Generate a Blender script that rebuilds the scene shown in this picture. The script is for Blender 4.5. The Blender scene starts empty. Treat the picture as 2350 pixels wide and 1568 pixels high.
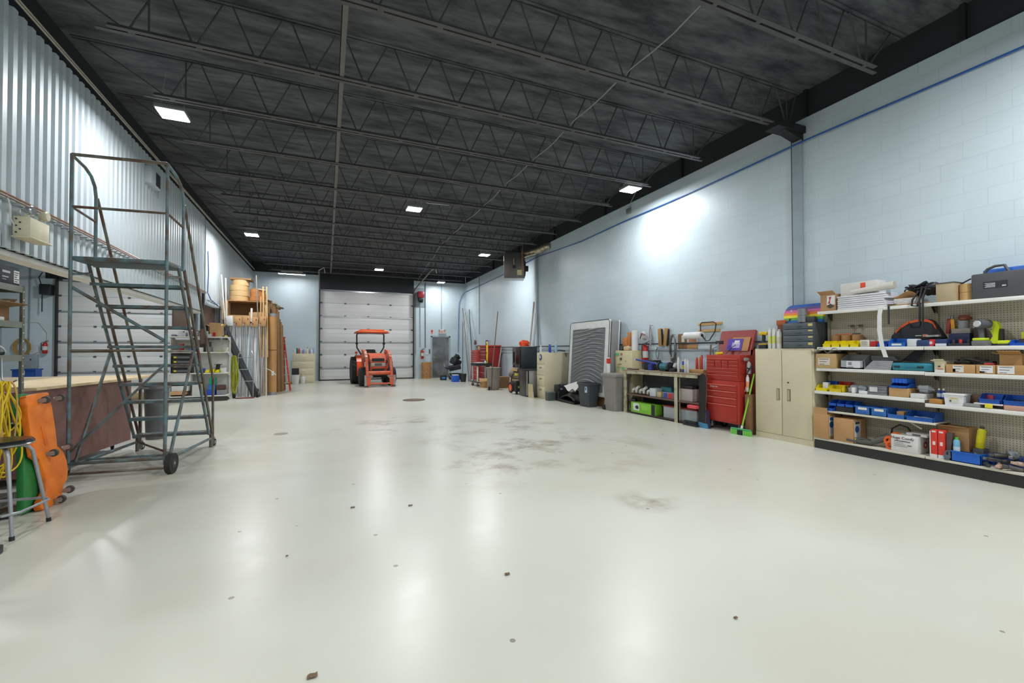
import bpy, bmesh, math, random
from mathutils import Matrix, Vector, Euler
random.seed(7)
S = bpy.context.scene
COL = S.collection
R = math.radians
PI = math.pi

# ---------------------------------------------------------------- camera
cam_data = bpy.data.cameras.new('camera')
cam_data.sensor_width = 36.0
cam_data.lens = 36.0 * 1000.7 / 2350.0
cam_data.shift_x = 7.0 / 2350.0
cam_data.shift_y = 6.0 / 2350.0
cam_data.clip_start = 0.05
cam_data.clip_end = 200
cam = bpy.data.objects.new('camera', cam_data)
COL.objects.link(cam)
def camera_matrix(yaw, pitch, roll, h):
    cy, sy, cp, sp = math.cos(yaw), math.sin(yaw), math.cos(pitch), math.sin(pitch)
    F = Vector((sy * cp, cy * cp, sp)); Rt = Vector((cy, -sy, 0)); U = Rt.cross(F)
    cr, sr = math.cos(roll), math.sin(roll)
    Rt2 = cr * Rt + sr * U; U2 = -sr * Rt + cr * U
    m = Matrix.Identity(4)
    for i in range(3):
        m[i][0] = Rt2[i]; m[i][1] = U2[i]; m[i][2] = -F[i]
    m[2][3] = h
    return m
cam.matrix_world = camera_matrix(0.3964, 0.01519, -0.00194, 1.39)
S.camera = cam

# ---------------------------------------------------------------- world, view
w = bpy.data.worlds.new('world'); S.world = w; w.use_nodes = True
w.node_tree.nodes['Background'].inputs[0].default_value = (0.75, 0.85, 1, 1)
w.node_tree.nodes['Background'].inputs[1].default_value = 0.15
S.view_settings.view_transform = 'Standard'
S.view_settings.look = 'None'
S.view_settings.gamma = 1.0
S.view_settings.use_curve_mapping = False
S.view_settings.exposure = 0.0
LAMP_W = 98.0

# ---------------------------------------------------------------- materials
def lin(h):
    if isinstance(h, str):
        h = h.lstrip('#'); c = [int(h[i:i + 2], 16) / 255 for i in (0, 2, 4)]
        return tuple(x / 12.92 if x <= 0.04045 else ((x + 0.055) / 1.055) ** 2.4 for x in c) + (1,)
    return tuple(h) + (1,)
MATS = {}
def mat(name, col, rough=0.55, metal=0.0, var=0.12, scale=6.0, bump=0.0, col2=None, emit=0.0, alpha=1.0, trans=0.0, coat=0.0, thr=None):
    """Procedural surface: base colour broken up by noise in the thing's own space."""
    m = bpy.data.materials.new(name); m.use_nodes = True
    nt = m.node_tree; N = nt.nodes; L = nt.links
    b = N['Principled BSDF']
    b.inputs['Roughness'].default_value = rough
    b.inputs['Metallic'].default_value = metal
    if coat: b.inputs['Coat Weight'].default_value = coat
    c = lin(col)
    tc = N.new('ShaderNodeTexCoord'); nz = N.new('ShaderNodeTexNoise')
    nz.inputs['Scale'].default_value = scale; nz.inputs['Detail'].default_value = 5
    L.new(tc.outputs['Object'], nz.inputs['Vector'])
    cr = N.new('ShaderNodeValToRGB')
    lo, hi = (thr if thr else (0.3, 0.7))
    cr.color_ramp.elements[0].position = lo; cr.color_ramp.elements[1].position = hi
    c2 = lin(col2) if col2 else tuple(x * (1 - var) for x in c[:3]) + (1,)
    cr.color_ramp.elements[0].color = c2; cr.color_ramp.elements[1].color = c
    L.new(nz.outputs['Fac'], cr.inputs['Fac']); L.new(cr.outputs['Color'], b.inputs['Base Color'])
    if bump:
        bp = N.new('ShaderNodeBump'); bp.inputs['Strength'].default_value = bump; bp.inputs['Distance'].default_value = 0.02
        L.new(nz.outputs['Fac'], bp.inputs['Height']); L.new(bp.outputs['Normal'], b.inputs['Normal'])
    if emit:
        b.inputs['Emission Color'].default_value = c; b.inputs['Emission Strength'].default_value = emit
    if trans:
        b.inputs['Transmission Weight'].default_value = trans
    if alpha < 1:
        b.inputs['Alpha'].default_value = alpha
    MATS[name] = m
    return m
def K(x):
    """material by name, or a plain procedural one made on demand from a hex colour 'rrggbb' or 'rrggbb,rough,metal'"""
    if not isinstance(x, str): return x
    if x in MATS: return MATS[x]
    p = x.split(',')
    return mat(x, p[0], float(p[1]) if len(p) > 1 else 0.5, float(p[2]) if len(p) > 2 else 0.0)

mat('steel_black', '2e2f31', 0.55, 0.3, var=0.3)
mat('joist', '5b5a5b', 0.6, 0.2, var=0.35, scale=3)
mat('ladder_blue', '6b878d', 0.5, 0.3, col2='66594c', scale=7, thr=(0.36, 0.62))
mat('ladder_rust', '7a7c70', 0.55, 0.3, col2='664a3c', scale=6, thr=(0.38, 0.64))
mat('cream', 'd9cfb0', 0.45, 0.1, var=0.08, scale=3)
mat('cream_dark', '8f8a72', 0.5, 0.1)
mat('chest_red', 'b5382b', 0.35, 0.2, var=0.12, scale=4)
mat('chest_dark_red', '93231f', 0.35, 0.2, var=0.2, scale=4)
mat('chrome', 'c9cbcc', 0.22, 0.9, var=0.1)
mat('galv', 'a9aeb0', 0.4, 0.7, var=0.25, scale=12)
mat('rubber', '2a2a2a', 0.75, 0, var=0.3)
mat('black_plastic', '26282a', 0.45, 0, var=0.15)
mat('dark_grey', '4a4d50', 0.5, 0.1)
mat('card', 'c39a6a', 0.8, 0, var=0.1, scale=8)
mat('card_light', 'cda878', 0.8, 0, var=0.1, scale=8)
mat('card_dark', '8a6844', 0.8, 0, var=0.15, scale=8)
mat('paper', 'e3e2df', 0.7, 0, var=0.06)
mat('white_paint', 'd9d8d2', 0.45, 0.0, var=0.06)
mat('blue_bin', '1d5fc4', 0.4, 0, var=0.1)
mat('blue_bin_dark', '174a9c', 0.4, 0, var=0.1)
mat('yellow_bin', 'f2de12', 0.4, 0, var=0.05)
mat('plywood', 'e6d3ae', 0.65, 0, col2='d8bd8e', scale=4)
mat('plywood_edge', '9a7443', 0.7, 0, var=0.4, scale=40)
mat('tractor_orange', 'd9603c', 0.45, 0.05, col2='c08a70', scale=5, thr=(0.25, 0.5))
mat('tractor_fresh', 'f05a22', 0.35, 0.0, var=0.1)
mat('orange_plastic', 'ff8a1c', 0.5, 0, col2='e8701a', scale=5)
mat('wood', 'b8895a', 0.7, 0, col2='8f6438', scale=12)
mat('wood_pale', 'd8b98c', 0.7, 0, var=0.2, scale=12)
mat('clear', 'c9d2d4', 0.15, 0, var=0.05, alpha=0.55)
mat('steel_mix', '8c8f91', 0.35, 0.8, col2='55565a', scale=25)
mat('junk', '5a5652', 0.6, 0.2, col2='2c2b2a', scale=18)

# ---------------------------------------------------------------- mesh builder
class MB:
    def __init__(s, xf=None):
        s.bm = bmesh.new(); s.mats = []; s.X = xf or Matrix.Identity(4)
    def mi(s, m):
        m = K(m)
        if m not in s.mats: s.mats.append(m)
        return s.mats.index(m)
    def fin(s, verts, faces, m, smooth=False, xf=None):
        X = s.X @ xf if xf is not None else s.X
        bmesh.ops.transform(s.bm, matrix=X, verts=list(verts))
        i = s.mi(m)
        for f in faces:
            f.material_index = i; f.smooth = smooth
    def bx(s, x0, x1, y0, y1, z0, z1, m, bev=0.0, xf=None, seg=2):
        c = bmesh.ops.create_cube(s.bm, size=1)
        vs = c['verts']
        bmesh.ops.transform(s.bm, matrix=Matrix.Translation(((x0 + x1) / 2, (y0 + y1) / 2, (z0 + z1) / 2)) @ Matrix.Diagonal((abs(x1 - x0), abs(y1 - y0), abs(z1 - z0), 1)), verts=vs)
        fs = set(f for v in vs for f in v.link_faces)
        if bev:
            es = set(e for v in vs for e in v.link_edges)
            r = bmesh.ops.bevel(s.bm, geom=list(es), offset=bev, segments=seg, profile=0.5, affect='EDGES')
            vs = set(v for f in r['faces'] for v in f.verts)
            fs = set(f for v in vs for f in v.link_faces)
        s.fin(vs, fs, m, bool(bev), xf)
        return s
    def cyl(s, p0, p1, r0, m, r1=None, n=16, cap=True, xf=None, smooth=True):
        p0 = Vector(p0); p1 = Vector(p1); r1 = r0 if r1 is None else r1
        d = p1 - p0; q = d.to_track_quat('Z', 'Y').to_matrix().to_4x4()
        c = bmesh.ops.create_cone(s.bm, cap_ends=cap, segments=n, radius1=r0, radius2=r1, depth=d.length)
        vs = c['verts']
        bmesh.ops.transform(s.bm, matrix=Matrix.Translation((p0 + p1) / 2) @ q, verts=vs)
        s.fin(vs, set(f for v in vs for f in v.link_faces), m, smooth, xf)
        return s
    def sph(s, c, r, m, sc=(1, 1, 1), n=14, xf=None):
        k = bmesh.ops.create_uvsphere(s.bm, u_segments=n, v_segments=max(6, n // 2 + 2), radius=r)
        vs = k['verts']
        bmesh.ops.transform(s.bm, matrix=Matrix.Translation(c) @ Matrix.Diagonal((*sc, 1)), verts=vs)
        s.fin(vs, set(f for v in vs for f in v.link_faces), m, True, xf)
        return s
    def tube(s, pts, r, m, n=8, closed=False, xf=None):
        P = [Vector(p) for p in pts]; N = len(P); rings = []
        rr = r if isinstance(r, (list, tuple)) else [r] * N
        prev = None; new = []
        for i, p in enumerate(P):
            a = P[(i - 1) % N] if (i > 0 or closed) else p
            b = P[(i + 1) % N] if (i < N - 1 or closed) else p
            t = (b - a)
            if t.length < 1e-9: t = Vector((0, 0, 1))
            t.normalize()
            if prev is None:
                u = t.orthogonal().normalized()
            else:
                u = prev - t * prev.dot(t)
                u = u.normalized() if u.length > 1e-6 else t.orthogonal().normalized()
            prev = u; v = t.cross(u)
            ring = [s.bm.verts.new(p + rr[i] * (math.cos(2 * PI * k / n) * u + math.sin(2 * PI * k / n) * v)) for k in range(n)]
            rings.append(ring); new += ring
        fs = []
        for i in range(N if closed else N - 1):
            A = rings[i]; B = rings[(i + 1) % N]
            for k in range(n):
                fs.append(s.bm.faces.new((A[k], A[(k + 1) % n], B[(k + 1) % n], B[k])))
        if not closed:
            fs.append(s.bm.faces.new(rings[0][::-1])); fs.append(s.bm.faces.new(rings[-1]))
        s.fin(new, fs, m, True, xf)
        return s
    def lathe(s, prof, c, m, n=20, axis='Z', xf=None):
        """prof: list of (radius, height)"""
        new = []; rings = []; fs = []
        for r, h in prof:
            ring = []
            for k in range(n):
                a = 2 * PI * k / n
                x, y = r * math.cos(a), r * math.sin(a)
                v = {'Z': (x, y, h), 'Y': (x, h, y), 'X': (h, x, y)}[axis]
                ring.append(s.bm.verts.new(Vector(c) + Vector(v)))
            rings.append(ring); new += ring
        for A, B in zip(rings, rings[1:]):
            for k in range(n):
                fs.append(s.bm.faces.new((A[k], A[(k + 1) % n], B[(k + 1) % n], B[k])))
        fs.append(s.bm.faces.new(rings[0][::-1])); fs.append(s.bm.faces.new(rings[-1]))
        s.fin(new, fs, m, True, xf)
        return s
    def prism(s, poly, axis, lo, hi, m, xf=None, smooth=False):
        """poly in the two other axes (in x,y,z order), extruded along axis from lo to hi"""
        def P(a, b, t):
            return {'X': (t, a, b), 'Y': (a, t, b), 'Z': (a, b, t)}[axis]
        A = [s.bm.verts.new(P(a, b, lo)) for a, b in poly]
        B = [s.bm.verts.new(P(a, b, hi)) for a, b in poly]
        n = len(poly); fs = [s.bm.faces.new(A), s.bm.faces.new(B[::-1])]
        for k in range(n):
            fs.append(s.bm.faces.new((A[k], B[k], B[(k + 1) % n], A[(k + 1) % n])))
        s.fin(A + B, fs, m, smooth, xf)
        return s
    def poly(s, pts, m, th=0.0, xf=None):
        """flat sheet through points, given a real thickness along its normal"""
        V = [s.bm.verts.new(p) for p in pts]
        f = s.bm.faces.new(V); f.normal_update(); n = f.normal.copy()
        new = list(V); fs = [f]
        if th:
            W = [s.bm.verts.new(Vector(p) - n * th) for p in pts]
            fs.append(s.bm.faces.new(W[::-1])); k = len(V)
            for i in range(k):
                fs.append(s.bm.faces.new((V[(i + 1) % k], V[i], W[i], W[(i + 1) % k])))
            new += W
        s.fin(new, fs, m, False, xf)
        return s
    def sheet(s, x0, x1, y0, y1, nx, ny, f, m, th=0.01, smooth=True, xf=None):
        """displaced grid z=f(x,y) with thickness"""
        def mk(off):
            return [[s.bm.verts.new((x0 + (x1 - x0) * i / nx, y0 + (y1 - y0) * j / ny, f(i / nx, j / ny) + off)) for j in range(ny + 1)] for i in range(nx + 1)]
        A = mk(0); B = mk(-th); fs = []
        for i in range(nx):
            for j in range(ny):
                fs.append(s.bm.faces.new((A[i][j], A[i + 1][j], A[i + 1][j + 1], A[i][j + 1])))
                fs.append(s.bm.faces.new((B[i][j], B[i][j + 1], B[i + 1][j + 1], B[i + 1][j])))
        for i in range(nx):
            fs.append(s.bm.faces.new((A[i][0], B[i][0], B[i + 1][0], A[i + 1][0])))
            fs.append(s.bm.faces.new((A[i][ny], A[i + 1][ny], B[i + 1][ny], B[i][ny])))
        for j in range(ny):
            fs.append(s.bm.faces.new((A[0][j], A[0][j + 1], B[0][j + 1], B[0][j])))
            fs.append(s.bm.faces.new((A[nx][j], B[nx][j], B[nx][j + 1], A[nx][j + 1])))
        s.fin([v for g in (A, B) for r in g for v in r], fs, m, smooth, xf)
        return s
    def blob(s, c, r, m, sc=(1, 1, 1), amp=0.25, seed=0, n=14, xf=None):
        """lumpy rounded mass"""
        rnd = random.Random(seed)
        k = bmesh.ops.create_uvsphere(s.bm, u_segments=n, v_segments=max(6, n * 2 // 3), radius=r)
        ph = [rnd.uniform(0, 6.28) for _ in range(6)]
        for v in k['verts']:
            d = v.co.normalized()
            q = 1 + amp * (0.5 * math.sin(4 * d.x + ph[0] + 3 * d.z) + 0.3 * math.sin(7 * d.y + ph[1]) + 0.35 * math.sin(9 * d.z + ph[2] + 4 * d.x))
            v.co = Vector(c) + Vector((d.x * sc[0], d.y * sc[1], d.z * sc[2])) * r * q
        s.fin(k['verts'], set(f for v in k['verts'] for f in v.link_faces), m, True, xf)
        return s
    def build(s, name, parent=None, loc=(0, 0, 0)):
        me = bpy.data.meshes.new(name)
        base = Vector(parent['_w']) if parent is not None else Vector(loc)
        bmesh.ops.translate(s.bm, vec=-base, verts=s.bm.verts)
        bmesh.ops.recalc_face_normals(s.bm, faces=s.bm.faces)
        s.bm.to_mesh(me); s.bm.free()
        for m in s.mats: me.materials.append(m)
        try: me.set_sharp_from_angle(angle=R(38))
        except Exception: pass
        o = bpy.data.objects.new(name, me); COL.objects.link(o)
        if parent is not None: o.parent = parent
        else: o.location = base
        o['_w'] = tuple(base)
        return o
    def thing(s, name, label, cat, loc, group=None, kind=None):
        o = s.build(name, None, loc)
        tag(o, label, cat, group, kind)
        return o
def tag(o, label=None, cat=None, group=None, kind=None):
    if label: o['label'] = label
    if cat: o['category'] = cat
    if group: o['group'] = group
    if kind: o['kind'] = kind
    return o
def T(name, label, cat, loc, group=None):
    o = bpy.data.objects.new(name, None); COL.objects.link(o)
    o.location = loc; o.empty_display_size = 0.1; o['_w'] = tuple(loc)
    return tag(o, label, cat, group)
def text(parent, s, size, m, loc, rot, name='lettering', align='CENTER', squash=1.0):
    cu = bpy.data.curves.new(name, 'FONT'); cu.body = s; cu.size = size; cu.extrude = 0.0008
    cu.align_x = align; cu.align_y = 'CENTER'
    t = bpy.data.objects.new(name, cu); COL.objects.link(t)
    dg = bpy.context.evaluated_depsgraph_get()
    me = bpy.data.meshes.new_from_object(t.evaluated_get(dg))
    bpy.data.objects.remove(t)
    me.name = name; me.materials.clear(); me.materials.append(K(m))
    X = Matrix.Translation(Vector(loc) - Vector(parent['_w'])) @ Euler(rot).to_matrix().to_4x4() @ Matrix.Diagonal((squash, 1, 1, 1))
    me.transform(X)
    o = bpy.data.objects.new(name, me); COL.objects.link(o); o.parent = parent
    o['_w'] = parent['_w']
    return o
FACE_MX = (R(90), 0, R(-90))     # reads when looking along +x
FACE_PX = (R(90), 0, R(90))
FACE_MY = (R(90), 0, 0)
def xfm(loc, rz=0, rx=0, ry=0):
    return Matrix.Translation(loc) @ Euler((rx, ry, rz)).to_matrix().to_4x4()
def arc(c, r, a0, a1, n, plane='XZ'):
    o = []
    for i in range(n + 1):
        a = R(a0 + (a1 - a0) * i / n); u, v = r * math.cos(a), r * math.sin(a)
        o.append((c[0] + (u if plane[0] == 'X' else 0), c[1] + (u if plane[0] == 'Y' else (v if plane[1] == 'Y' else 0)), c[2] + (v if plane[1] == 'Z' else 0)))
    return o
# ================================================================ the building
XR, XL, YB, YN = 6.8, -3.01, 22.25, -10.5
XLL = -12.5                 # far wall of the neighbouring bay
ZD = 5.40                   # underside of the roof deck
ZW = 4.975                  # top of the painted block walls

def floor_mat():
    m = bpy.data.materials.new('painted_concrete_floor'); m.use_nodes = True
    N = m.node_tree.nodes; L = m.node_tree.links; b = N['Principled BSDF']
    tc = N.new('ShaderNodeTexCoord')
    n1 = N.new('ShaderNodeTexNoise'); n1.inputs['Scale'].default_value = 0.35; n1.inputs['Detail'].default_value = 6
    n2 = N.new('ShaderNodeTexNoise'); n2.inputs['Scale'].default_value = 5; n2.inputs['Detail'].default_value = 8
    n3 = N.new('ShaderNodeTexNoise'); n3.inputs['Scale'].default_value = 1.3; n3.inputs['Detail'].default_value = 9; n3.inputs['Roughness'].default_value = 0.7
    for n in (n1, n2, n3): L.new(tc.outputs['Object'], n.inputs['Vector'])
    r1 = N.new('ShaderNodeValToRGB'); r1.color_ramp.elements[0].color = lin('c8c6b5'); r1.color_ramp.elements[1].color = lin('d5d5ca')
    r1.color_ramp.elements[0].position = 0.35; r1.color_ramp.elements[1].position = 0.65
    L.new(n1.outputs['Fac'], r1.inputs['Fac'])
    # brown tyre dirt, strongest in the middle of the bay
    r3 = N.new('ShaderNodeValToRGB'); r3.color_ramp.elements[0].position = 0.50; r3.color_ramp.elements[1].position = 0.78
    L.new(n3.outputs['Fac'], r3.inputs['Fac'])
    def spot(x, y, rad, sx=1.0):
        mp = N.new('ShaderNodeMapping'); mp.vector_type = 'POINT'
        mp.inputs['Location'].default_value = (-x / rad * sx, -y / rad, 0); mp.inputs['Scale'].default_value = (sx / rad, 1 / rad, 0)
        L.new(tc.outputs['Object'], mp.inputs['Vector'])
        g = N.new('ShaderNodeTexGradient'); g.gradient_type = 'SPHERICAL'; L.new(mp.outputs['Vector'], g.inputs['Vector'])
        return g.outputs['Fac']
    acc = None
    for a in ((2.9, 5.9, 2.2), (1.9, 5.2, 1.3), (2.75, 3.25, 0.35), (3.1, 7.5, 1.6), (1.2, 8.5, 1.5)):
        f = spot(*a)
        if acc is None: acc = f
        else:
            mx = N.new('ShaderNodeMath'); mx.operation = 'MAXIMUM'; L.new(acc, mx.inputs[0]); L.new(f, mx.inputs[1]); acc = mx.outputs[0]
    mu = N.new('ShaderNodeMath'); mu.operation = 'MULTIPLY'; L.new(acc, mu.inputs[0]); L.new(r3.outputs['Color'], mu.inputs[1])
    mu2 = N.new('ShaderNodeMath'); mu2.operation = 'MULTIPLY'; mu2.use_clamp = True; L.new(mu.outputs[0], mu2.inputs[0]); mu2.inputs[1].default_value = 2.2
    mix = N.new('ShaderNodeMix'); mix.data_type = 'RGBA'; L.new(mu2.outputs[0], mix.inputs['Factor'])
    L.new(r1.outputs['Color'], mix.inputs['A']); mix.inputs['B'].default_value = lin('8f7f6c')
    # scuffs and chips
    v = N.new('ShaderNodeTexVoronoi'); v.inputs['Scale'].default_value = 3.2; v.feature = 'F1'; v.inputs['Randomness'].default_value = 1.0
    dw = N.new('ShaderNodeMix'); dw.data_type = 'VECTOR'; dw.inputs['Factor'].default_value = 0.0
    L.new(tc.outputs['Object'], dw.inputs['A']); L.new(n2.outputs['Color'], dw.inputs['B']); L.new(dw.outputs['Result'], v.inputs['Vector'])
    lt = N.new('ShaderNodeMath'); lt.operation = 'LESS_THAN'; lt.inputs[1].default_value = 0.05; L.new(v.outputs['Distance'], lt.inputs[0])
    mm = N.new('ShaderNodeMath'); mm.operation = 'MULTIPLY'; mm.inputs[1].default_value = 0.7; L.new(lt.outputs[0], mm.inputs[0])
    mix2 = N.new('ShaderNodeMix'); mix2.data_type = 'RGBA'; L.new(mm.outputs[0], mix2.inputs['Factor'])
    L.new(mix.outputs['Result'], mix2.inputs['A']); mix2.inputs['B'].default_value = lin('6d6555')
    L.new(mix2.outputs['Result'], b.inputs['Base Color'])
    rr = N.new('ShaderNodeMapRange'); rr.inputs['To Min'].default_value = 0.25; rr.inputs['To Max'].default_value = 0.36
    L.new(n2.outputs['Fac'], rr.inputs['Value']); L.new(rr.outputs['Result'], b.inputs['Roughness'])
    bp = N.new('ShaderNodeBump'); bp.inputs['Strength'].default_value = 0.03; bp.inputs['Distance'].default_value = 0.01
    L.new(n2.outputs['Fac'], bp.inputs['Height']); L.new(bp.outputs['Normal'], b.inputs['Normal'])
    b.inputs['Specular IOR Level'].default_value = 0.5
    return m
def block_mat():
    m = bpy.data.materials.new('painted_block_wall'); m.use_nodes = True
    N = m.node_tree.nodes; L = m.node_tree.links; b = N['Principled BSDF']
    tc = N.new('ShaderNodeTexCoord'); sp = N.new('ShaderNodeSeparateXYZ'); L.new(tc.outputs['Object'], sp.inputs[0])
    ad = N.new('ShaderNodeMath'); ad.operation = 'ADD'; L.new(sp.outputs[0], ad.inputs[0]); L.new(sp.outputs[1], ad.inputs[1])
    cb = N.new('ShaderNodeCombineXYZ'); L.new(ad.outputs[0], cb.inputs[0]); L.new(sp.outputs[2], cb.inputs[1])
    br = N.new('ShaderNodeTexBrick'); br.inputs['Scale'].default_value = 1.0
    br.inputs['Brick Width'].default_value = 0.4; br.inputs['Row Height'].default_value = 0.2
    br.inputs['Mortar Size'].default_value = 0.006; br.inputs['Mortar Smooth'].default_value = 0.6
    br.inputs['Color1'].default_value = lin('cbdae1'); br.inputs['Color2'].default_value = lin('c8d7de'); br.inputs['Mortar'].default_value = lin('c2d0d7')
    L.new(cb.outputs[0], br.inputs['Vector'])
    nz = N.new('ShaderNodeTexNoise'); nz.inputs['Scale'].default_value = 0.9; nz.inputs['Detail'].default_value = 8; L.new(tc.outputs['Object'], nz.inputs['Vector'])
    cr = N.new('ShaderNodeValToRGB'); cr.color_ramp.elements[0].color = (0.92, 0.92, 0.915, 1); cr.color_ramp.elements[1].color = (1, 1, 1, 1)
    cr.color_ramp.elements[0].position = 0.35; cr.color_ramp.elements[1].position = 0.6; L.new(nz.outputs['Fac'], cr.inputs['Fac'])
    mx = N.new('ShaderNodeMix'); mx.data_type = 'RGBA'; mx.blend_type = 'MULTIPLY'; mx.inputs['Factor'].default_value = 1
    L.new(br.outputs['Color'], mx.inputs['A']); L.new(cr.outputs['Color'], mx.inputs['B']); L.new(mx.outputs['Result'], b.inputs['Base Color'])
    bp = N.new('ShaderNodeBump'); bp.inputs['Strength'].default_value = 0.13; bp.inputs['Distance'].default_value = 0.004; bp.invert = True
    L.new(br.outputs['Fac'], bp.inputs['Height']); L.new(bp.outputs['Normal'], b.inputs['Normal'])
    b.inputs['Roughness'].default_value = 0.42
    return m
def deck_mat():
    m = bpy.data.materials.new('sprayed_black_deck'); m.use_nodes = True
    N = m.node_tree.nodes; L = m.node_tree.links; b = N['Principled BSDF']
    tc = N.new('ShaderNodeTexCoord')
    mp = N.new('ShaderNodeMapping'); mp.inputs['Rotation'].default_value = (0, 0, R(35)); mp.inputs['Scale'].default_value = (1.2, 4.5, 1); L.new(tc.outputs['Object'], mp.inputs['Vector'])
    nz = N.new('ShaderNodeTexNoise'); nz.inputs['Scale'].default_value = 1.2; nz.inputs['Detail'].default_value = 8; nz.inputs['Roughness'].default_value = 0.65; L.new(mp.outputs['Vector'], nz.inputs['Vector'])
    cr = N.new('ShaderNodeValToRGB'); cr.color_ramp.elements[0].color = lin('282b2f'); cr.color_ramp.elements[1].color = lin('696c6e')
    cr.color_ramp.elements[0].position = 0.35; cr.color_ramp.elements[1].position = 0.75
    L.new(nz.outputs['Fac'], cr.inputs['Fac']); L.new(cr.outputs['Color'], b.inputs['Base Color'])
    bp = N.new('ShaderNodeBump'); bp.inputs['Strength'].default_value = 0.5; bp.inputs['Distance'].default_value = 0.03
    L.new(nz.outputs['Fac'], bp.inputs['Height']); L.new(bp.outputs['Normal'], b.inputs['Normal'])
    b.inputs['Roughness'].default_value = 0.8
    return m
FLOOR, BLOCK, DECK = floor_mat(), block_mat(), deck_mat()
mat('soffit_black', '2c3034', 0.6, 0, var=0.3, scale=2)
mat('corrugated', 'bcc6ca', 0.45, 0.0, var=0.04, scale=1.5)
mat('door_panel', 'e0e1e0', 0.4, 0.0, var=0.04, scale=1.0)
mat('door_steel', '8b8f93', 0.35, 0.3, col2='6a6a68', scale=1.6, thr=(0.38, 0.6))
mat('conduit', 'b9bcb8', 0.4, 0.5, var=0.2)
mat('copper', 'a9694a', 0.4, 0.6, col2='8d7b6c', scale=12)
mat('hose_blue', '1f5aa6', 0.4, 0, var=0.1)

def struct(m, name, loc=(0, 0, 0)):
    o = m.build(name, None, loc); o['kind'] = 'structure'; return o
struct(MB().bx(XLL, XR + 0.2, YN, YB + 0.2, -0.2, 0, FLOOR), 'floor')
struct(MB().bx(XLL, XR + 0.2, YN, YB + 0.2, ZD, ZD + 0.2, DECK), 'ceiling')
struct(MB().bx(XR, XR + 0.2, YN, YB + 0.2, 0, ZW, BLOCK), 'wall_right')
struct(MB().bx(XLL, XR + 0.2, YN - 0.2, YN, 0, ZD, BLOCK), 'wall_front')
struct(MB().bx(XLL - 0.2, XLL, YN, YB, 0, ZD, BLOCK), 'wall_left')
# dark band between wall head and deck, with joints
m = MB().bx(XR + 0.02, XR + 0.2, YN, YB, ZW, ZD, 'soffit_black')
for y in (0.6, 2.55, 4.35, 6.9, 9.6, 12.4, 15.2, 18.0): m.bx(XR - 0.03, XR + 0.03, y, y + 0.05, ZW, ZD, 'steel_black')
struct(m, 'trim_1')
# back wall with openings: main overhead door, man door; neighbouring bay overhead door and man door
DX0, DX1, DZ = -0.28, 4.03, 4.27
MX0, MX1, MZ = 5.0, 5.93, 2.13
LX0, LX1, LZ = -9.55, -5.2, 4.15
NX0, NX1 = -12.2, -11.2
m = MB()
for a, b, z in ((XLL, NX0, 0), (NX0, NX1, 2.3), (NX1, LX0, 0), (LX0, LX1, LZ), (LX1, DX0, 0), (DX0, DX1, DZ), (DX1, MX0, 0), (MX0, MX1, MZ), (MX1, XR, 0)):
    m.bx(a, b, YB, YB + 0.2, z, ZW - 0.02, BLOCK)
struct(m, 'wall_back')
struct(MB().bx(XLL, XR, YB + 0.01, YB + 0.2, ZW - 0.02, ZD, 'soffit_black').bx(DX0 - 0.02, DX1 + 0.05, YB - 0.012, YB, DZ + 0.03, ZW - 0.02, 'soffit_black')
       .bx(LX0 - 0.4, LX1, YB - 0.012, YB, LZ + 0.05, ZW, 'soffit_black'), 'trim_2')

# corrugated partition above the opening into the neighbouring bay
def ribbed(y0, y1, z0, z1, x, pitch, depth, name, th=0.012, flat=0.45):
    m = MB(); n = int((y1 - y0) / pitch); prof = []
    for i in range(n):
        y = y0 + i * pitch
        prof += [(y, 0.0), (y + pitch * flat, 0.0), (y + pitch * (flat + 0.13), -depth), (y + pitch * 0.87, -depth)]
    prof.append((y0 + n * pitch, 0.0))
    pl = [(x + b, a) for a, b in prof] + [(x + b - th, a) for a, b in reversed(prof)]
    # strips (a long concave outline triangulates badly), one quad per facet
    bm = m.bm; i0 = m.mi('corrugated'); vs = []
    def ring(z): return [bm.verts.new((x + b, a, z)) for a, b in prof], [bm.verts.new((x + b - th, a, z)) for a, b in prof]
    A, A2 = ring(z0); B, B2 = ring(z1)
    for k in range(len(prof) - 1):
        for q in ((A[k], A[k + 1], B[k + 1], B[k]), (A2[k + 1], A2[k], B2[k], B2[k + 1]), (A[k + 1], A[k], A2[k], A2[k + 1]), (B[k], B[k + 1], B2[k + 1], B2[k])):
            bm.faces.new(q).material_index = i0
    bm.faces.new((A[0], B[0], B2[0], A2[0])).material_index = i0
    bm.faces.new((A[-1], A2[-1], B2[-1], B[-1])).material_index = i0
    return struct(m, name)
YJ = 14.0
ribbed(YN + 0.05, YJ, 2.94, ZW, XL, 0.152, 0.038, 'wall_left_partition')
ribbed(YN + 0.05, YJ - 0.2, 2.46, 2.985, XL - 0.03, 0.152, 0.038, 'wall_left_partition_skirt')
ribbed(YJ + 0.03, YB, 2.70, ZW, XL - 0.02, 0.20, 0.012, 'wall_left_far_partition', flat=0.6)
m = MB().bx(XL - 0.25, XL - 0.06, YN, YB, ZW - 0.02, ZD, 'soffit_black').bx(XL - 0.28, XL - 0.10, YN, YJ, 2.40, 2.46, 'white_paint')
m.bx(XL - 0.25, XL - 0.06, YN, YJ, 2.47, 2.60, 'soffit_black')
struct(m, 'trim_3')
struct(MB().bx(XL - 0.12, XL - 0.05, 15.9, YB, 0, 2.72, BLOCK), 'wall_left_far_base')
struct(MB().bx(XL - 0.10, XL - 0.04, YJ - 0.04, YJ + 0.05, 2.0, ZW, 'steel_black'), 'trim_4')
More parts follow.
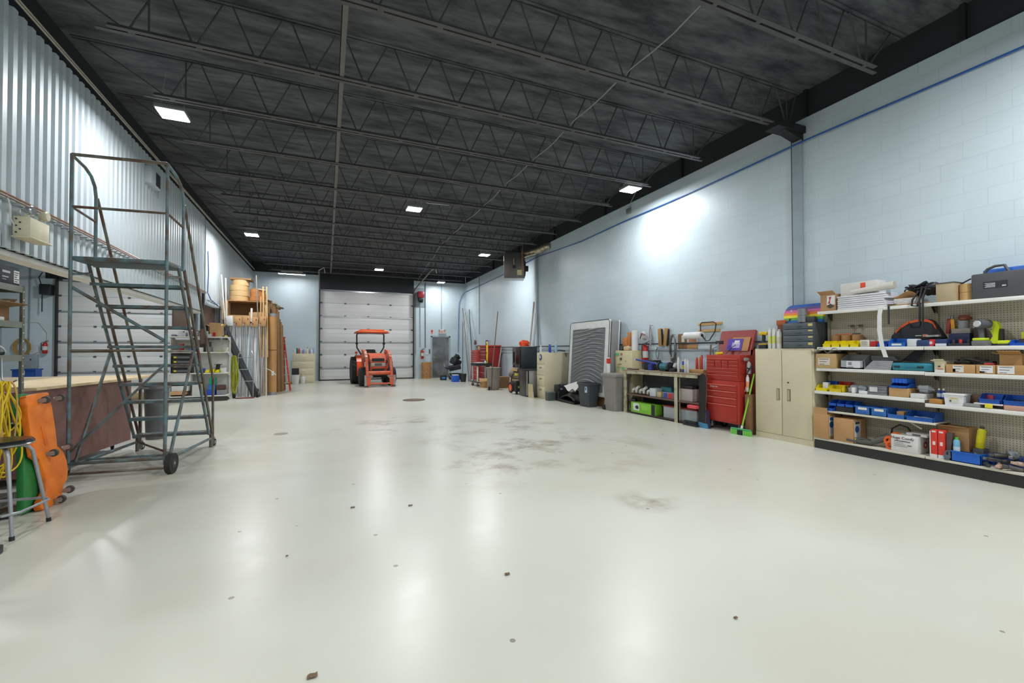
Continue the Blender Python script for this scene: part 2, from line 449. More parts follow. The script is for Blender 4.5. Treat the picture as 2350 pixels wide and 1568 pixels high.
# steel columns set into the block wall
for i, y in enumerate((4.50, 13.62)):
    w2 = 0.075 if i == 0 else 0.05
    m = MB().bx(XR - 0.045, XR - 0.03, y - w2, y + w2, 0, 4.83, 'a3b1b9,0.4,0.1').bx(XR - 0.03, XR, y - w2 + 0.015, y - w2 + 0.03, 0, 4.83, 'a3b1b9,0.4,0.1').bx(XR - 0.03, XR, y + w2 - 0.03, y + w2 - 0.015, 0, 4.83, '7f8b92,0.4,0.2')
    m.bx(XR - 0.02, XR, y + w2, y + w2 + 0.03, 0, 4.83, '3b4147')
    struct(m, 'trim_%d' % (5 + i))
# overhead sectional doors
def overhead(name, x0, x1, z1):
    d = MB(); n = 7; h = z1 / n
    for k in range(n):
        d.bx(x0, x1, YB - 0.035, YB + 0.02, k * h + 0.004, (k + 1) * h - 0.004, 'door_panel', 0.006)
        for q in (0.33, 0.66): d.bx(x0, x1, YB - 0.039, YB - 0.033, k * h + q * h - 0.004, k * h + q * h, 'bfc1c1')
    root = d.build(name, None, ((x0 + x1) / 2, YB, 0)); root['kind'] = 'structure'
    s = MB()
    for k in (1, 3, 5, 7):
        zz = k * h; s.bx(x0 + 0.02, x1 - 0.02, YB - 0.075, YB - 0.036, zz - 0.045, zz - 0.012, 'chrome' if k in (5, 7) else 'galv')
    s.build('door_strut', root)
    hg = MB()
    for k in range(1, n):
        for q in (0.0, 0.25, 0.5, 0.75, 1.0):
            xx = x0 + 0.05 + q * (x1 - x0 - 0.1); hg.bx(xx - 0.045, xx + 0.045, YB - 0.06, YB - 0.035, k * h - 0.03, k * h + 0.03, '55585a')
    hg.build('door_hinge', root)
    for sgn, xx in ((-1, x0), (1, x1)):
        tr = MB().bx(xx - 0.05 if sgn < 0 else xx, xx if sgn < 0 else xx + 0.05, YB - 0.16, YB - 0.03, 0, z1 + 0.1, '3c3c3a,0.5,0.5')
        tr.build('door_track', root)
    mat_b = MB().bx(x0, x1, YB - 0.05, YB - 0.036, 0.0, 0.05, 'rubber'); mat_b.build('bottom_seal', root)
    return root
overhead('door_1', DX0, DX1, DZ)
overhead('door_3', LX0, LX1, LZ)
# high lift tracks running back under the roof
for i, (xx, y1, z1) in enumerate(((DX0 - 0.03, 20.3, 4.85), (DX1 + 0.03, 18.2, 4.78))):
    m = MB().tube([(xx, YB - 0.1, DZ - 0.1), (xx, YB - 0.2, DZ + 0.12), (xx, YB - 0.5, DZ + 0.2), (xx, y1, z1)], 0.032, '7b7467,0.5,0.5', n=6)
    m.tube([(xx, y1, z1), (xx + 0.2, y1, z1 + 0.12), (xx + 0.24, y1, z1 - 0.1)], 0.02, 'white_paint', n=6)
    m.thing('door_rail', ('rusty steel door rail rising under the roof left of the tractor door', 'steel door rail running under the roof above the red door opener')[i], 'rail', (xx, YB - 0.2, DZ))
m = MB().tube([(LX0 + 0.1, YB - 0.1, LZ), (LX0 + 0.1, YB - 0.3, LZ + 0.2), (LX0 - 0.2, 14.0, LZ + 0.25)], 0.045, 'steel_black', n=6)
m.thing('door_rail', 'dark steel door rail in the neighbouring bay running toward the camera', 'rail', (LX0, YB - 0.2, LZ))
# man doors
def man_door(name, x0, x1, z1, c, handle_x):
    root = MB().bx(x0 + 0.03, x1 - 0.03, YB + 0.03, YB + 0.08, 0.01, z1 - 0.03, c).build(name, None, ((x0 + x1) / 2, YB, 0)); root['kind'] = 'structure'
    MB().bx(x0 - 0.05, x0 + 0.03, YB - 0.02, YB + 0.1, 0, z1 + 0.02, 'a9b6bb').bx(x1 - 0.03, x1 + 0.05, YB - 0.02, YB + 0.1, 0, z1 + 0.02, 'a9b6bb').bx(x0 - 0.05, x1 + 0.05, YB - 0.02, YB + 0.1, z1 - 0.03, z1 + 0.05, 'a9b6bb').build('door_frame', root)
    for z in (0.35, 1.0, z1 - 0.35): MB().bx(x1 - 0.06, x1 - 0.03, YB + 0.01, YB + 0.035, z - 0.06, z + 0.06, 'galv').build('hinge', root)
    MB().bx(handle_x, handle_x + 0.12, YB - 0.03, YB + 0.03, 0.98, 1.02, 'chrome').bx(handle_x, handle_x + 0.05, YB + 0.01, YB + 0.035, 0.9, 1.1, 'galv').build('door_handle', root)
    MB().bx(x0, x1, YB - 0.03, YB + 0.1, 0, 0.02, 'galv').build('threshold', root)
    return root
man_door('door_2', MX0, MX1, MZ, 'door_steel', MX0 + 0.08)
man_door('door_4', NX0, NX1, 2.3, 'door_steel', NX1 - 0.3)
for zz in (0.5, 1.7): pass

# open web joists
ORD = 'first second third fourth fifth sixth seventh eighth ninth tenth eleventh twelfth thirteenth fourteenth fifteenth sixteenth seventeenth eighteenth'.split()
ZC = 4.82
def joist(i, y, xa, xb):
    root = T('roof_joist', 'dark open web steel roof joist, %s one counting away from the camera' % ORD[i], 'roof joist', (1.9, y, ZC), 'open web joists under the black roof')
    far = i > 7
    b = MB()
    for s_ in (-1, 1):
        b.bx(xa - (0.12 if s_ > 0 else 0), xb + (0.08 if s_ > 0 else -0.05), y + s_ * 0.012, y + s_ * 0.062, ZC - 0.004, ZC + 0.004, 'joist')
        b.bx(xa, xb - 0.05, y + s_ * 0.012, y + s_ * 0.02, ZC, ZC + 0.05, 'joist')
    x = xa + 0.2
    while x < xb - 0.1:
        b.bx(x - 0.03, x + 0.03, y - 0.014, y + 0.014, ZC - 0.003, ZC + 0.04, 'joist'); x += 0.61
    b.build('bottom_chord', root)
    t = MB()
    for s_ in (-1, 1): t.bx(XL, XR, y + s_ * 0.012, y + s_ * 0.045, ZD - 0.012, ZD - 0.001, DECK)
    t.build('top_chord', root)
    wv = MB(); n = 5 if far else 6; nodes = []; x = xa + 0.2
    r = 0.0105
    while x < xb - 0.25:
        wv.tube([(x - 0.03, y, ZC + 0.02), (x + 0.305 - 0.05 - 0.03, y, ZD - 0.02)], r, 'joist', n=n) if x + 0.3 < xb else None
        wv.tube([(x + 0.305 + 0.02, y, ZD - 0.02), (x + 0.61 - 0.06, y, ZC + 0.02)], r, 'joist', n=n)
        x += 0.61
    wv.tube([(XL + 0.15, y, ZD - 0.02), (xa + 0.15, y, ZC + 0.02)], r, 'joist', n=n)
    wv.tube([(xb - 0.12, y, ZC + 0.02), (min(xb + 0.35, XR - 0.05), y, ZD - 0.02)], r, 'joist', n=n)
    wv.tube([(xa + 0.35, y, ZC + 0.02), (xa + 0.35, y, ZD - 0.02)], r, 'joist', n=n)
    wv.tube([(xb - 0.16, y, ZC + 0.02), (xb - 0.16, y, ZD - 0.02)], r, 'joist', n=n)
    wv.build('web', root)
YJ0, NJ = 3.15, 14
for i in range(NJ):
    y = YJ0 + 1.35 * i
    joist(i, y, -2.15, 6.70 if i in (1, 8) else 6.18)
m = MB()
for i in range(NJ - 1): m.bx(0.13, 0.19, YJ0 + 1.35 * i + 0.03, YJ0 + 1.35 * (i + 1) - 0.03, ZC + 0.006, ZC + 0.012, '64625f').bx(0.13, 0.137, YJ0 + 1.35 * i + 0.03, YJ0 + 1.35 * (i + 1) - 0.03, ZC + 0.006, ZC + 0.05, '64625f')
m.bx(0.13, 0.18, 1.5, YJ0, ZC + 0.006, ZC + 0.012, '64625f')
m.thing('joist_bridging', 'straight steel bridging angle crossing the joists on the left', 'bridging', (0.16, 3, ZC))
m = MB(); pts = []
for i in range(60):
    y = 2.0 + i * 0.325; pts.append((3.45 + 0.015 * math.sin(y * 2.1) + (max(0, y - 14) * 0.09), y, ZC + 0.035 + 0.02 * math.sin(y * 4.65)))
m.tube(pts, 0.010, '92938f,0.45,0.4', n=6)
m.thing('electrical_conduit', 'thin metal conduit running across the roof joists right of centre', 'conduit', (3.4, 3, ZC))
m = MB().bx(6.18, 6.80, 4.38, 4.60, 4.74, 4.84, 'steel_black').prism([(6.35, 4.74), (6.795, 4.74), (6.795, 4.64)], 'Y', 4.42, 4.56, 'steel_black')
m.thing('beam_bracket', 'black steel bracket carrying a joist on the painted column', 'bracket', (6.6, 4.5, 4.7))

# ceiling lamps --------------------------------------------------------------
mat('lamp_face', 'ffffff', 0.4, 0, emit=14.0)
def lamp(x, y, label, z=4.83, sx=0.36, sy=0.34, power=1.0, cable=None):
    root = T('high_bay_lamp', label, 'ceiling lamp', (x, y, z), 'square lamps hung from the roof')
    MB().bx(x - sx / 2, x + sx / 2, y - sy / 2, y + sy / 2, z - 0.035, z + 0.035, '9a9c9e,0.4,0.5', 0.008).bx(x - sx / 2.6, x + sx / 2.6, y - 0.06, y + 0.06, z + 0.03, z + 0.08, 'white_paint').build('housing', root)
    f = MB()
    for k in (-1, 1): f.bx(x - sx / 2 + 0.015, x + sx / 2 - 0.015, y + k * sy / 4 - sy / 4 + 0.018, y + k * sy / 4 + sy / 4 - 0.018, z - 0.045, z - 0.034, 'lamp_face')
    f.build('diffuser', root)
    MB().tube([(x - sx / 2.5, y, z + 0.03), (x - sx / 4, y, ZD)], 0.004, 'conduit', n=5).tube([(x + sx / 2.5, y, z + 0.03), (x + sx / 4, y, ZD)], 0.004, 'conduit', n=5).build('hanging_wire', root)
    ld = bpy.data.lights.new('lamp_light', 'AREA'); ld.shape = 'RECTANGLE'; ld.size = sx; ld.size_y = sy
    ld.energy = LAMP_W * power; ld.color = (0.95, 0.975, 1.0); ld.spread = R(180)
    lo = bpy.data.objects.new('lamp_light', ld); COL.objects.link(lo); lo.location = (0, 0, -0.06); lo.parent = root
    return root
lamp(-2.05, 7.6, 'lit square lamp near the corrugated wall, nearest of the left row', power=0.8)
lamp(-2.03, 14.63, 'lit square lamp near the corrugated wall, second of the left row')
lamp(-1.42, 21.45, 'long lit lamp over the cardboard racks by the back wall', sx=1.1, sy=0.14, power=0.22)
r_ = lamp(1.93, 10.5, 'lit square lamp with a curled white cable in the middle of the roof')
MB().tube([(2.1, 10.5, 4.87), (2.1, 10.5, 5.0), (2.16, 10.5, 5.05), (2.26, 10.5, 4.98), (2.7, 10.2, 4.9), (3.3, 9.95, 4.90)], 0.008, 'white_paint', n=6).build('cable', r_)
lamp(2.02, 18.9, 'lit square lamp above the orange tractor')
lamp(1.99, 3.45, 'lit square lamp straight above, at the top edge of the view')
lamp(5.92, 7.47, 'lit square lamp close to the right block wall, nearest of the right row', power=0.72)
lamp(5.17, 14.6, 'lit square lamp just left of the hanging heater')
lamp(5.25, 21.3, 'lit square lamp above the exit door', power=0.5)
for x, y, t in ((-2.05, 0.6, 'left side'), (5.4, 0.6, 'right side'), (1.95, -3.4, 'middle'), (-2.05, -6.6, 'added fill at the far left'), (5.6, -6.6, 'added fill at the far right')):  # rearmost pair is unseen, added for frontal fill; the others continue the lamp rows
    lamp(x, y, 'lit square lamp behind the camera, %s' % t, power=1.4 if t == 'right side' else 1.0)
for x, y, t in ((-7.0, 5.0, 'near'), (-7.0, 12.0, 'middle'), (-7.0, 19.0, 'far')):
    lamp(x, y, 'lit square lamp in the neighbouring bay, %s one' % t, power=1.35)
# ================================================================ shared small builders
def caster(root, x, y, z0, r=0.05, wd=0.025, ang=0.0, h=0.09, name='caster', m='rubber'):
    X = xfm((x, y, z0), ang)
    c = MB(X).cyl((-wd / 2, 0, r), (wd / 2, 0, r), r, m, n=16).cyl((-wd / 2 - 0.002, 0, r), (wd / 2 + 0.002, 0, r), r * 0.4, 'galv', n=10)
    for s_ in (-1, 1): c.prism([(-0.012, r - 0.01), (0.012, r - 0.01), (0.02, h), (-0.02, h)], 'X', s_ * (wd / 2 + 0.003), s_ * (wd / 2 + 0.006), 'galv')
    c.bx(-0.03, 0.03, -0.025, 0.025, h - 0.004, h, 'galv')
    return c.build(name, root)
def carton(label, x0, x1, y0, y1, z0, z1, m='card', group=None, flaps=0, sticker=None, name='cardboard_box', cat='box', rz=0.0, tape=True):
    """cardboard box; flaps: 0 closed, 1 open with splayed flaps"""
    cx, cy = (x0 + x1) / 2, (y0 + y1) / 2
    X = xfm((cx, cy, 0), rz); a, b = (x1 - x0) / 2, (y1 - y0) / 2
    root = T(name, label, cat, (cx, cy, z0), group)
    c = MB(X)
    if flaps:
        t = 0.006
        for q in ((-a, a, -b, -b + t), (-a, a, b - t, b), (-a, -a + t, -b + t, b - t), (a - t, a, -b + t, b - t)): c.bx(*q, z0 + t, z1, m)
        c.bx(-a, a, -b, b, z0, z0 + t, m)
    else:
        c.bx(-a, a, -b, b, z0, z1, m, 0.003)
        if tape: c.bx(-a + 0.002, a - 0.002, -0.02, 0.02, z1 - 0.001, z1 + 0.0012, 'card_light')
    c.build('box_body', root)
    if flaps:
        L_ = min(a, b) * 0.8; rnd = random.Random(int(abs(x0 * 100 + y0 * 37)))
        for k, (p, q, n_) in enumerate((((-a, -b), (-a, b), (-1, 0)), ((a, b), (a, -b), (1, 0)), ((-a, b), (a, b), (0, 1)), ((a, -b), (-a, -b), (0, -1)))):
            if flaps == 2 and k in (1, 3): continue
            an = rnd.uniform(0.1, 0.9); dx, dz = L_ * math.cos(an), L_ * math.sin(an)
            MB(X).poly([(p[0], p[1], z1), (q[0], q[1], z1), (q[0] + n_[0] * dx, q[1] + n_[1] * dx, z1 + dz), (p[0] + n_[0] * dx, p[1] + n_[1] * dx, z1 + dz)], m, 0.005).build('flap', root)
    if sticker:
        # sticker: (face, u0, u1, v0, v1, colour [, bars]) u,v as fractions of that face
        for st in sticker:
            f, u0, u1, v0, v1, mm = st[:6]; t = 0.0015
            za, zb = z0 + (z1 - z0) * v0, z0 + (z1 - z0) * v1
            s_ = MB(X)
            if f == '-x': s_.bx(-a - t, -a, b - u1 * 2 * b, b - u0 * 2 * b, za, zb, mm)
            elif f == '-y': s_.bx(-a + u0 * 2 * a, -a + u1 * 2 * a, -b - t, -b, za, zb, mm)
            else: s_.bx(a, a + t, -b + u0 * 2 * b, -b + u1 * 2 * b, za, zb, mm)
            if len(st) > 6:
                for r_ in range(st[6]):
                    zz = zb - (zb - za) * (0.16 + 0.72 * r_ / max(1, st[6] - 1)); uu = u0 + (u1 - u0) * 0.1; ue = u0 + (u1 - u0) * (0.9 - 0.35 * ((r_ * 7) % 3) / 2); hh = (zb - za) * 0.035
                    if f == '-x': s_.bx(-a - t - 0.0006, -a - t, b - ue * 2 * b, b - uu * 2 * b, zz - hh, zz + hh, '3a3a3c')
                    elif f == '-y': s_.bx(-a + uu * 2 * a, -a + ue * 2 * a, -b - t - 0.0006, -b - t, zz - hh, zz + hh, '3a3a3c')
                    else: s_.bx(a + t, a + t + 0.0006, -b + uu * 2 * b, -b + ue * 2 * b, zz - hh, zz + hh, '3a3a3c')
            s_.build('shipping_label', root)
    return root
def bottle(label, x, y, z, r, h, m, cap='white_paint', trigger=False, group=None, band=None, name='bottle', cat='bottle'):
    root = T(name, label, cat, (x, y, z), group)
    MB().lathe([(r * 0.9, 0), (r, r * 0.2), (r, h * 0.62), (r * 0.8, h * 0.74), (r * 0.35, h * 0.82), (r * 0.35, h * 0.86)], (x, y, z), m, n=12).build('bottle_body', root)
    if trigger:
        MB().bx(x - r * 0.5, x + r * 0.5, y - r * 0.9, y + r * 1.1, z + h * 0.9, z + h, cap, 0.004).cyl((x, y, z + h * 0.84), (x, y, z + h * 0.92), r * 0.42, cap, n=8).bx(x - 0.006, x + 0.006, y + r * 0.6, y + r * 0.85, z + h * 0.76, z + h * 0.92, cap).build('spray_trigger', root)
    else:
        MB().cyl((x, y, z + h * 0.84), (x, y, z + h), r * 0.45, cap, n=10).build('cap', root)
    if band: MB().cyl((x, y, z + h * 0.2), (x, y, z + h * 0.55), r * 1.02, band, n=14, cap=False).build('bottle_label', root)
    return root
def can(label, x, y, z, r, h, m, top='galv', band=None, group=None, name='spray_can', cat='can', nozzle='white_paint', tilt=None):
    root = T(name, label, cat, (x, y, z), group)
    X = xfm((x, y, z), 0, *(tilt or (0, 0)))
    MB(X).lathe([(r * 0.94, 0), (r, r * 0.1), (r, h * 0.82), (r * 0.7, h * 0.9)], (0, 0, 0), m, n=14).build('can_body', root)
    MB(X).cyl((0, 0, h * 0.88), (0, 0, h), r * 0.55, nozzle, n=10).build('cap', root)
    if band: MB(X).cyl((0, 0, h * 0.25), (0, 0, h * 0.6), r * 1.015, band, n=14, cap=False).build('can_label', root)
    return root
def extinguisher(label, x, y, z, toward, h=0.5):
    root = T('fire_extinguisher', label, 'fire extinguisher', (x, y, z))
    r = 0.075
    MB().lathe([(r * 0.8, 0), (r, 0.03), (r, h * 0.68), (r * 0.6, h * 0.8), (r * 0.3, h * 0.85)], (x, y, z), 'b81f1d,0.3', n=16).build('cylinder', root)
    MB().cyl((x, y, z + h * 0.25), (x, y, z + h * 0.55), r * 1.015, 'white_paint', n=16, cap=False).build('cylinder_label', root)
    tx, ty = toward
    MB().cyl((x, y, z + h * 0.83), (x, y, z + h * 0.9), 0.02, 'chrome', n=10).bx(x - 0.015, x + 0.015, y - 0.015, y + 0.015, z + h * 0.88, z + h * 0.92, 'black_plastic').tube([(x, y, z + h * 0.9), (x + 0.06, y - 0.02, z + h * 0.96), (x + 0.11, y - 0.03, z + h)], 0.01, 'black_plastic', n=6).tube([(x, y, z + h * 0.88), (x + 0.11, y - 0.03, z + h * 0.9)], 0.008, 'black_plastic', n=6).build('valve_handle', root)
    MB().tube([(x - 0.02, y, z + h * 0.88), (x - 0.1, y - 0.02, z + h * 0.8), (x - 0.1, y - 0.02, z + h * 0.4), (x - 0.09, y - 0.02, z + h * 0.25)], 0.011, 'rubber', n=6).build('hose', root)
    MB().bx(x + tx * 0.08 - 0.03 * abs(ty) - 0.005, x + tx * 0.08 + 0.03 * abs(ty) + 0.005, y + ty * 0.08 - 0.03 * abs(tx) - 0.005, y + ty * 0.08 + 0.03 * abs(tx) + 0.005, z + h * 0.3, z + h * 0.8, 'galv').build('wall_bracket', root)
    return root
def hopper_bin(label, x0, x1, y0, y1, z0, h, m, group=None, front='-x', tag_=False, name='parts_bin', fill=None, flip=False, rz=0.0):
    """open-fronted stacking bin, scoop on the given side"""
    cx, cy = (x0 + x1) / 2, (y0 + y1) / 2; a, b = (x1 - x0) / 2, (y1 - y0) / 2; t = 0.004
    X = xfm((cx, cy, z0), rz)
    if flip: X = X @ xfm((0, 0, h), 0, PI)
    root = T(name, label, 'parts bin', (cx, cy, z0), group)
    c = MB(X)
    c.bx(-a + t, a - t, -b, b, 0, t, m).bx(a - t, a, -b, b, 0, h, m)
    for s_ in (-1, 1): c.prism([(-a, 0), (a, 0), (a, h), (-a * 0.2, h), (-a * 0.75, h * 0.5), (-a, h * 0.45)], 'Y', s_ * b - (t if s_ > 0 else 0), s_ * b + (t if s_ < 0 else 0), m)
    c.bx(-a, -a + t, -b, b, 0, h * 0.45, m)
    c.bx(-a - 0.006, -a + 0.004, -b, b, h * 0.40, h * 0.47, m)
    c.bx(-a * 0.2, a + 0.004, -b - 0.004, -b + 0.003, h * 0.93, h, m).bx(-a * 0.2, a + 0.004, b - 0.003, b + 0.004, h * 0.93, h, m)
    c.build('bin_body', root)
    if tag_: MB(X).bx(-a - 0.003, -a - 0.0005, -b * 0.55, b * 0.55, h * 0.12, h * 0.36, 'paper').build('paper_label', root)
    return root

# ================================================================ rolling safety ladder
LX = xfm((-2.582, 6.23, 0), R(-6.5))
def build_ladder():
    root = T('rolling_ladder', 'tall blue green rolling warehouse ladder with rusty tube handrails', 'ladder', (-2.14, 6.6, 0))
    W = 0.89; P = 2.44; tr = 0.0175
    def tb(name, pts, m='ladder_blue', r=tr, n=10): return MB(LX).tube(pts, r, m, n=n).build(name, root)
    for u in (0, W):
        tb('post', [(u, 0, 0.10), (u, 0, 3.56)])
        tb('guard_rail', [(u, 0, 3.55), (u, 0.22, 3.50), (u, 0.33, 3.44), (u, 0.40, 3.34), (u, 0.425, 3.22), (u, 0.425, P - 0.05)])
        tb('side_mid_rail', [(u, 0, 2.98), (u, 0.42, 2.93)], 'ladder_rust', 0.014)
        tb('handrail', [(u, 0.45, 3.22), (u, 1.40, 1.12), (u, 1.46, 0.98), (u, 1.47, 0.02)], 'ladder_rust', 0.0165)
        tb('stringer', [(u, 0.30, P - 0.03), (u, 1.32, 0.20)])
        tb('stringer', [(u, 0.46, P - 0.03), (u, 1.44, 0.20)], 'ladder_rust')
        tb('base_rail', [(u, 0, 0.14), (u, 1.40, 0.13)])
        tb('side_brace', [(u, 0.75, 1.38), (u, 0.12, 0.16)])
        tb('side_brace', [(u, 0.02, 2.24), (u, 0.34, 2.30)], r=0.014)
        tb('top_side_brace', [(u, 0.0, 1.39), (u, 0.75, 1.39)], 'ladder_rust', 0.014)
    tb('top_rail', [(0, 0, 3.555), (W, 0, 3.555)], 'ladder_rust')
    tb('mid_rail', [(0, 0, 2.98), (W, 0, 2.98)], 'ladder_rust', 0.015)
    tb('cross_brace', [(0, 0, 1.40), (W, 0, 1.40)], 'ladder_rust', 0.015)
    tb('cross_brace', [(0, 0.01, 2.10), (W, 0.01, 1.50)])
    tb('cross_brace', [(W, 0.015, 1.26), (0, 0.015, 0.28)], r=0.014)
    tb('cross_brace', [(0, 0.0, 0.17), (W, 0.0, 0.17)])
    tb('cross_brace', [(0, -0.01, 0.06), (W + 0.1, -0.01, 0.06)], 'ladder_rust', 0.013)
    tb('cross_brace', [(0, 0.28, 0.15), (W, 0.28, 0.15)], r=0.013)
    tb('cross_brace', [(0, 1.40, 0.13), (W, 0.3, 0.13)], 'ladder_rust', 0.013)
    tb('cross_brace', [(0, 1.40, 0.2), (W, 1.40, 0.2)], r=0.012)
    # platform and treads
    p = MB(LX).bx(0.0, W, 0.0, 0.46, P - 0.05, P, 'ladder_blue', 0.012)
    p.bx(0.02, W - 0.02, 0.03, 0.43, P - 0.052, P - 0.048, '39505a')
    p.build('platform', root)
    for i in range(1, 10):
        z = P - 0.244 * i; v = 0.42 + 0.48 * (2.196 - z)
        t = MB(LX).bx(0.0, W, v - 0.09, v + 0.09, z - 0.006, z, 'ladder_blue' if i > 6 else 'ladder_rust')
        t.bx(0.0, W, v - 0.095, v - 0.088, z - 0.035, z, 'ladder_blue').bx(0.0, W, v + 0.088, v + 0.095, z - 0.035, z, 'ladder_blue')
        for k in range(11): t.bx(0.04 + k * 0.08, 0.048 + k * 0.08, v - 0.08, v + 0.08, z, z + 0.003, 'ladder_rust')
        t.build('tread', root)
    for u in (-0.05, W + 0.075):
        w_ = MB(LX).cyl((u - 0.028, -0.03, 0.115), (u + 0.028, -0.03, 0.115), 0.115, 'rubber', n=24)
        w_.cyl((u - 0.031, -0.03, 0.115), (u + 0.031, -0.03, 0.115), 0.055, '4d4642,0.6,0.4', n=16).cyl((u - 0.036, -0.03, 0.115), (u + 0.036, -0.03, 0.115), 0.018, 'galv', n=10)
        w_.build('rear_wheel', root)
    for u in (0.0, W):
        c = MB(LX).cyl((u - 0.012, 1.53, 0.05), (u + 0.012, 1.53, 0.05), 0.05, 'rubber', n=16).cyl((u - 0.014, 1.53, 0.05), (u + 0.014, 1.53, 0.05), 0.025, 'galv', n=10)
        c.tube([(u, 1.46, 0.14), (u, 1.53, 0.12), (u, 1.53, 0.05)], 0.012, 'galv', n=6); c.build('front_caster', root)
        MB(LX).cyl((u, 1.40, 0.0), (u, 1.40, 0.2), 0.022, 'ladder_rust', n=10).build('rubber_foot', root)
build_ladder()

# ================================================================ crate workbench with plywood top
mat('crate_brown', '8a625a', 0.45, 0, col2='775049', scale=3)
root = T('workbench', 'low brown box bench on casters with a bare plywood top', 'workbench', (-3.4, 7.2, 0))
MB().prism([(-2.88, 6.0), (-2.64, 8.05), (-4.15, 8.25), (-4.25, 6.0)], 'Z', 0.10, 0.975, 'crate_brown').build('bench_body', root)
MB().prism([(-2.83, 6.2), (-2.575, 8.06), (-2.64, 8.95), (-4.95, 8.95), (-4.95, 6.2)], 'Z', 0.976, 0.996, 'plywood').prism([(-2.835, 6.2), (-2.58, 8.06), (-2.645, 8.94), (-4.94, 8.94), (-4.94, 6.21)], 'Z', 0.996, 1.006, 'plywood').build('plywood_top', root)
MB().bx(-2.95, -2.86, 6.0, 6.05, 0.99, 1.03, 'wood_pale').build('stop_strip', root)
for x, y in ((-2.85, 6.4), (-2.78, 7.85), (-4.0, 6.4), (-4.0, 7.9)): caster(root, x, y, 0.0, 0.045, 0.03, 0.4, 0.10)
for x, y in ((-2.78, 8.85), (-4.7, 8.85)): MB().bx(x - 0.02, x + 0.02, y - 0.02, y + 0.02, 0, 0.976, 'galv').build('leg', root)
# grey bin just beyond the bench
def round_bin(label, x, y, r, h, m, rim=True, sq=1.0, name='trash_can', wheels=None, group=None):
    root = T(name, label, 'trash can', (x, y, 0), group)
    MB().lathe([(r * 0.78, 0), (r * 0.8, 0.02), (r * 0.96, h * 0.93), (r * 0.96, h), (r * 0.9, h), (r * 0.76, 0.05)], (x, y, 0), m, n=24).build('bin_body', root)
    if rim: MB().lathe([(r * 0.95, h * 0.93), (r * 1.05, h * 0.94), (r * 1.05, h * 0.99), (r * 0.95, h)], (x, y, 0), m, n=24).build('rim', root)
    return root
r_ = round_bin('dark grey round bin behind the far end of the plywood bench', -2.50, 8.62, 0.17, 0.86, '6a6c6e')
MB().bx(-2.66, -2.36, 8.45, 8.5, 0.80, 0.83, '8b8d8e').build('handle', r_)

# ================================================================ near-left grey shelving with things on it
root = T('metal_shelving', 'grey slotted angle shelving unit at the left edge of the view', 'shelf', (-2.78, 4.5, 0))
for x in (-2.55, -3.02):
    for y in (3.6, 5.39):
        sx = -1 if x > -2.8 else 1; sy = -1 if y > 4 else 1
        p = MB().bx(x - (0.035 if sx < 0 else 0), x + (0.035 if sx > 0 else 0), y - 0.002, y + 0.002, 0, 1.99, 'galv').bx(x - 0.002, x + 0.002, y - (0.035 if sy < 0 else 0), y + (0.035 if sy > 0 else 0), 0, 1.99, '7d7a6c,0.5,0.4')
        for k in range(26): p.cyl((x - 0.003, y + sy * 0.018, 0.06 + k * 0.075), (x + 0.003, y + sy * 0.018, 0.06 + k * 0.075), 0.006, 'paper', n=8)
        p.build('post', root)
for z in (1.98, 1.66, 1.36, 0.75, 0.12):
    MB().bx(-3.02, -2.552, 3.6, 5.385, z - 0.012, z, '7c8078,0.45,0.4').bx(-2.556, -2.548, 3.6, 5.37, z - 0.055, z, '8d9187,0.45,0.4').bx(-3.02, -3.01, 3.6, 5.37, z - 0.055, z, '8d9187,0.45,0.4').bx(-3.02, -2.552, 5.375, 5.383, z - 0.055, z, '8d9187,0.45,0.4').build('shelf_board', root)
root = carton('black printed carton on the top board of the left shelving', -2.95, -2.58, 5.10, 5.37, 1.981, 2.15, '35373b', sticker=[('+x', 0.72, 0.98, 0.15, 0.8, 'paper', 5)])
MB().bx(-2.579, -2.577, 5.14, 5.24, 2.08, 2.10, 'b9bcc2').bx(-2.579, -2.577, 5.14, 5.22, 2.04, 2.05, 'b9bcc2').bx(-2.579, -2.577, 5.14, 5.19, 2.02, 2.025, 'b9bcc2').build('print', root)
carton('open brown carton with packing on the second left shelving board', -2.98, -2.60, 4.95, 5.28, 1.661, 1.79, 'card_dark', flaps=1)
m = MB(); rr = random.Random(3)
m.sheet(0, 0.36, 0, 0.34, 10, 10, lambda u, v: 0.03 * math.sin(7 * u + 5 * v) + 0.12 * (1 - u) * v + 0.02 * math.sin(15 * v), 'b6a78e', 0.004, xf=xfm((-2.97, 4.97, 1.85)))
m.thing('packing_paper', 'crumpled brown packing paper over the carton on the left shelving', 'paper', (-2.8, 5.1, 1.80))
m = MB().bx(-2.72, -2.56, 4.98, 5.14, 1.6605, 1.69, 'paper', 0.003); m.thing('white_card', 'small white card pack at the edge of the second left board', 'card pack', (-2.6, 5.0, 1.66))
m = MB().bx(-2.9, -2.6, 5.02, 5.24, 1.361, 1.39, 'black_plastic', 0.01).blob((-2.75, 5.12, 1.42), 0.10, 'black_plastic', (1.3, 1, 0.5), 0.15, 2)
m.tube([(-2.63, 5.0, 1.39), (-2.60, 5.06, 1.42), (-2.59, 5.12, 1.45), (-2.595, 5.2, 1.42), (-2.60, 5.24, 1.385)], 0.007, 'paper', n=6)
m.thing('power_tool', 'black tool with white trim lying on the third left board', 'tool', (-2.75, 5.12, 1.36))
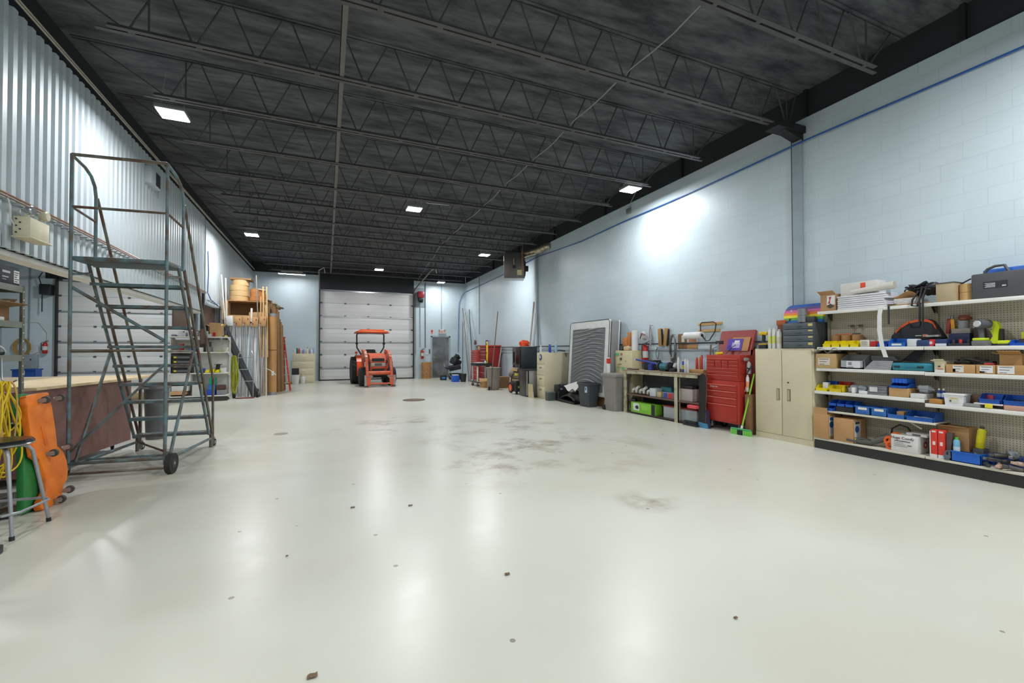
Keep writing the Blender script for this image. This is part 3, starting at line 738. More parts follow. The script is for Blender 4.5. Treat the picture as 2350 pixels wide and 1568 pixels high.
# hook and yellow cords
m = MB().tube([(-2.535, 5.06, 1.34), (-2.53, 5.06, 1.16), (-2.51, 5.05, 1.13), (-2.46, 5.04, 1.125), (-2.42, 5.03, 1.15)], 0.006, 'galv', n=6)
m.thing('hook', 'bent wire hook under the left shelving holding yellow cord', 'hook', (-2.53, 5.06, 1.3))
m = MB(); rr = random.Random(11)
for k in range(13):
    wy = rr.uniform(0.05, 0.20); zb = rr.uniform(0.28, 0.72) if k % 3 else rr.uniform(0.18, 0.4); x = -2.46 + rr.uniform(-0.05, 0.05); cy = 4.99 + rr.uniform(-0.06, 0.02)
    pts = []
    for j in range(34):
        a = 2 * PI * j / 34; ww = wy * (0.25 + 0.75 * (1 - math.cos(a)) / 2) if math.cos(a) > -2 else wy
        pts.append((x + 0.03 * math.sin(a * 2 + k), cy - wy * 0.35 + ww * math.sin(a) * 1.15, 1.145 - 0.01 * k / 15 - (1.14 - zb) * (1 - math.cos(a)) / 2))
    m.tube(pts, 0.0066, 'e9c61c' if k % 6 else 'c8a25a', n=6, closed=True)
m.thing('extension_cable', 'long yellow extension cord looped over a hook at the left edge', 'cord', (-2.56, 5.0, 1.13))

# ================================================================ creepers leaning together
OL = [(5.219, 1.013), (5.40, 1.024), (5.56, 1.02), (5.567, 0.876), (5.544, 0.673), (5.51, 0.50), (5.584, 0.431), (5.607, 0.336), (5.596, 0.252), (5.553, 0.165), (5.47, 0.121), (5.44, 0.086), (5.396, 0.02), (5.257, 0.005), (5.15, 0.002), (5.085, 0.012), (5.07, 0.05), (5.106, 0.094), (5.206, 0.153), (5.228, 0.246), (5.231, 0.305), (5.221, 0.426), (5.148, 0.482), (5.16, 0.606), (5.174, 0.782)]
def creeper(label, mm, off, shift, casters_, OL=OL):
    lean = math.atan(0.18)
    X = xfm((-2.27 + off, 0, 0), 0, 0, -lean)
    root = T('mechanic_creeper', label, 'creeper', (-2.27 + off, 5.3 + shift, 0))
    b = MB(X).prism([(y + shift, z) for y, z in OL], 'X', -0.055, 0.0, mm)
    g = list(b.bm.edges); bmesh.ops.bevel(b.bm, geom=[e for e in g if e.calc_length() > 0.02], offset=0.012, segments=2, profile=0.5, affect='EDGES')
    for f in b.bm.faces: f.smooth = True
    if casters_: b.bx(0.0, 0.006, 5.50 + shift, 5.535 + shift, 0.93, 0.99, 'card_dark').bx(0.001, 0.006, 5.32 + shift, 5.36 + shift, 0.54, 0.72, mm, 0.002)
    b.build('creeper_board', root)
    if casters_:
        for y, z in ((5.37, 0.95), (5.62, 0.945), (5.315, 0.46), (5.575, 0.465), (5.27, 0.035), (5.43, 0.08)):
            XX = X @ xfm((0.0, y + shift, z))
            MB(XX).cyl((0, 0, 0), (0.02, 0, 0), 0.018, 'galv', n=12).cyl((0.05, -0.012, 0.0), (0.05, 0.012, 0.0), 0.034, '4a4a48', n=16).cyl((0.05, -0.014, 0.0), (0.05, 0.014, 0.0), 0.015, 'galv', n=10).bx(0.015, 0.06, -0.02, -0.014, -0.02, 0.02, 'galv').bx(0.015, 0.06, 0.014, 0.02, -0.02, 0.02, 'galv').build('caster', root)
    return root
creeper('orange plastic mechanic creeper standing on end beside the stool', 'orange_plastic', 0.0, 0.0, True)
creeper('green plastic mechanic creeper standing behind the orange one', '2f8a45', -0.075, 0.0, False, [(5.0, 0.02), (5.28, 0.0), (5.36, 0.5), (5.56, 1.0), (5.33, 1.03), (5.26, 0.97), (5.16, 0.5)])
# ================================================================ stool
SX, SY = -2.305, 4.60
root = T('bar_stool', 'black topped round stool with grey tube legs beside the creepers', 'stool', (SX, SY, 0))
MB().lathe([(0.165, 0.665), (0.18, 0.675), (0.185, 0.695), (0.17, 0.712), (0.05, 0.718)], (SX, SY, 0), '1f2022,0.25', n=32).build('seat', root)
MB().lathe([(0.181, 0.672), (0.187, 0.68), (0.181, 0.688)], (SX, SY, 0), 'chrome', n=32).build('seat_trim', root)
for a in (40, 130, 220, 310):
    c, s_ = math.cos(R(a)), math.sin(R(a))
    MB().tube([(SX + 0.10 * c, SY + 0.10 * s_, 0.655), (SX + 0.15 * c, SY + 0.15 * s_, 0.64), (SX + 0.175 * c, SY + 0.175 * s_, 0.60), (SX + 0.275 * c, SY + 0.275 * s_, 0.02)], 0.0125, 'a9abae,0.4,0.4', n=10).build('leg', root)
    MB().cyl((SX + 0.275 * c, SY + 0.275 * s_, 0), (SX + 0.272 * c, SY + 0.272 * s_, 0.03), 0.016, 'black_plastic', n=10).build('foot_cap', root)
pts = []
for a in (40, 130, 220, 310):
    for d in (-10, 10): pts.append((SX + 0.262 * math.cos(R(a + d)), SY + 0.262 * math.sin(R(a + d)), 0.19))
MB().tube(pts, 0.0105, 'a9abae,0.4,0.4', n=8, closed=True).build('foot_ring', root)
m = MB().bx(-2.42, -2.07, 3.95, 4.20, 0.02, 0.115, 'b9b8b2', 0.04, seg=3).bx(-2.10, -2.055, 4.02, 4.16, 0.0, 0.06, 'black_plastic', 0.01).bx(-2.4, -2.2, 3.97, 4.18, 0.0, 0.03, 'black_plastic')
m.thing('floor_cleaner', 'rounded grey machine end on the floor at the lower left edge', 'machine', (-2.2, 4.1, 0))
m = MB().tube([(-3.6, 4.75, 0.012), (-3.0, 4.9, 0.012), (-2.6, 4.93, 0.012), (-2.42, 4.97, 0.012)], 0.010, 'black_plastic', n=6)
m.thing('hose', 'black hose lying on the floor behind the stool', 'hose', (-2.5, 4.95, 0))
m = MB().bx(-3.0, -2.6, 4.3, 5.2, 0.121, 0.20, 'wood', 0.004).blob((-2.8, 4.8, 0.28), 0.12, 'junk', (1.2, 2.2, 0.7), 0.3, 5)
m.thing('scrap_pile', 'dark scrap wood and parts heaped on the bottom left shelving board', 'scrap pile', (-2.8, 4.8, 0.12))
m = MB().bx(-3.0, -2.58, 4.5, 5.3, 0.751, 0.86, '2e5a4a,0.5,0.2', 0.01); m.thing('green_toolbox', 'dark green metal case behind the yellow cord', 'case', (-2.8, 4.9, 0.75))

# ================================================================ on the corrugated wall
m = MB(); y = 5.93
for dz, c in ((0.0, 'copper'), (-0.028, '8c7a6d,0.5,0.4')):
    m.tube([(XL + 0.03, YN + 1, 2.985 + dz), (XL + 0.03, 7.0, 2.985 + dz), (XL + 0.03, YJ - 0.1, 2.975 + dz)], 0.011, c, n=6)
m.thing('copper_pipe', 'twin rusty copper pipes running along the corrugated wall', 'pipe', (XL + 0.03, 6, 2.98))
m = MB()
for dz in (0.0, 0.035):
    m.tube([(XL + 0.06, YN + 1, ZW + 0.02 + dz), (XL + 0.06, 8, ZW + 0.02 + dz), (XL + 0.05, 15, ZW + 0.01 + dz), (XL + 0.06, YB - 0.1, ZW + 0.02 + dz)], 0.012, 'b1ab9d,0.5,0.3', n=6)
m.thing('electrical_conduit', 'pair of pale conduits along the top of the corrugated wall', 'conduit', (XL + 0.06, 8, ZW + 0.02))
root = T('emergency_light', 'cream emergency light unit with two lamp heads on the corrugated wall', 'emergency light', (XL + 0.08, 6.3, 2.58))
MB().bx(XL + 0.01, XL + 0.15, 6.12, 6.46, 2.59, 2.80, 'd9d4b4,0.45', 0.008).bx(XL + 0.01, XL + 0.17, 6.10, 6.48, 2.575, 2.592, 'd9d4b4,0.45', 0.003).build('housing', root)
h_ = MB()
for k in range(5): h_.cyl((XL + 0.04 + 0.03 * (k % 2), 6.118, 2.63 + k * 0.035), (XL + 0.04 + 0.03 * (k % 2), 6.112, 2.63 + k * 0.035), 0.008, 'black_plastic', n=8)
h_.build('knockouts', root)
for y, dx, c in ((6.2, 0.06, 'chrome'), (6.42, 0.12, 'd9d4b4,0.45')):
    MB().cyl((XL + 0.08, y, 2.80), (XL + 0.08, y, 2.86), 0.012, 'd9d4b4,0.45', n=8).lathe([(0.02, -0.04), (0.05, 0.0), (0.055, 0.03), (0.045, 0.04)], (XL + 0.08 + dx * 0.3, y, 2.885), c, n=14, axis='X').build('lamp_head', root)
MB().tube([(XL + 0.03, 6.11, 2.7), (XL + 0.03, 6.05, 2.75), (XL + 0.03, 6.03, 2.9), (XL + 0.03, 5.97, 3.0)], 0.007, 'white_paint', n=6).build('cable', root)
root = T('vent_box', 'small square vent box with a dark opening high on the corrugated wall', 'vent', (XL + 0.05, 9.95, 4.45))
MB().bx(XL - 0.03, XL + 0.10, 9.65, 10.12, 4.42, 4.72, 'corrugated', 0.005).build('vent_housing', root)
MB().bx(XL + 0.10, XL + 0.104, 9.88, 10.1, 4.45, 4.69, '2c3034').build('vent_opening', root)
m = MB().tube([(XL + 0.04, YJ, 4.1), (XL + 0.05, YJ + 0.03, 3.5), (XL + 0.04, YJ, 2.98), (XL + 0.05, YJ + 0.3, 2.82), (XL + 0.05, YJ + 1.2, 2.74)], 0.012, 'hose_blue', n=6)
m.thing('air_hose', 'blue air hose hanging down the left corrugated wall joint', 'hose', (XL + 0.04, YJ, 3.4))
m = MB()
for k in range(26): m.tube([(XL + 0.02 + 0.03 * math.sin(k * 2.4), YJ + 0.1 + k * 0.06, 2.80 - 0.02 * math.sin(k) - k * 0.002), (XL + 0.03, YJ + 0.14 + k * 0.06, 2.77 - k * 0.002), (XL + 0.02 - 0.03 * math.cos(k * 1.7), YJ + 0.18 + k * 0.06, 2.80 - k * 0.002)], 0.008, 'galv', n=5)
m.thing('wire_bundle', 'tangled wires along the edge above the brown boards', 'wires', (XL + 0.02, YJ + 0.8, 2.78))
# brown boards hanging in the opening
for i, (y0, y1, z0, z1, t) in enumerate(((11.75, 12.95, 1.9, 2.40, 'brown board hanging under the corrugated wall left of the blue hose'), (14.05, 15.55, 1.6, 2.69, 'large dark brown board standing behind the white steel shelving'))):
    m = MB().bx(XL - 0.14, XL - 0.11, y0, y1, z0, z1, '5b463c', 0.004).bx(XL - 0.145, XL - 0.105, y1 - 0.03, y1, z0, z1, '3b3533')
    m.thing('brown_board', t, 'board', (XL - 0.12, (y0 + y1) / 2, z0))
m = MB().bx(XL - 0.12, XL - 0.02, 15.6, 15.85, 0, 2.7, '6d6f71,0.5,0.3'); m.thing('grey_post', 'grey steel post between the brown board and the trim rack', 'post', (XL - 0.07, 15.7, 0))

# ================================================================ neighbouring bay, along its back wall
extinguisher('red fire extinguisher on the wall left of the neighbouring bay door', -9.9, YB - 0.09, 1.32, (0, 1), 0.5)
m = MB()
for k in range(6):
    pts = [(-10.55 + (0.16 + 0.02 * k) * math.sin(2 * PI * j / 14), YB - 0.05 - 0.008 * k, 1.56 + (0.26 + 0.015 * k) * math.cos(2 * PI * j / 14)) for j in range(14)]
    m.tube(pts, 0.014, 'c09a4a' if k % 2 else '8a7a5e', n=5, closed=True)
m.thing('cable_coil', 'coil of tan cable hanging on the neighbouring bay wall', 'cable coil', (-10.55, YB - 0.05, 1.3))
m = MB().bx(-10.5, -10.1, YB - 0.13, YB, 0.75, 1.28, '9fabb2,0.45,0.2', 0.01).bx(-10.3, -10.26, YB - 0.14, YB - 0.13, 1.05, 1.12, 'dark_grey'); m.thing('breaker_box', 'grey blue electrical panel low on the neighbouring bay wall', 'electrical panel', (-10.3, YB - 0.06, 0.75))
m = MB().tube([(-10.38, YB - 0.03, 1.28), (-10.38, YB - 0.03, 4.8)], 0.02, '8d9aa2', n=6).tube([(-10.3, YB - 0.03, 1.28), (-9.9, YB - 0.03, 1.5), (-9.85, YB - 0.03, 2.1), (-10.1, YB - 0.03, 2.5), (-10.9, YB - 0.03, 2.55)], 0.012, 'white_paint', n=6)
m.thing('electrical_conduit', 'vertical grey conduit rising from the wall panel in the neighbouring bay', 'conduit', (-10.38, YB - 0.03, 1.3))
root = T('plastic_tote', 'blue plastic tub on the floor by the neighbouring bay back wall', 'tub', (-9.75, 20.8, 0))
c = MB(); 
for q in ((-10.05, -9.45, 20.6, 20.61), (-10.05, -9.45, 20.99, 21.0), (-10.05, -10.04, 20.6, 21.0), (-9.46, -9.45, 20.6, 21.0)): c.bx(*q, 0, 0.78, 'blue_bin_dark')
c.bx(-10.05, -9.45, 20.6, 21.0, 0, 0.02, 'blue_bin_dark').bx(-10.08, -9.42, 20.57, 20.6, 0.74, 0.78, 'blue_bin_dark').bx(-10.08, -9.42, 20.99, 21.02, 0.74, 0.78, 'blue_bin_dark'); c.build('tub_body', root)
MB().bx(-9.85, -9.72, 20.592, 20.599, 0.58, 0.73, 'paper').build('paper_label', root)
root = T('door_operator', 'black door opener box with a hanging chain by the neighbouring bay door', 'door opener', (LX0 - 0.3, YB - 0.15, 3.6))
MB().bx(LX0 - 0.45, LX0 - 0.12, YB - 0.32, YB - 0.02, 3.55, 3.95, 'black_plastic', 0.02).build('motor_housing', root)
MB().tube([(LX0 - 0.4, YB - 0.2, 3.55), (LX0 - 0.4, YB - 0.2, 2.9)], 0.018, 'steel_black', n=6).tube([(LX0 - 0.42, YB - 0.2, 3.9), (LX0 - 0.5, YB - 0.2, 4.2), (LX0 - 0.4, YB - 0.2, 4.4)], 0.018, 'steel_black', n=6).build('chain', root)
m = MB().cyl((-4.95, 15.0, 0.13), (-3.95, 15.55, 0.13), 0.13, 'b49a75', n=18).cyl((-3.95, 15.55, 0.13), (-3.948, 15.551, 0.13), 0.06, 'card_dark', n=12)
m.thing('carpet_roll', 'tan roll lying on the floor beyond the plywood bench', 'roll', (-4.4, 15.3, 0))
# ================================================================ white steel shelving (gondola) on the left
GX0, GX1, GY0, GY1 = -3.93, -2.58, 14.42, 14.92
root = T('steel_shelving', 'white steel shelving unit beside the trim rack, seen through the rolling ladder', 'shelf', (-3.25, 14.7, 0))
MB().bx(GX0, GX1, GY1 - 0.03, GY1, 0.0, 1.72, 'dcdcd4', 0.003).build('back_panel', root)
for x in (GX0, GX1 - 0.03): MB().bx(x, x + 0.03, GY1 - 0.09, GY1 - 0.03, 0, 1.75, 'dcdcd4').build('upright', root)
MB().bx(GX0, GX0 + 0.02, GY0 + 0.08, GY1, 0.0, 1.72, 'dcdcd4').build('end_panel', root)
for z, d in ((1.80, 0.0), (1.375, 0.05), (0.79, 0.03), (0.16, 0.0)):
    MB().bx(GX0 - 0.02, GX1, GY0 + d, GY1 - 0.03, z - 0.03, z, 'e3e2da', 0.003).build('shelf_board', root)
    for x in (GX0, GX1 - 0.01): MB().prism([(GY0 + d + 0.04, z - 0.03), (GY1 - 0.03, z - 0.03), (GY1 - 0.03, z - 0.14)], 'X', x, x + 0.008, 'dcdcd4').build('bracket', root)
MB().bx(GX0, GX1, GY0 + 0.03, GY0 + 0.05, 0, 0.13, '3a3a38').build('kick_plate', root)
def boxes(lst):
    out = []
    for nm, lb, ct, q, mm in lst:
        x0, x1, y0, y1, z0, z1 = q
        out.append(MB().bx(x0, x1, y0, y1, z0, z1, mm, min(0.006, (z1 - z0) * 0.2)).thing(nm, lb, ct, ((x0 + x1) / 2, (y0 + y1) / 2, z0)))
    return out
m = MB(); rr = random.Random(4)
for k in range(14): m.bx(-3.9 + k * 0.075, -3.80 + k * 0.075, 14.45 + rr.uniform(0, .2), 14.72, 1.801, 1.84 + rr.uniform(0, .12), rr.choice(['e6e4e8', 'cfc8d8', 'dfdfe2', '8e8894']), xf=None)
m.thing('paper_pile', 'loose white printed packets heaped along the top white shelf', 'papers', (-3.4, 14.6, 1.80))['kind'] = 'stuff'
root = carton('torn open carton with a red mark on the top white shelf', -3.02, -2.74, 14.5, 14.8, 1.801, 2.10, 'card_light', flaps=1, sticker=[('-y', 0.25, 0.5, 0.02, 0.4, 'c2281f')])
carton('low brown carton behind papers on the top white shelf', -3.4, -3.1, 14.62, 14.86, 1.85, 1.97, 'card_dark')
m = MB().bx(-2.72, -2.60, 14.5, 14.62, 1.801, 1.83, 'black_plastic', 0.005).tube([(-2.69, 14.55, 1.83), (-2.68, 14.55, 1.95)], 0.008, 'galv', n=6).tube([(-2.65, 14.55, 1.83), (-2.64, 14.56, 1.98)], 0.008, 'galv', n=6).bx(-2.66, -2.6, 14.48, 14.53, 1.80, 1.84, 'e0c93a')
m.thing('clamp', 'black clamp with bright rods at the right end of the top white shelf', 'clamp', (-2.66, 14.55, 1.80))
boxes([
 ('tin', 'small red tin on the second white shelf near the left end', 'tin', (-3.72, -3.64, 14.55, 14.65, 1.376, 1.60), 'b02424'),
 ('plastic_box', 'low blue box on the second white shelf', 'box', (-3.50, -3.36, 14.52, 14.66, 1.376, 1.45), '3f78c0'),
 ('drill_case', 'grey machine head at the middle of the second white shelf', 'machine part', (-3.12, -2.98, 14.55, 14.7, 1.376, 1.52), '77797b'),
 ('white_box', 'small white box on the second white shelf', 'box', (-3.28, -3.18, 14.52, 14.66, 1.376, 1.50), 'e0e0dc'),
 ('brown_box', 'dark brown box at the back of the second white shelf', 'box', (-3.30, -3.05, 14.7, 14.86, 1.376, 1.66), '5c4842'),
 ('cream_box', 'cream box at the right end of the second white shelf', 'box', (-2.72, -2.60, 14.56, 14.72, 1.376, 1.50), 'd4d0bc'),
 ('yellow_tray', 'thin yellow tray on the second white shelf', 'tray', (-2.86, -2.74, 14.50, 14.62, 1.376, 1.40), 'dcc73e'),
 ('white_box', 'white box beside yellow bins on the third white shelf', 'box', (-2.76, -2.63, 14.5, 14.62, 0.791, 0.92), 'e4e2dc'),
 ('teal_box', 'teal green box on top of blue boxes, lowest white shelf', 'box', (-3.03, -2.88, 14.5, 14.7, 0.46, 0.64), '1f9a80'),
 ('blue_crate', 'bright blue crate on the lowest white shelf', 'crate', (-3.10, -2.88, 14.48, 14.72, 0.161, 0.30), '1c4fc0'),
 ('blue_box', 'mid blue box stacked between teal box and blue crate', 'box', (-3.05, -2.88, 14.5, 14.7, 0.301, 0.458), '2c7ec4'),
 ('brown_case', 'dark brown case on the lowest white shelf at the right', 'case', (-2.86, -2.66, 14.5, 14.75, 0.30, 0.43), '5a3c36'),
 ('grey_toolbox', 'grey tool box under the brown case on the lowest white shelf', 'box', (-2.84, -2.62, 14.48, 14.75, 0.161, 0.298), '8d8f92'),
 ('white_bin', 'white bin standing in the middle of the lowest white shelf', 'bin', (-3.42, -3.18, 14.5, 14.8, 0.161, 0.48), 'd8d8d4'),
 ('wood_slab', 'pale wooden slab on the lowest white shelf', 'wood', (-3.9, -3.55, 14.45, 14.8, 0.20, 0.30), 'd8ab78'),
 ('foam_sheet', 'stack of white foam sheets under the third white shelf', 'foam', (-3.90, -3.45, 14.45, 14.8, 0.50, 0.755), 'dddbd4'),
 ('white_slab', 'white slab above the wooden slab on the lowest white shelf', 'slab', (-3.88, -3.5, 14.47, 14.8, 0.301, 0.44), 'e2e2e0'),
])
hopper_bin('blue parts bin beside yellow ones on the third white shelf', -3.26, -3.14, 14.46, 14.62, 0.791, 0.12, 'blue_bin', rz=0)
for k in range(3): hopper_bin(('yellow bin next to the blue one on the third white shelf', 'middle yellow bin on the third white shelf', 'yellow bin under the black reel on the third white shelf')[k], -3.12 + k * 0.12, -3.01 + k * 0.12, 14.46, 14.62, 0.791, 0.085 + 0.01 * (k == 1), 'yellow_bin', group='yellow bins on the white shelving')
m = MB().cyl((-2.87, 14.68, 0.80), (-2.84, 14.68, 1.02), 0.05, 'black_plastic', n=14).lathe([(0.02, 0), (0.10, 0.01), (0.10, 0.02), (0.02, 0.03)], (-2.84, 14.68, 1.0), 'black_plastic', n=18)
m.thing('cable_reel', 'black cable reel standing behind the yellow bins', 'reel', (-2.86, 14.68, 0.79))
for k in range(4):
    root = T('parts_case', 'black parts case with a yellow latch, %s in the stack of four' % ('lowest', 'second from below', 'third from below', 'topmost')[k], 'case', (-3.66, 14.6, 0.791 + k * 0.125), 'black parts cases stacked on the third white shelf')
    MB().bx(-3.87, -3.45, 14.47, 14.82, 0.792 + k * 0.125, 0.91 + k * 0.125, '2b2c2f', 0.012).bx(-3.78, -3.47, 14.462, 14.47, 0.825 + k * 0.125, 0.875 + k * 0.125, '6b6d72').build('case_body', root)
    MB().bx(-3.83, -3.77, 14.455, 14.468, 0.83 + k * 0.125, 0.875 + k * 0.125, 'e5d32a').build('latch', root)

# ================================================================ trim rack
root = T('storage_rack', 'tall wooden storage rack of pale board above the bundles of trim', 'rack', (-2.3, 16.1, 0))
for x, y in ((-2.92, 15.62), (-1.82, 15.62), (-2.92, 16.2), (-1.82, 16.2)): MB().bx(x, x + 0.09, y, y + 0.09, 0, 2.93, 'wood_pale').build('post', root)
MB().bx(-2.93, -1.72, 15.58, 16.33, 2.93, 2.955, 'wood').build('top_board', root)
MB().bx(-2.85, -1.74, 16.28, 16.31, 2.3, 2.93, 'card_dark').build('back_board', root)
MB().bx(-2.93, -1.72, 15.66, 16.3, 2.42, 2.44, 'wood').build('shelf_board', root)
MB().bx(-2.93, -2.78, 15.56, 15.6, 2.35, 2.93, 'card_light').build('side_panel', root)
m = MB().poly([(-2.83, 15.55, 2.28), (-1.72, 15.55, 2.24), (-1.72, 15.56, 2.62), (-2.22, 15.56, 2.60), (-2.22, 15.56, 2.50), (-2.83, 15.56, 2.50)], 'card', 0.006)
m.thing('cardboard_sheet', 'creased cardboard sheet across the front of the trim rack', 'cardboard', (-2.3, 15.55, 2.25))
def edge_roll(label, x, y, z, r, h, mm, group):
    root = T('edging_roll', label, 'roll', (x, y, z), group)
    MB().lathe([(r, 0), (r, h), (r * 0.35, h), (r * 0.35, h * 0.98)], (x, y, z), mm, n=32).build('wound_band', root)
    MB().cyl((x, y, z + h), (x, y, z + h + 0.002), r * 0.34, 'card_dark', n=20).build('core', root)
for k in range(4): edge_roll('wide tan roll of edging on the rack, %s of the tan stack' % ('lowest', 'second from below', 'third from below', 'topmost')[k], -2.56 + (0.05 if k == 3 else 0.012 * (k % 2)), 16.0, 2.956 + k * 0.168, 0.27 - (0.03 if k == 3 else 0), 0.162, 'c9a775', 'tan edging rolls on the rack')
for k in range(3): edge_roll('orange brown roll of edging, %s of the right stack' % ('lowest', 'middle', 'topmost')[k], -2.05 + 0.02 * (k % 2), 16.05, 2.99 + k * 0.125, 0.245 - 0.015 * k, 0.12, 'ad7340', 'orange brown edging rolls on the rack')
m = MB().bx(-2.26, -1.9, 15.85, 16.2, 2.956, 2.989, '4d5058'); m.thing('dark_tray', 'dark grey tray under the orange brown rolls', 'tray', (-2.08, 16, 2.956))
m = MB().bx(-2.78, -2.2, 15.8, 16.3, 3.632, 3.69, 'card_dark').poly([(-2.3, 15.78, 3.69), (-2.18, 15.9, 3.60), (-2.18, 16.3, 3.60), (-2.3, 16.3, 3.69)], 'card_dark', 0.008)
m.thing('cardboard_sheet', 'folded brown cardboard lying on top of the tan rolls', 'cardboard', (-2.5, 16, 3.63))
m = MB().bx(-2.2, -1.85, 15.9, 16.25, 3.367, 3.40, 'card_dark').tube([(-2.0, 15.8, 3.36), (-1.82, 15.9, 3.35), (-1.77, 16.1, 3.30)], 0.012, 'paper', n=6)
m.thing('cardboard_sheet', 'small brown cardboard on top of the orange brown rolls', 'cardboard', (-2.0, 16, 3.367))
# trim bundles, each strip a thing
rr = random.Random(21); cols = ['d9d6d4', 'ecebe9', 'a9a29c', 'c6c1c3', '8a8078', 'e2dfe0', '9a9188']
for k in range(30):
    x = -2.76 + k * 0.035 + rr.uniform(-0.008, 0.008); c = cols[rr.randrange(7)]; ln = rr.uniform(2.15, 2.24); w_ = rr.uniform(0.008, 0.018)
    tx = rr.uniform(-0.13, 0.13)
    m = MB().poly([(x + tx - w_, 15.40, 0.0), (x + tx + w_, 15.40, 0.0), (x + w_, 15.52, ln), (x - w_, 15.52, ln)], c, 0.012)
    m.thing('trim_strip', 'thin upright trim strip leaning in the rack under the cardboard sleeves', 'trim strip', (x, 15.45, 0), 'trim strips standing in the rack')
for k in range(5):
    x0 = -2.79 + k * 0.212 + (0.02 if k else 0); h = 0.30; z = 2.16 - 0.02 * (k % 2)
    root = T('cardboard_sleeve', ('white blank sleeve at the left end of the row holding trim', 'brown sleeve next to the white one holding trim', 'brown sleeve at the middle of the row with red marks', 'brown sleeve second from the right holding trim', 'brown sleeve at the right end of the row holding trim')[k], 'sleeve', (x0 + 0.09, 15.52, z), 'sleeves holding the trim bundles')
    MB(xfm((x0 + 0.09, 15.45, z), 0, 0, R(2 * (k - 2)))).bx(-0.085, 0.085, -0.06, 0.05, 0, h, 'paper' if k == 0 else 'card', 0.003).build('sleeve_body', root)
    if k: 
        for q in range(2): MB(xfm((x0 + 0.09, 15.45, z), 0, 0, R(2 * (k - 2)))).prism([(-0.06 + q * 0.09, 0.05 + q * 0.13), (-0.035 + q * 0.09, 0.09 + q * 0.13), (-0.06 + q * 0.09, 0.13 + q * 0.13), (-0.07 + q * 0.09, 0.09 + q * 0.13)], 'Y', -0.063, -0.0605, 'b02a22').build('printed_mark', root)
for lb, p0, p1, r, c in (
    ('long white pole leaning against the far left wall, left one', (-2.66, 15.40, 0.0), (-2.93, 15.44, 3.70), 0.02, 'e4e2dc'),
    ('long white pole leaning against the far left wall, right one', (-2.76, 15.45, 0.0), (-2.84, 15.54, 3.62), 0.022, 'dcd7cf'),
    ('grey pole standing in front of the orange brown rolls', (-1.86, 15.35, 0.0), (-2.02, 15.5, 3.75), 0.016, '8f8478'),
    ('pale wooden pole sticking up at the rack, left one', (-1.80, 15.42, 1.2), (-1.84, 15.6, 3.42), 0.022, 'd9b27a'),
    ('pale wooden pole sticking up at the rack, right one', (-1.69, 15.42, 1.2), (-1.74, 15.6, 3.42), 0.02, 'd9b27a'),
    ('short pale wooden pole left of the tall poles', (-1.89, 15.46, 1.2), (-1.90, 15.58, 3.1), 0.02, 'd0a870'),
    ('short white tube poking out above the sleeves', (-2.14, 15.46, 2.3), (-2.14, 15.5, 2.72), 0.03, 'e4e2dc')):
    MB().cyl(p0, p1, r, c, n=10).thing('pole', lb, 'pole', p0)
for k, (x0, x1) in enumerate(((-2.80, -2.42), (-2.74, -2.34), (-2.67, -2.27))):
    p = MB().poly([(x0 - 0.14 - 0.03, 15.34 - 0.04 * k, 2.2), (x0 - 0.14 + 0.06, 15.34 - 0.04 * k, 2.2), (x1 + 0.42, 15.34 - 0.04 * k, 0.0), (x1 + 0.32, 15.34 - 0.04 * k, 0.0)], '4e5257' if k != 1 else '6a6c70', 0.02)
    p.thing('metal_channel', ('dark grey metal channel behind the hand truck, nearest the shelving', 'lighter grey metal channel between two dark ones behind the hand truck', 'dark grey metal channel behind the hand truck, nearest the rack')[k], 'channel', (x1 + 0.37, 15.34, 0), 'grey channels leaning behind the hand truck')
root = T('cardboard_tube', 'tall thick cardboard tube with grey metal ends beside the trim rack', 'tube', (-1.585, 15.75, 0))
MB().cyl((-1.585, 15.75, 0.0), (-1.585, 15.75, 2.58), 0.118, 'c2925a', n=28).build('tube_body', root)
for z in (0, 2.5): MB().cyl((-1.585, 15.75, z), (-1.585, 15.75, z + 0.09), 0.122, '9a9ea3,0.4,0.5', n=28).build('end_cap', root)
MB().cyl((-1.585, 15.75, 1.42), (-1.585, 15.75, 1.435), 0.121, '4a4038', n=28, cap=False).build('strap', root)
MB().bx(-1.60, -1.53, 15.62, 15.635, 0.62, 0.76, 'paper').build('paper_label', root)
# hand truck with hanging green yellow cord
root = T('hand_truck', 'chrome framed hand truck parked in front of the trim rack', 'hand truck', (-2.2, 15.1, 0))
for x in (-2.42, -2.02): MB().tube([(x, 15.02, 0.04), (x, 15.06, 1.25), (x + (0.06 if x < -2.2 else -0.06), 15.08, 1.4)], 0.014, 'chrome', n=8).build('frame_tube', root)
for z in (0.5, 0.85, 1.2): MB().tube([(-2.42, 15.04, z), (-2.02, 15.04, z)], 0.011, 'chrome', n=8).build('cross_bar', root)
MB().bx(-2.45, -1.98, 14.8, 15.02, 0.01, 0.02, '8c3a32').build('toe_plate', root)
for x in (-2.52, -1.92):
    MB().cyl((x - 0.03, 15.1, 0.13), (x + 0.03, 15.1, 0.13), 0.13, 'rubber', n=20).cyl((x - 0.034, 15.1, 0.13), (x + 0.034, 15.1, 0.13), 0.06, 'galv', n=14).build('wheel', root)
m = MB(); rr = random.Random(8)
for k in range(11):
    x = -2.50 + rr.uniform(-0.03, 0.03); zb = rr.uniform(0.12, 0.3); wd = rr.uniform(0.05, 0.11)
    m.tube([(x + wd * (0.7 + 0.3 * math.sin(j * 1.3 + k)) * math.sin(2 * PI * j / 16), 14.96 + 0.004 * k, 1.26 - (1.26 - zb) * (1 - math.cos(2 * PI * j / 16)) / 2) for j in range(16)], 0.010, 'b5b52c' if k % 3 else '8f9626', n=6, closed=True)
m.thing('extension_cable', 'yellow green cord hanging in long loops on the hand truck', 'cord', (-2.48, 15.02, 0.2))
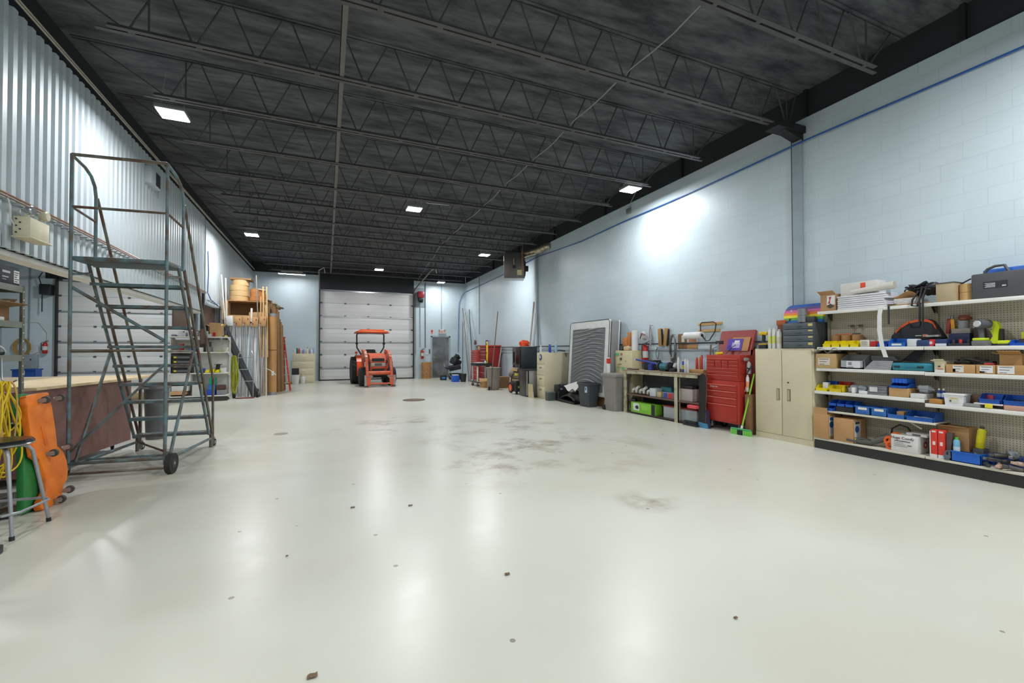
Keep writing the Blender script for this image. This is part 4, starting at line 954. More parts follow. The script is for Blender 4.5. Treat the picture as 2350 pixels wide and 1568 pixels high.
m = MB().tube([(-1.92, 15.52, 0.86), (-1.82, 15.51, 0.865), (-1.72, 15.50, 0.84), (-1.62, 15.49, 0.79), (-1.54, 15.49, 0.72), (-1.46, 15.49, 0.64)], 0.013, 'e4e2dc', n=6); m.thing('plastic_tube', 'short curved white plastic tube in front of the cardboard tube', 'tube', (-1.7, 15.3, 0.8))
# sheets standing beyond the tube
for k in range(9):
    x0 = -1.66 + 0.032 * k; y0 = 16.42 + k * 0.08; h = (3.0, 2.95, 3.02, 2.9, 2.85, 2.75, 2.5, 2.4, 2.3)[k]
    m = MB().poly([(x0 - 0.30, y0, 0), (x0 + 0.06, y0 + 0.02, 0), (x0, y0 + 0.05, h), (x0 - 0.32, y0 + 0.05, h)], ('8e6a45', 'b98f60', 'a07c55')[k % 3], 0.05)
    m.thing('cardboard_sheet', 'tall brown board behind the cardboard tube, %s from the front' % ORD[k], 'board', (x0, y0, 0), 'tall boards standing behind the cardboard tube')
m = MB()
for k in range(7): m.blob((-1.82 + 0.05 * k, 16.5 + 0.08 * k, 3.06 - 0.03 * k), 0.10, ('8a7a50', 'd8d2c6', 'c9b89a')[k % 3], (1.3, 1.2, 0.45), 0.5, k)
m.thing('packing_paper', 'crumpled wrapping and plastic lying on top of the tall boards', 'paper', (-1.7, 17, 3.0))
# folded orange step ladder
root = T('step_ladder', 'folded orange step ladder leaning near the far left corner', 'ladder', (-1.3, 17.3, 0))
for s_, x in ((0, -1.42), (1, -1.20)):
    MB().poly([(x, 17.15, 0), (x + 0.06, 17.15, 0), (-1.50 + 0.12 * s_, 17.5, 1.85), (-1.55 + 0.12 * s_, 17.5, 1.85)], 'd8431f', 0.03).build('side_rail', root)
    MB().poly([(x - 0.20, 17.60, 0), (x - 0.15, 17.60, 0), (-1.52 + 0.12 * s_, 17.56, 1.8), (-1.57 + 0.12 * s_, 17.56, 1.8)], 'b93a1c', 0.03).build('rear_rail', root)
for k in range(6):
    z = 0.26 + k * 0.28; q = z / 1.85; MB().bx(-1.38 - 0.12 * q, -1.17 - 0.22 * q, 17.15 + 0.35 * q - 0.04, 17.15 + 0.35 * q + 0.03, z, z + 0.03, 'b9bcbe,0.4,0.5').build('step', root)
MB().bx(-1.58, -1.36, 17.42, 17.60, 1.85, 1.9, 'd8431f', 0.008).build('top_cap', root)
# ================================================================ far left corner
def drawers(root, x0, x1, y, z0, z1, n, m, pull, facing='-y', gap=0.008):
    h = (z1 - z0) / n
    for k in range(n):
        a, b = z0 + k * h + gap / 2, z0 + (k + 1) * h - gap / 2
        if facing == '-y': d = MB().bx(x0, x1, y - 0.018, y, a, b, m, 0.004).build('drawer', root); MB().bx((x0 + x1) / 2 - 0.09, (x0 + x1) / 2 + 0.09, y - 0.03, y - 0.018, b - h * 0.35, b - h * 0.22, pull, 0.003).build('drawer_pull', d)
        else: d = MB().bx(y - 0.018, y, x0, x1, a, b, m, 0.004).build('drawer', root); MB().bx(y - 0.03, y - 0.018, (x0 + x1) / 2 - 0.07, (x0 + x1) / 2 + 0.07, b - h * 0.35, b - h * 0.25, pull, 0.003).build('drawer_pull', d)
root = T('filing_cabinet', 'wide cream filing cabinet in the far left corner with bottles on top', 'cabinet', (-0.9, 21.1, 0))
MB().bx(-1.35, -0.47, 20.9, 21.4, 0, 1.28, 'cream', 0.006).build('cabinet_body', root)
drawers(root, -1.32, -0.50, 20.9, 0.05, 1.25, 4, 'cream', 'f2efe2')
cb = ['e8e6e0', '2a7f78', 'c9402e', 'e6e8ee', '7a8fc8', 'dfe3ea', 'e9e2c8', 'b9a7d0', 'e8e9ec', '9fb6dc']
for k in range(10):
    bottle(('clear bottle with white top at the left end of the far filing cabinet', 'teal spray bottle on the far filing cabinet', 'red spray bottle on the far filing cabinet', 'pale bottle behind the red one on the far filing cabinet', 'blue tinted bottle near the middle of the far filing cabinet', 'slim pale bottle at the middle of the far filing cabinet', 'white bottle with a black cap on the far filing cabinet', 'lilac bottle on the far filing cabinet', 'white spray bottle near the right end of the far cabinet', 'light blue bottle at the right end of the far cabinet')[k],
           -1.26 + k * 0.082, 21.05 + 0.06 * (k % 2), 1.281, 0.035, 0.22 + 0.03 * ((k * 7) % 4), cb[k], 'black_plastic' if k == 6 else ('e8d22a' if k == 7 else 'white_paint'), trigger=k in (1, 2, 8), group='bottles on the far filing cabinet')
root = round_bin('white plastic bucket under the black crate in front of the far cabinet', -1.20, 20.45, 0.15, 0.40, 'e2e1dc', name='bucket'); root['category'] = 'bucket'
m = MB()
for q in ((-1.33, -1.07, 20.32, 20.33), (-1.33, -1.07, 20.57, 20.58), (-1.33, -1.32, 20.32, 20.58), (-1.08, -1.07, 20.32, 20.58)): m.bx(*q, 0.402, 0.66, 'black_plastic')
m.bx(-1.33, -1.07, 20.32, 20.58, 0.401, 0.412, 'black_plastic'); m.thing('black_crate', 'black plastic crate standing on the white bucket', 'crate', (-1.2, 20.45, 0.401))
bottle('white plastic jug on the floor before the far filing cabinet', -0.93, 20.7, 0, 0.09, 0.36, 'e4e4e0', name='jug', cat='jug')
m = MB().bx(-1.62, -1.40, 21.3, 21.36, 0, 1.0, 'dfe2e2', 0.006).bx(-1.60, -1.42, 21.28, 21.3, 0.02, 0.98, 'e4e6e6'); m.thing('leaning_board', 'white panel leaning left of the far filing cabinet', 'panel', (-1.5, 21.3, 0))
m = MB().blob((-1.42, 20.5, 0.06), 0.08, 'd8b020', (1, 1, 0.8), 0.3, 3).bx(-1.55, -1.35, 20.55, 20.75, 0, 0.05, 'black_plastic'); m.thing('yellow_tool', 'small yellow and black tool on the floor by the bucket', 'tool', (-1.42, 20.5, 0))

# ================================================================ tractor (built nose toward -y, origin under the rear axle centre)
TX = xfm((1.80, 19.85, 0), R(3.0))
def tractor():
    root = T('tractor', 'orange compact tractor with a canopy and front loader frame, no bucket', 'tractor', (1.85, 18.8, 0))
    O, F2, B = 'tractor_orange', 'tractor_fresh', '2c2c2e'
    def part(name, m): return m.build(name, root)
    def wheel(x, y, r, wd, name, lugs):
        m = MB(TX); m.lathe([(r * 0.55, -wd / 2), (r * 0.92, -wd / 2), (r, -wd * 0.3), (r, wd * 0.3), (r * 0.92, wd / 2), (r * 0.55, wd / 2)], (x, y, r), 'rubber', n=32, axis='X')
        if lugs:
            for k in range(20):
                a = 2 * PI * k / 20
                for s_ in (-1, 1):
                    XX = Matrix.Translation((x, y, r)) @ Euler((a + s_ * 0.07, 0, 0)).to_matrix().to_4x4() @ Matrix.Translation((s_ * wd * 0.24, 0, r)) @ Euler((0, 0, s_ * 0.7)).to_matrix().to_4x4()
                    m.bx(-wd * 0.3, wd * 0.3, -0.018, 0.018, -0.01, 0.028, 'rubber', 0.004, xf=XX)
        o = part(name, m)
        MB(TX).lathe([(r * 0.12, -wd * 0.36), (r * 0.5, -wd * 0.30), (r * 0.56, -wd * 0.42), (r * 0.56, wd * 0.42), (r * 0.5, wd * 0.30), (r * 0.12, wd * 0.36)], (x, y, r), 'd8893a', n=24, axis='X').build('wheel_rim', o)
    for sx in (-1, 1):
        wheel(sx * 0.66, 0.0, 0.56, 0.36, 'rear_wheel', True)
        wheel(sx * 0.56, -1.62, 0.37, 0.27, 'front_wheel', False)
        f = MB(TX)  # rear fender: curved plate
        pts = [(0.42 * math.cos(R(a)) * 1.45 * 0.0 + 0.64 * math.cos(R(a)), 0.56 + 0.66 * math.sin(R(a))) for a in range(0, 200, 18)]
        for a, b in zip(pts, pts[1:]):
            f.prism([(a[0], a[1]), (b[0], b[1]), (b[0] * 0.96, 0.56 + (b[1] - 0.56) * 0.96), (a[0] * 0.96, 0.56 + (a[1] - 0.56) * 0.96)], 'X', sx * 0.38, sx * 0.66, F2)
        f.prism([(-0.62, 0.55), (-0.40, 1.12), (0.0, 1.24), (0.3, 1.2), (0.3, 0.7)], 'X', sx * 0.38, sx * 0.41, F2)
        part('fender', f)
        part('fender_lamp', MB(TX).cyl((sx * 0.66, -0.36, 1.18), (sx * 0.66, -0.36, 1.26), 0.015, B, n=8).cyl((sx * 0.66, -0.40, 1.32), (sx * 0.66, -0.33, 1.32), 0.055, 'd8431f', n=16))
    part('canopy', MB(TX).bx(-0.64, 0.64, -0.55, 0.65, 2.17, 2.25, 'e0662a,0.4', 0.04, seg=3).bx(-0.50, 0.50, -0.42, 0.5, 2.25, 2.31, 'e0662a,0.4', 0.03).bx(-0.66, 0.68, -0.57, 0.67, 2.155, 2.18, 'b5471c', 0.01))
    for sx in (-1, 1):
        part('roll_bar', MB(TX).tube([(sx * 0.30, 0.22, 1.0), (sx * 0.34, 0.22, 1.15), (sx * 0.50, 0.22, 1.42), (sx * 0.57, 0.22, 1.55), (sx * 0.575, 0.22, 2.1), (sx * 0.52, 0.22, 2.16), (0, 0.22, 2.17)], 0.032, B, n=10).cyl((sx * 0.575 - 0.05, 0.22, 1.72), (sx * 0.575 + 0.05, 0.22, 1.72), 0.04, B, n=10))
    part('seat', MB(TX).bx(-0.24, 0.24, -0.12, 0.28, 0.92, 1.02, B, 0.04).bx(-0.22, 0.22, 0.2, 0.32, 1.0, 1.46, B, 0.06, seg=3))
    part('steering_wheel', MB(TX @ xfm((0, -0.42, 1.28), 0, R(35))).tube([(0.17 * math.cos(2 * PI * k / 16), 0.17 * math.sin(2 * PI * k / 16), 0) for k in range(16)], 0.014, B, n=8, closed=True).tube([(-0.17, 0, 0), (0.17, 0, 0)], 0.01, B, n=6).cyl((0, 0, -0.3), (0, 0, 0), 0.025, B, n=8))
    part('dashboard', MB(TX).bx(-0.24, 0.24, -0.72, -0.5, 0.8, 1.26, B, 0.05))
    part('chassis', MB(TX).bx(-0.18, 0.18, -1.75, 0.3, 0.36, 0.72, '3a3a3a,0.6,0.3', 0.03).bx(-0.36, 0.36, -0.1, 0.1, 0.42, 0.70, '3a3a3a,0.6,0.3', 0.03).cyl((-0.5, -1.62, 0.37), (0.5, -1.62, 0.37), 0.055, '3a3a3a,0.6,0.3', n=12).bx(-0.42, 0.42, -0.75, -0.25, 0.42, 0.47, B))
    h = MB(TX).prism([(-0.72, 0.74), (-0.72, 1.30), (-1.35, 1.28), (-1.72, 1.20), (-1.86, 1.02), (-1.86, 0.60), (-0.95, 0.60)], 'X', -0.31, 0.31, O)
    bmesh.ops.bevel(h.bm, geom=[e for e in h.bm.edges if abs(e.verts[0].co.x - e.verts[1].co.x) < 1e-4], offset=0.03, segments=2, profile=0.5, affect='EDGES')
    hood = part('hood', h)
    g = MB(TX).bx(-0.24, 0.24, -1.885, -1.85, 0.98, 1.10, '1f1f21').bx(-0.24, 0.24, -1.885, -1.85, 0.58, 0.68, '1f1f21')
    for k in range(5): g.bx(-0.23, 0.23, -1.89, -1.885, 0.99 + k * 0.022, 0.995 + k * 0.022, '3c3c3c')
    g.build('grille', hood)
    MB(TX).bx(-0.28, 0.28, -1.895, -1.85, 0.78, 0.92, 'b7b4ae,0.3', 0.015).bx(-0.14, 0.14, -1.90, -1.895, 0.80, 0.90, '5b5b5b').build('headlamp', hood)
    MB(TX).bx(-0.28, 0.28, -1.90, -1.86, 0.93, 0.965, O, 0.008).bx(-0.27, 0.27, -1.90, -1.86, 0.715, 0.75, O, 0.008).bx(-0.24, 0.24, -1.90, -1.86, 0.53, 0.56, O, 0.008).build('hood_trim', hood)
    for sx in (-1, 1):
        part('hood_side', MB(TX).bx(sx * 0.31, sx * 0.33, -1.75, -0.75, 0.62, 0.95, B, 0.004))
        # loader: upright, boom, drop arm, cylinders
        part('loader_post', MB(TX).bx(sx * 0.40, sx * 0.50, -0.95, -0.75, 0.45, 1.36, O, 0.015).bx(sx * 0.2, sx * 0.45, -0.95, -0.8, 0.5, 0.62, O))
        bo = MB(TX); P = [(-0.80, 1.40), (-1.55, 1.34), (-1.95, 1.10), (-2.14, 0.62), (-2.2, 0.42)]
        for a, b in zip(P, P[1:]):
            d = Vector((b[0] - a[0], b[1] - a[1])).normalized() * 0.0; nrm = Vector((-(b[1] - a[1]), b[0] - a[0])).normalized() * 0.062
            bo.prism([(a[0] + nrm.x, a[1] + nrm.y), (b[0] + nrm.x, b[1] + nrm.y), (b[0] - nrm.x, b[1] - nrm.y), (a[0] - nrm.x, a[1] - nrm.y)], 'X', sx * 0.46 - 0.045, sx * 0.46 + 0.045, O)
        bo.cyl((sx * 0.40, -1.75, 1.08), (sx * 0.53, -1.75, 1.08), 0.035, B, n=12)
        bo.prism([(-1.45, 1.42), (-1.85, 1.26), (-1.95, 1.05), (-1.70, 1.0), (-1.5, 1.2)], 'X', sx * 0.46 - 0.05, sx * 0.46 + 0.05, 'c98d78')
        part('loader_arm', bo)
        part('hydraulic_cylinder', MB(TX).cyl((sx * 0.38, -1.0, 0.62), (sx * 0.38, -1.55, 0.95), 0.03, B, n=10).cyl((sx * 0.38, -1.55, 0.95), (sx * 0.38, -1.78, 1.08), 0.016, 'chrome', n=8))
        part('hydraulic_cylinder', MB(TX).cyl((sx * 0.38, -1.8, 1.0), (sx * 0.38, -2.1, 0.55), 0.025, B, n=10).cyl((sx * 0.38, -2.1, 0.55), (sx * 0.38, -2.2, 0.40), 0.014, 'chrome', n=8))
        part('quick_attach', MB(TX).prism([(sx * 0.36, 0.10), (sx * 0.58, 0.04), (sx * 0.58, 0.46), (sx * 0.30, 0.46), (sx * 0.28, 0.40), (sx * 0.36, 0.32)], 'Y', -2.38, -2.32, O).prism([(sx * 0.50, 0.05), (sx * 0.585, 0.05), (sx * 0.585, 0.45), (sx * 0.53, 0.45)], 'Y', -2.39, -2.375, 'galv').bx(sx * 0.27, sx * 0.50, -2.40, -2.3, 0.40, 0.43, '8d8a85').prism([(-2.36, 0.02), (-2.2, 0.30), (-2.14, 0.5), (-2.24, 0.5)], 'X', sx * 0.40, sx * 0.5, O))
        part('stand_foot', MB(TX).bx(sx * 0.45, sx * 0.57, -2.40, -2.2, 0.0, 0.06, '6c4a3a'))
    part('torque_tube', MB(TX).cyl((-0.42, -2.12, 0.53), (0.42, -2.12, 0.53), 0.075, O, n=18).cyl((-0.005, -2.12, 0.53), (0.005, -2.12, 0.53), 0.078, 'c04822', n=18))
    part('lower_bar', MB(TX).cyl((-0.40, -2.34, 0.13), (0.40, -2.34, 0.13), 0.03, O, n=12))
    part('exhaust', MB(TX).cyl((-0.36, -1.2, 0.55), (-0.36, -0.9, 0.55), 0.04, B, n=12))
    part('hydraulic_hose', MB(TX).tube([(-0.40, -1.0, 0.95), (-0.44, -1.3, 1.02), (-0.42, -1.7, 0.86), (-0.38, -2.05, 0.56)], 0.012, B, n=6).tube([(0.40, -1.0, 0.95), (0.44, -1.3, 1.02), (0.42, -1.7, 0.86), (0.38, -2.05, 0.56)], 0.012, B, n=6))
tractor()
m = MB().cyl((2.29, 12.45, 0.0), (2.29, 12.45, 0.008), 0.31, '6f5b4a,0.7,0.3', n=36).cyl((2.29, 12.45, 0.008), (2.29, 12.45, 0.012), 0.27, '7b6856,0.7,0.3', n=36)
m.thing('manhole_cover', 'round brown manhole cover in the floor before the tractor', 'manhole cover', (2.29, 12.45, 0))
m = MB().cyl((-0.70, 8.26, 0.0), (-0.70, 8.26, 0.005), 0.11, 'a8a594,0.6', n=28).cyl((-0.70, 8.26, 0.005), (-0.70, 8.26, 0.008), 0.08, '9a9786,0.6', n=28)
m.thing('cleanout_plug', 'small round cleanout cap in the floor right of the ladder', 'floor plug', (-0.7, 8.26, 0))
# ================================================================ back wall, right of the overhead door
root = T('door_operator', 'red and black overhead door opener high on the back wall', 'door opener', (4.42, YB - 0.12, 3.9))
MB().bx(4.10, 4.62, YB - 0.02, YB, 3.62, 4.6, '8e9aa1,0.5').build('mounting_plate', root)
MB().bx(4.24, 4.56, YB - 0.30, YB - 0.02, 4.08, 4.40, '8c1f2a,0.35', 0.04).build('motor_cover', root)
MB().bx(4.28, 4.52, YB - 0.28, YB - 0.02, 3.92, 4.08, 'black_plastic', 0.02).cyl((4.3, YB - 0.2, 3.88), (4.5, YB - 0.2, 3.88), 0.04, 'steel_black', n=12).build('gearbox', root)
for x, z0, z1, c, lb in ((4.40, 1.6, 3.9, '9aa6ad', 'grey conduit dropping from the red door opener'), (4.66, 1.55, 4.9, '3a4a58', 'dark vertical pipe beside the red door opener'), (4.17, 1.2, 3.9, '6f7b86', 'thin pull cord hanging by the tractor door track'), (5.50, 2.5, 4.95, '93a0a8', 'thin conduit above the exit sign')):
    m = MB().cyl((x, YB - 0.03, z0), (x, YB - 0.03, z1), 0.016 if c != '6f7b86' else 0.008, c, n=8); m.thing('electrical_conduit', lb, 'conduit', (x, YB - 0.03, z0))
extinguisher('red fire extinguisher on the back wall above the wooden drum', 4.50, YB - 0.09, 1.0, (0, 1), 0.52)
root = T('drum', 'tan fibre drum on the floor left of the exit door', 'drum', (4.66, 21.93, 0))
MB().lathe([(0.25, 0), (0.25, 0.80), (0.24, 0.82)], (4.66, 21.93, 0), 'wood', n=28).build('drum_body', root)
for z in (0.02, 0.78): MB().cyl((4.66, 21.93, z), (4.66, 21.93, z + 0.03), 0.254, 'c69a52', n=28, cap=False).build('hoop', root)
root = T('exit_sign', 'white EXIT sign with red letters above the grey door', 'exit sign', (5.5, YB - 0.05, 2.3))
MB().bx(5.34, 5.70, YB - 0.08, YB, 2.27, 2.50, 'white_paint', 0.008).build('sign_housing', root)
text(root, 'EXIT', 0.17, 'e0302a', (5.52, YB - 0.083, 2.385), FACE_MY)
for x in (5.38, 5.66): MB().lathe([(0.02, 0), (0.045, -0.05), (0.04, -0.06)], (x, YB - 0.07, 2.54), 'white_paint', n=12, axis='Y').cyl((x, YB - 0.04, 2.50), (x, YB - 0.04, 2.54), 0.01, 'white_paint', n=8).build('lamp_head', root)
root = T('fire_sign', 'small red and white fire extinguisher sign left of the EXIT sign', 'sign', (5.01, YB - 0.01, 2.25))
MB().bx(4.92, 5.10, YB - 0.008, YB, 2.22, 2.50, 'white_paint').build('sign_plate', root)
MB().bx(4.96, 5.06, YB - 0.011, YB - 0.008, 2.34, 2.47, 'd8453c').prism([(4.97, 2.32), (5.05, 2.32), (5.01, 2.25)], 'Y', YB - 0.011, YB - 0.008, 'd8453c').build('red_symbol', root)
m = MB().bx(4.86, 4.90, YB - 0.05, YB, 1.25, 1.48, 'black_plastic', 0.006); m.thing('card_reader', 'narrow black reader on the wall beside the grey door', 'reader', (4.88, YB, 1.25))
m = MB().bx(4.70, 4.82, YB - 0.02, YB, 1.18, 1.26, 'white_paint', 0.004); m.thing('light_switch', 'white switch plate below the black reader', 'switch', (4.76, YB, 1.18))
m = MB().tube([(6.40, YB - 0.04, 1.3), (6.42, YB - 0.04, 3.2), (6.45, YB - 0.04, 3.9), (6.6, YB - 0.04, 4.3), (XR - 0.03, YB - 0.1, 4.5), (XR - 0.04, 19.8, 4.52), (XR - 0.04, 17, 4.55), (XR - 0.04, 13.7, 4.66), (XR - 0.03, 10.7, 4.54), (XR - 0.03, 8.8, 4.58), (XR - 0.03, 7.3, 4.572), (XR - 0.03, 5.7, 4.586), (XR - 0.06, 4.3, 4.60), (XR - 0.03, 2.75, 4.593), (XR - 0.03, 1.0, 4.58)], 0.013, 'hose_blue', n=8)
m.thing('air_line', 'long blue air line running high along the right block wall', 'air line', (XR - 0.04, 8, 4.57))
m = MB()
for y in (2.75, 4.15, 7.0, 9.0, 11.0): m.bx(XR - 0.045, XR, y, y + 0.02, 4.56, 4.63, 'white_paint')
# ================================================================ long rails on the block wall
for z, y0, y1, r, c, lb in ((1.535, 5.0, 17.6, 0.014, '3a3d42,0.5,0.3', 'dark pipe rail running along the right block wall'), (1.405, 5.9, 17.0, 0.012, 'a9b2b6,0.45,0.3', 'pale pipe just below the dark rail on the block wall')):
    m = MB().cyl((XR - 0.05, y0, z), (XR - 0.05, y1, z), r, c, n=10)
    y = y0 + 0.4
    while y < y1: m.bx(XR - 0.05, XR, y, y + 0.03, z - 0.015, z + 0.015, c); y += 1.5
    m.thing('pipe_rail', lb, 'pipe', (XR - 0.05, y0, z))
m = MB().bx(XR - 0.06, XR, 8.55, 8.68, 4.72, 4.84, 'galv', 0.004).tube([(XR - 0.03, 8.6, 4.84), (XR - 0.05, 8.5, 4.97), (6.3, 7.7, 4.96)], 0.008, 'galv', n=6)
m.thing('junction_box', 'small metal junction box at the top of the wall below the right lamp', 'junction box', (XR - 0.03, 8.6, 4.72))
for y, z0, z1 in ((21.2, 1.6, 4.9), (20.1, 2.0, 4.9), (10.35, 3.6, 4.2)):
    pass
m = MB().cyl((XR - 0.02, 19.9, 2.2), (XR - 0.02, 19.9, 4.95), 0.014, '8795a0', n=8); m.thing('electrical_conduit', 'thin grey conduit rising up the right wall near the far corner', 'conduit', (XR - 0.02, 19.9, 2.2))

# ================================================================ hanging gas heater
HX = xfm((6.02, 13.92, 0), R(-22))
root = T('unit_heater', 'large grey gas unit heater hanging near the right wall with a metal flue', 'heater', (6.02, 13.92, 3.85))
MB(HX).bx(-0.35, 0.35, -0.28, 0.28, 3.88, 4.72, '6f6a66,0.35,0.5', 0.008).build('cabinet', root)
MB(HX).bx(-0.345, 0.345, -0.275, 0.275, 3.872, 3.88, 'b9bcbc,0.4,0.3').build('bottom_panel', root)
f = MB(HX)
for k in range(9): f.bx(0.35, 0.385, -0.25, 0.25, 3.95 + k * 0.075, 3.965 + k * 0.075, 'black_plastic')
f.cyl((0.36, 0.0, 4.25), (0.50, 0.0, 4.25), 0.10, 'steel_black', n=16).cyl((0.36, 0, 4.25), (0.40, 0, 4.25), 0.25, 'steel_black', n=24)
f.build('fan', root)
MB(HX).tube([(0.28, -0.30, 4.86), (0.28, -0.30, 3.98)], 0.018, 'c08a56,0.4,0.5', n=8).build('gas_pipe', root)
MB(HX).bx(0.10, 0.27, -0.286, -0.28, 3.98, 4.16, 'e0d9a8').build('rating_label', root)
MB(HX).tube([(0.0, -0.29, 4.55), (-0.02, -0.30, 4.5), (0.0, -0.30, 4.3)], 0.008, 'white_paint', n=6).bx(-0.05, 0.05, -0.31, -0.28, 4.22, 4.32, 'black_plastic').build('thermostat', root)
fl = MB().tube([(6.2, 14.0, 4.68), (6.35, 13.7, 4.74), (6.45, 13.35, 4.74)], 0.10, 'b9ab8c,0.3,0.8', n=16)
pts = [(6.45, 13.35, 4.74), (6.5, 13.15, 4.74), (6.55, 12.98, 4.76), (6.62, 12.86, 4.80), (6.7, 12.78, 4.84), (6.79, 12.74, 4.86)]
fp = []; rs = []
for a, b in zip(pts, pts[1:]):
    for q in range(4): fp.append(Vector(a).lerp(Vector(b), q / 4)); rs.append(0.115 if q % 2 else 0.10)
fl.tube(fp, rs, 'c2b8a0,0.3,0.8', n=16); fl.build('flue', root)
for x, y in ((-0.3, -0.2), (0.3, -0.2), (-0.3, 0.2), (0.3, 0.2)): MB(HX).cyl((x, y, 4.72), (x, y, 5.4), 0.006, 'galv', n=6).build('hanging_rod', root)

# ================================================================ far right corner
for k, (p0, p1, r, c) in enumerate((((5.98, 19.0, 0.02), (6.60, 22.1, 3.62), 0.032, '8f8d88,0.4,0.4'), ((6.02, 18.85, 0.02), (6.66, 21.9, 3.6), 0.026, 'b3aca4,0.4,0.3'), ((6.12, 18.8, 0.02), (6.72, 21.3, 3.5), 0.02, '4a4a4c'), ((6.25, 20.9, 0.02), (6.62, 22.1, 2.9), 0.015, '3a3a3c'))):
    MB().cyl(p0, p1, r, c, n=12).thing('pole', ('thick grey pole leaning in the far right corner', 'pale tan pole leaning in the far right corner', 'black pole leaning in the far right corner, nearest the side wall', 'thin black rod leaning in the far right corner')[k], 'pole', p0)
root = T('golf_bag', 'black bag and trolley heap against the wall left of the red tool chest', 'bag', (6.0, 19.7, 0))
MB().bx(-0.20, 0.20, -0.22, 0.22, -0.16, 0.16, '1f2023', 0.05, xf=xfm((5.72, 20.3, 0.86), 0.4, 0.3, 0.35)).bx(-0.28, 0.28, -0.2, 0.2, -0.12, 0.12, '2a2c30', 0.04, xf=xfm((5.66, 20.2, 0.60), -0.3, 0.1, -0.2)).bx(-0.25, 0.25, -0.25, 0.25, 0, 0.3, '232427', 0.03, xf=xfm((5.72, 20.3, 0.02), 0.2)).blob((5.80, 20.35, 1.08), 0.14, '26272a', (1.1, 1.1, 0.9), 0.4, 2).build('bag_body', root)
MB().tube([(5.45, 19.9, 0.05), (5.25, 20.2, 0.5), (5.15, 20.3, 0.75), (5.3, 20.2, 0.8)], 0.012, 'galv', n=6).tube([(5.55, 19.9, 0.05), (5.4, 20.2, 0.5)], 0.012, 'galv', n=6).build('trolley_handle', root)
MB().blob((5.38, 20.1, 0.60), 0.17, '2a2d38', (1.3, 1, 0.5), 0.3, 6).build('side_pouch', root)
bb = boxes([
 ('blue_box', 'bright blue box on the floor in the far right corner', 'box', (5.20, 5.50, 18.9, 19.2, 0.0, 0.28), '1b66cf'),
 ('white_cover', 'white lid lying on the bright blue box', 'lid', (5.22, 5.48, 18.92, 19.18, 0.281, 0.32), 'd8dde4'),
 ('black_box', 'small black box with a blue label right of the exit door', 'box', (5.0, 5.28, 20.3, 20.5, 0.0, 0.23), '25272a'),
])
root = round_bin('small black bin between the blue box and the red chest', 5.68, 18.9, 0.15, 0.36, '303133'); root['category'] = 'bin'
MB().bx(5.06, 5.22, 20.292, 20.298, 0.07, 0.15, '3b8fd0').build('blue_label', bb[2])
# far red tool chests
def tool_chest(name, label, x0, x1, y0, y1, z0, z1, rows, mm, group=None, facing='-x', trim='d9a0a0'):
    root = T(name, label, 'tool chest', ((x0 + x1) / 2, (y0 + y1) / 2, 0), group)
    MB().bx(x0, x1, y0, y1, z0, z1, mm, 0.008).build('chest_body', root)
    h = z1 - z0; z = z1 - 0.04
    for r_ in rows:
        hh = r_ * (h - 0.08); d = MB().bx(x0 - 0.012, x0, y0 + 0.03, y1 - 0.03, z - hh + 0.006, z, mm, 0.003).build('drawer', root)
        MB().bx(x0 - 0.022, x0 - 0.012, y0 + 0.035, y1 - 0.035, z - 0.022, z - 0.008, trim, 0.003).build('drawer_pull', d)
        z -= hh
    return root
c1 = tool_chest('tool_chest', 'tall faded red tool chest in the far right row, left of the darker one', 5.95, 6.40, 17.75, 18.6, 0.12, 1.42, [0.06, 0.06, 0.07, 0.07, 0.07, 0.08, 0.12, 0.14, 0.15, 0.18], 'b04038')
for y in (17.85, 18.5): caster(c1, 6.02, y, 0, 0.055, 0.03, 0.2, 0.12)
c2 = tool_chest('tool_chest', 'bright red tool cabinet side behind the yellow level', 6.0, 6.62, 16.75, 17.5, 0.12, 1.55, [0.10, 0.10, 0.15, 0.2, 0.2, 0.25], 'chest_dark_red')
for y in (16.85, 17.4): caster(c2, 6.06, y, 0, 0.055, 0.03, 0.2, 0.12)
MB().bx(5.97, 6.66, 16.72, 17.53, 1.551, 1.62, 'chest_red', 0.01).thing('chest_tray', 'red lid tray on top of the far tool cabinet', 'tray', (6.3, 17.1, 1.551))
m = MB().cyl((6.12, 18.5, 1.43), (6.12, 18.5, 1.72), 0.02, 'galv', n=8).blob((6.12, 18.5, 1.76), 0.09, '7a4a40', (0.6, 1, 1.3), 0.3, 4)
m.thing('clamp_light', 'brown clamp fixture standing on the faded red tool chest', 'clamp light', (6.12, 18.5, 1.42))
m = MB().blob((6.15, 18.12, 1.52), 0.12, '6a6a55', (1, 1, 1.0), 0.4, 9).bx(6.05, 6.25, 18.0, 18.2, 1.421, 1.50, 'galv', 0.01); m.thing('machine_part', 'grey metal part on the faded red tool chest', 'part', (6.15, 18.12, 1.421))
boxes([('carton', 'small pale carton on the faded red tool chest', 'box', (6.05, 6.3, 17.78, 17.94, 1.421, 1.58), 'card_light')])
can('blue and yellow can standing on the far tool cabinet tray', 6.12, 16.98, 1.621, 0.06, 0.24, '4a4a9a', nozzle='yellow_bin', name='paint_can')
m = MB().tube([(6.2 , 16.82, 1.62), (6.2, 16.80, 1.78), (6.2, 16.86, 1.84), (6.2, 16.92, 1.78), (6.2, 16.90, 1.62)], 0.014, '9aa8c0', n=6); m.thing('clamp', 'pale bent clamp standing beside the blue and yellow can', 'clamp', (6.2, 16.86, 1.62))
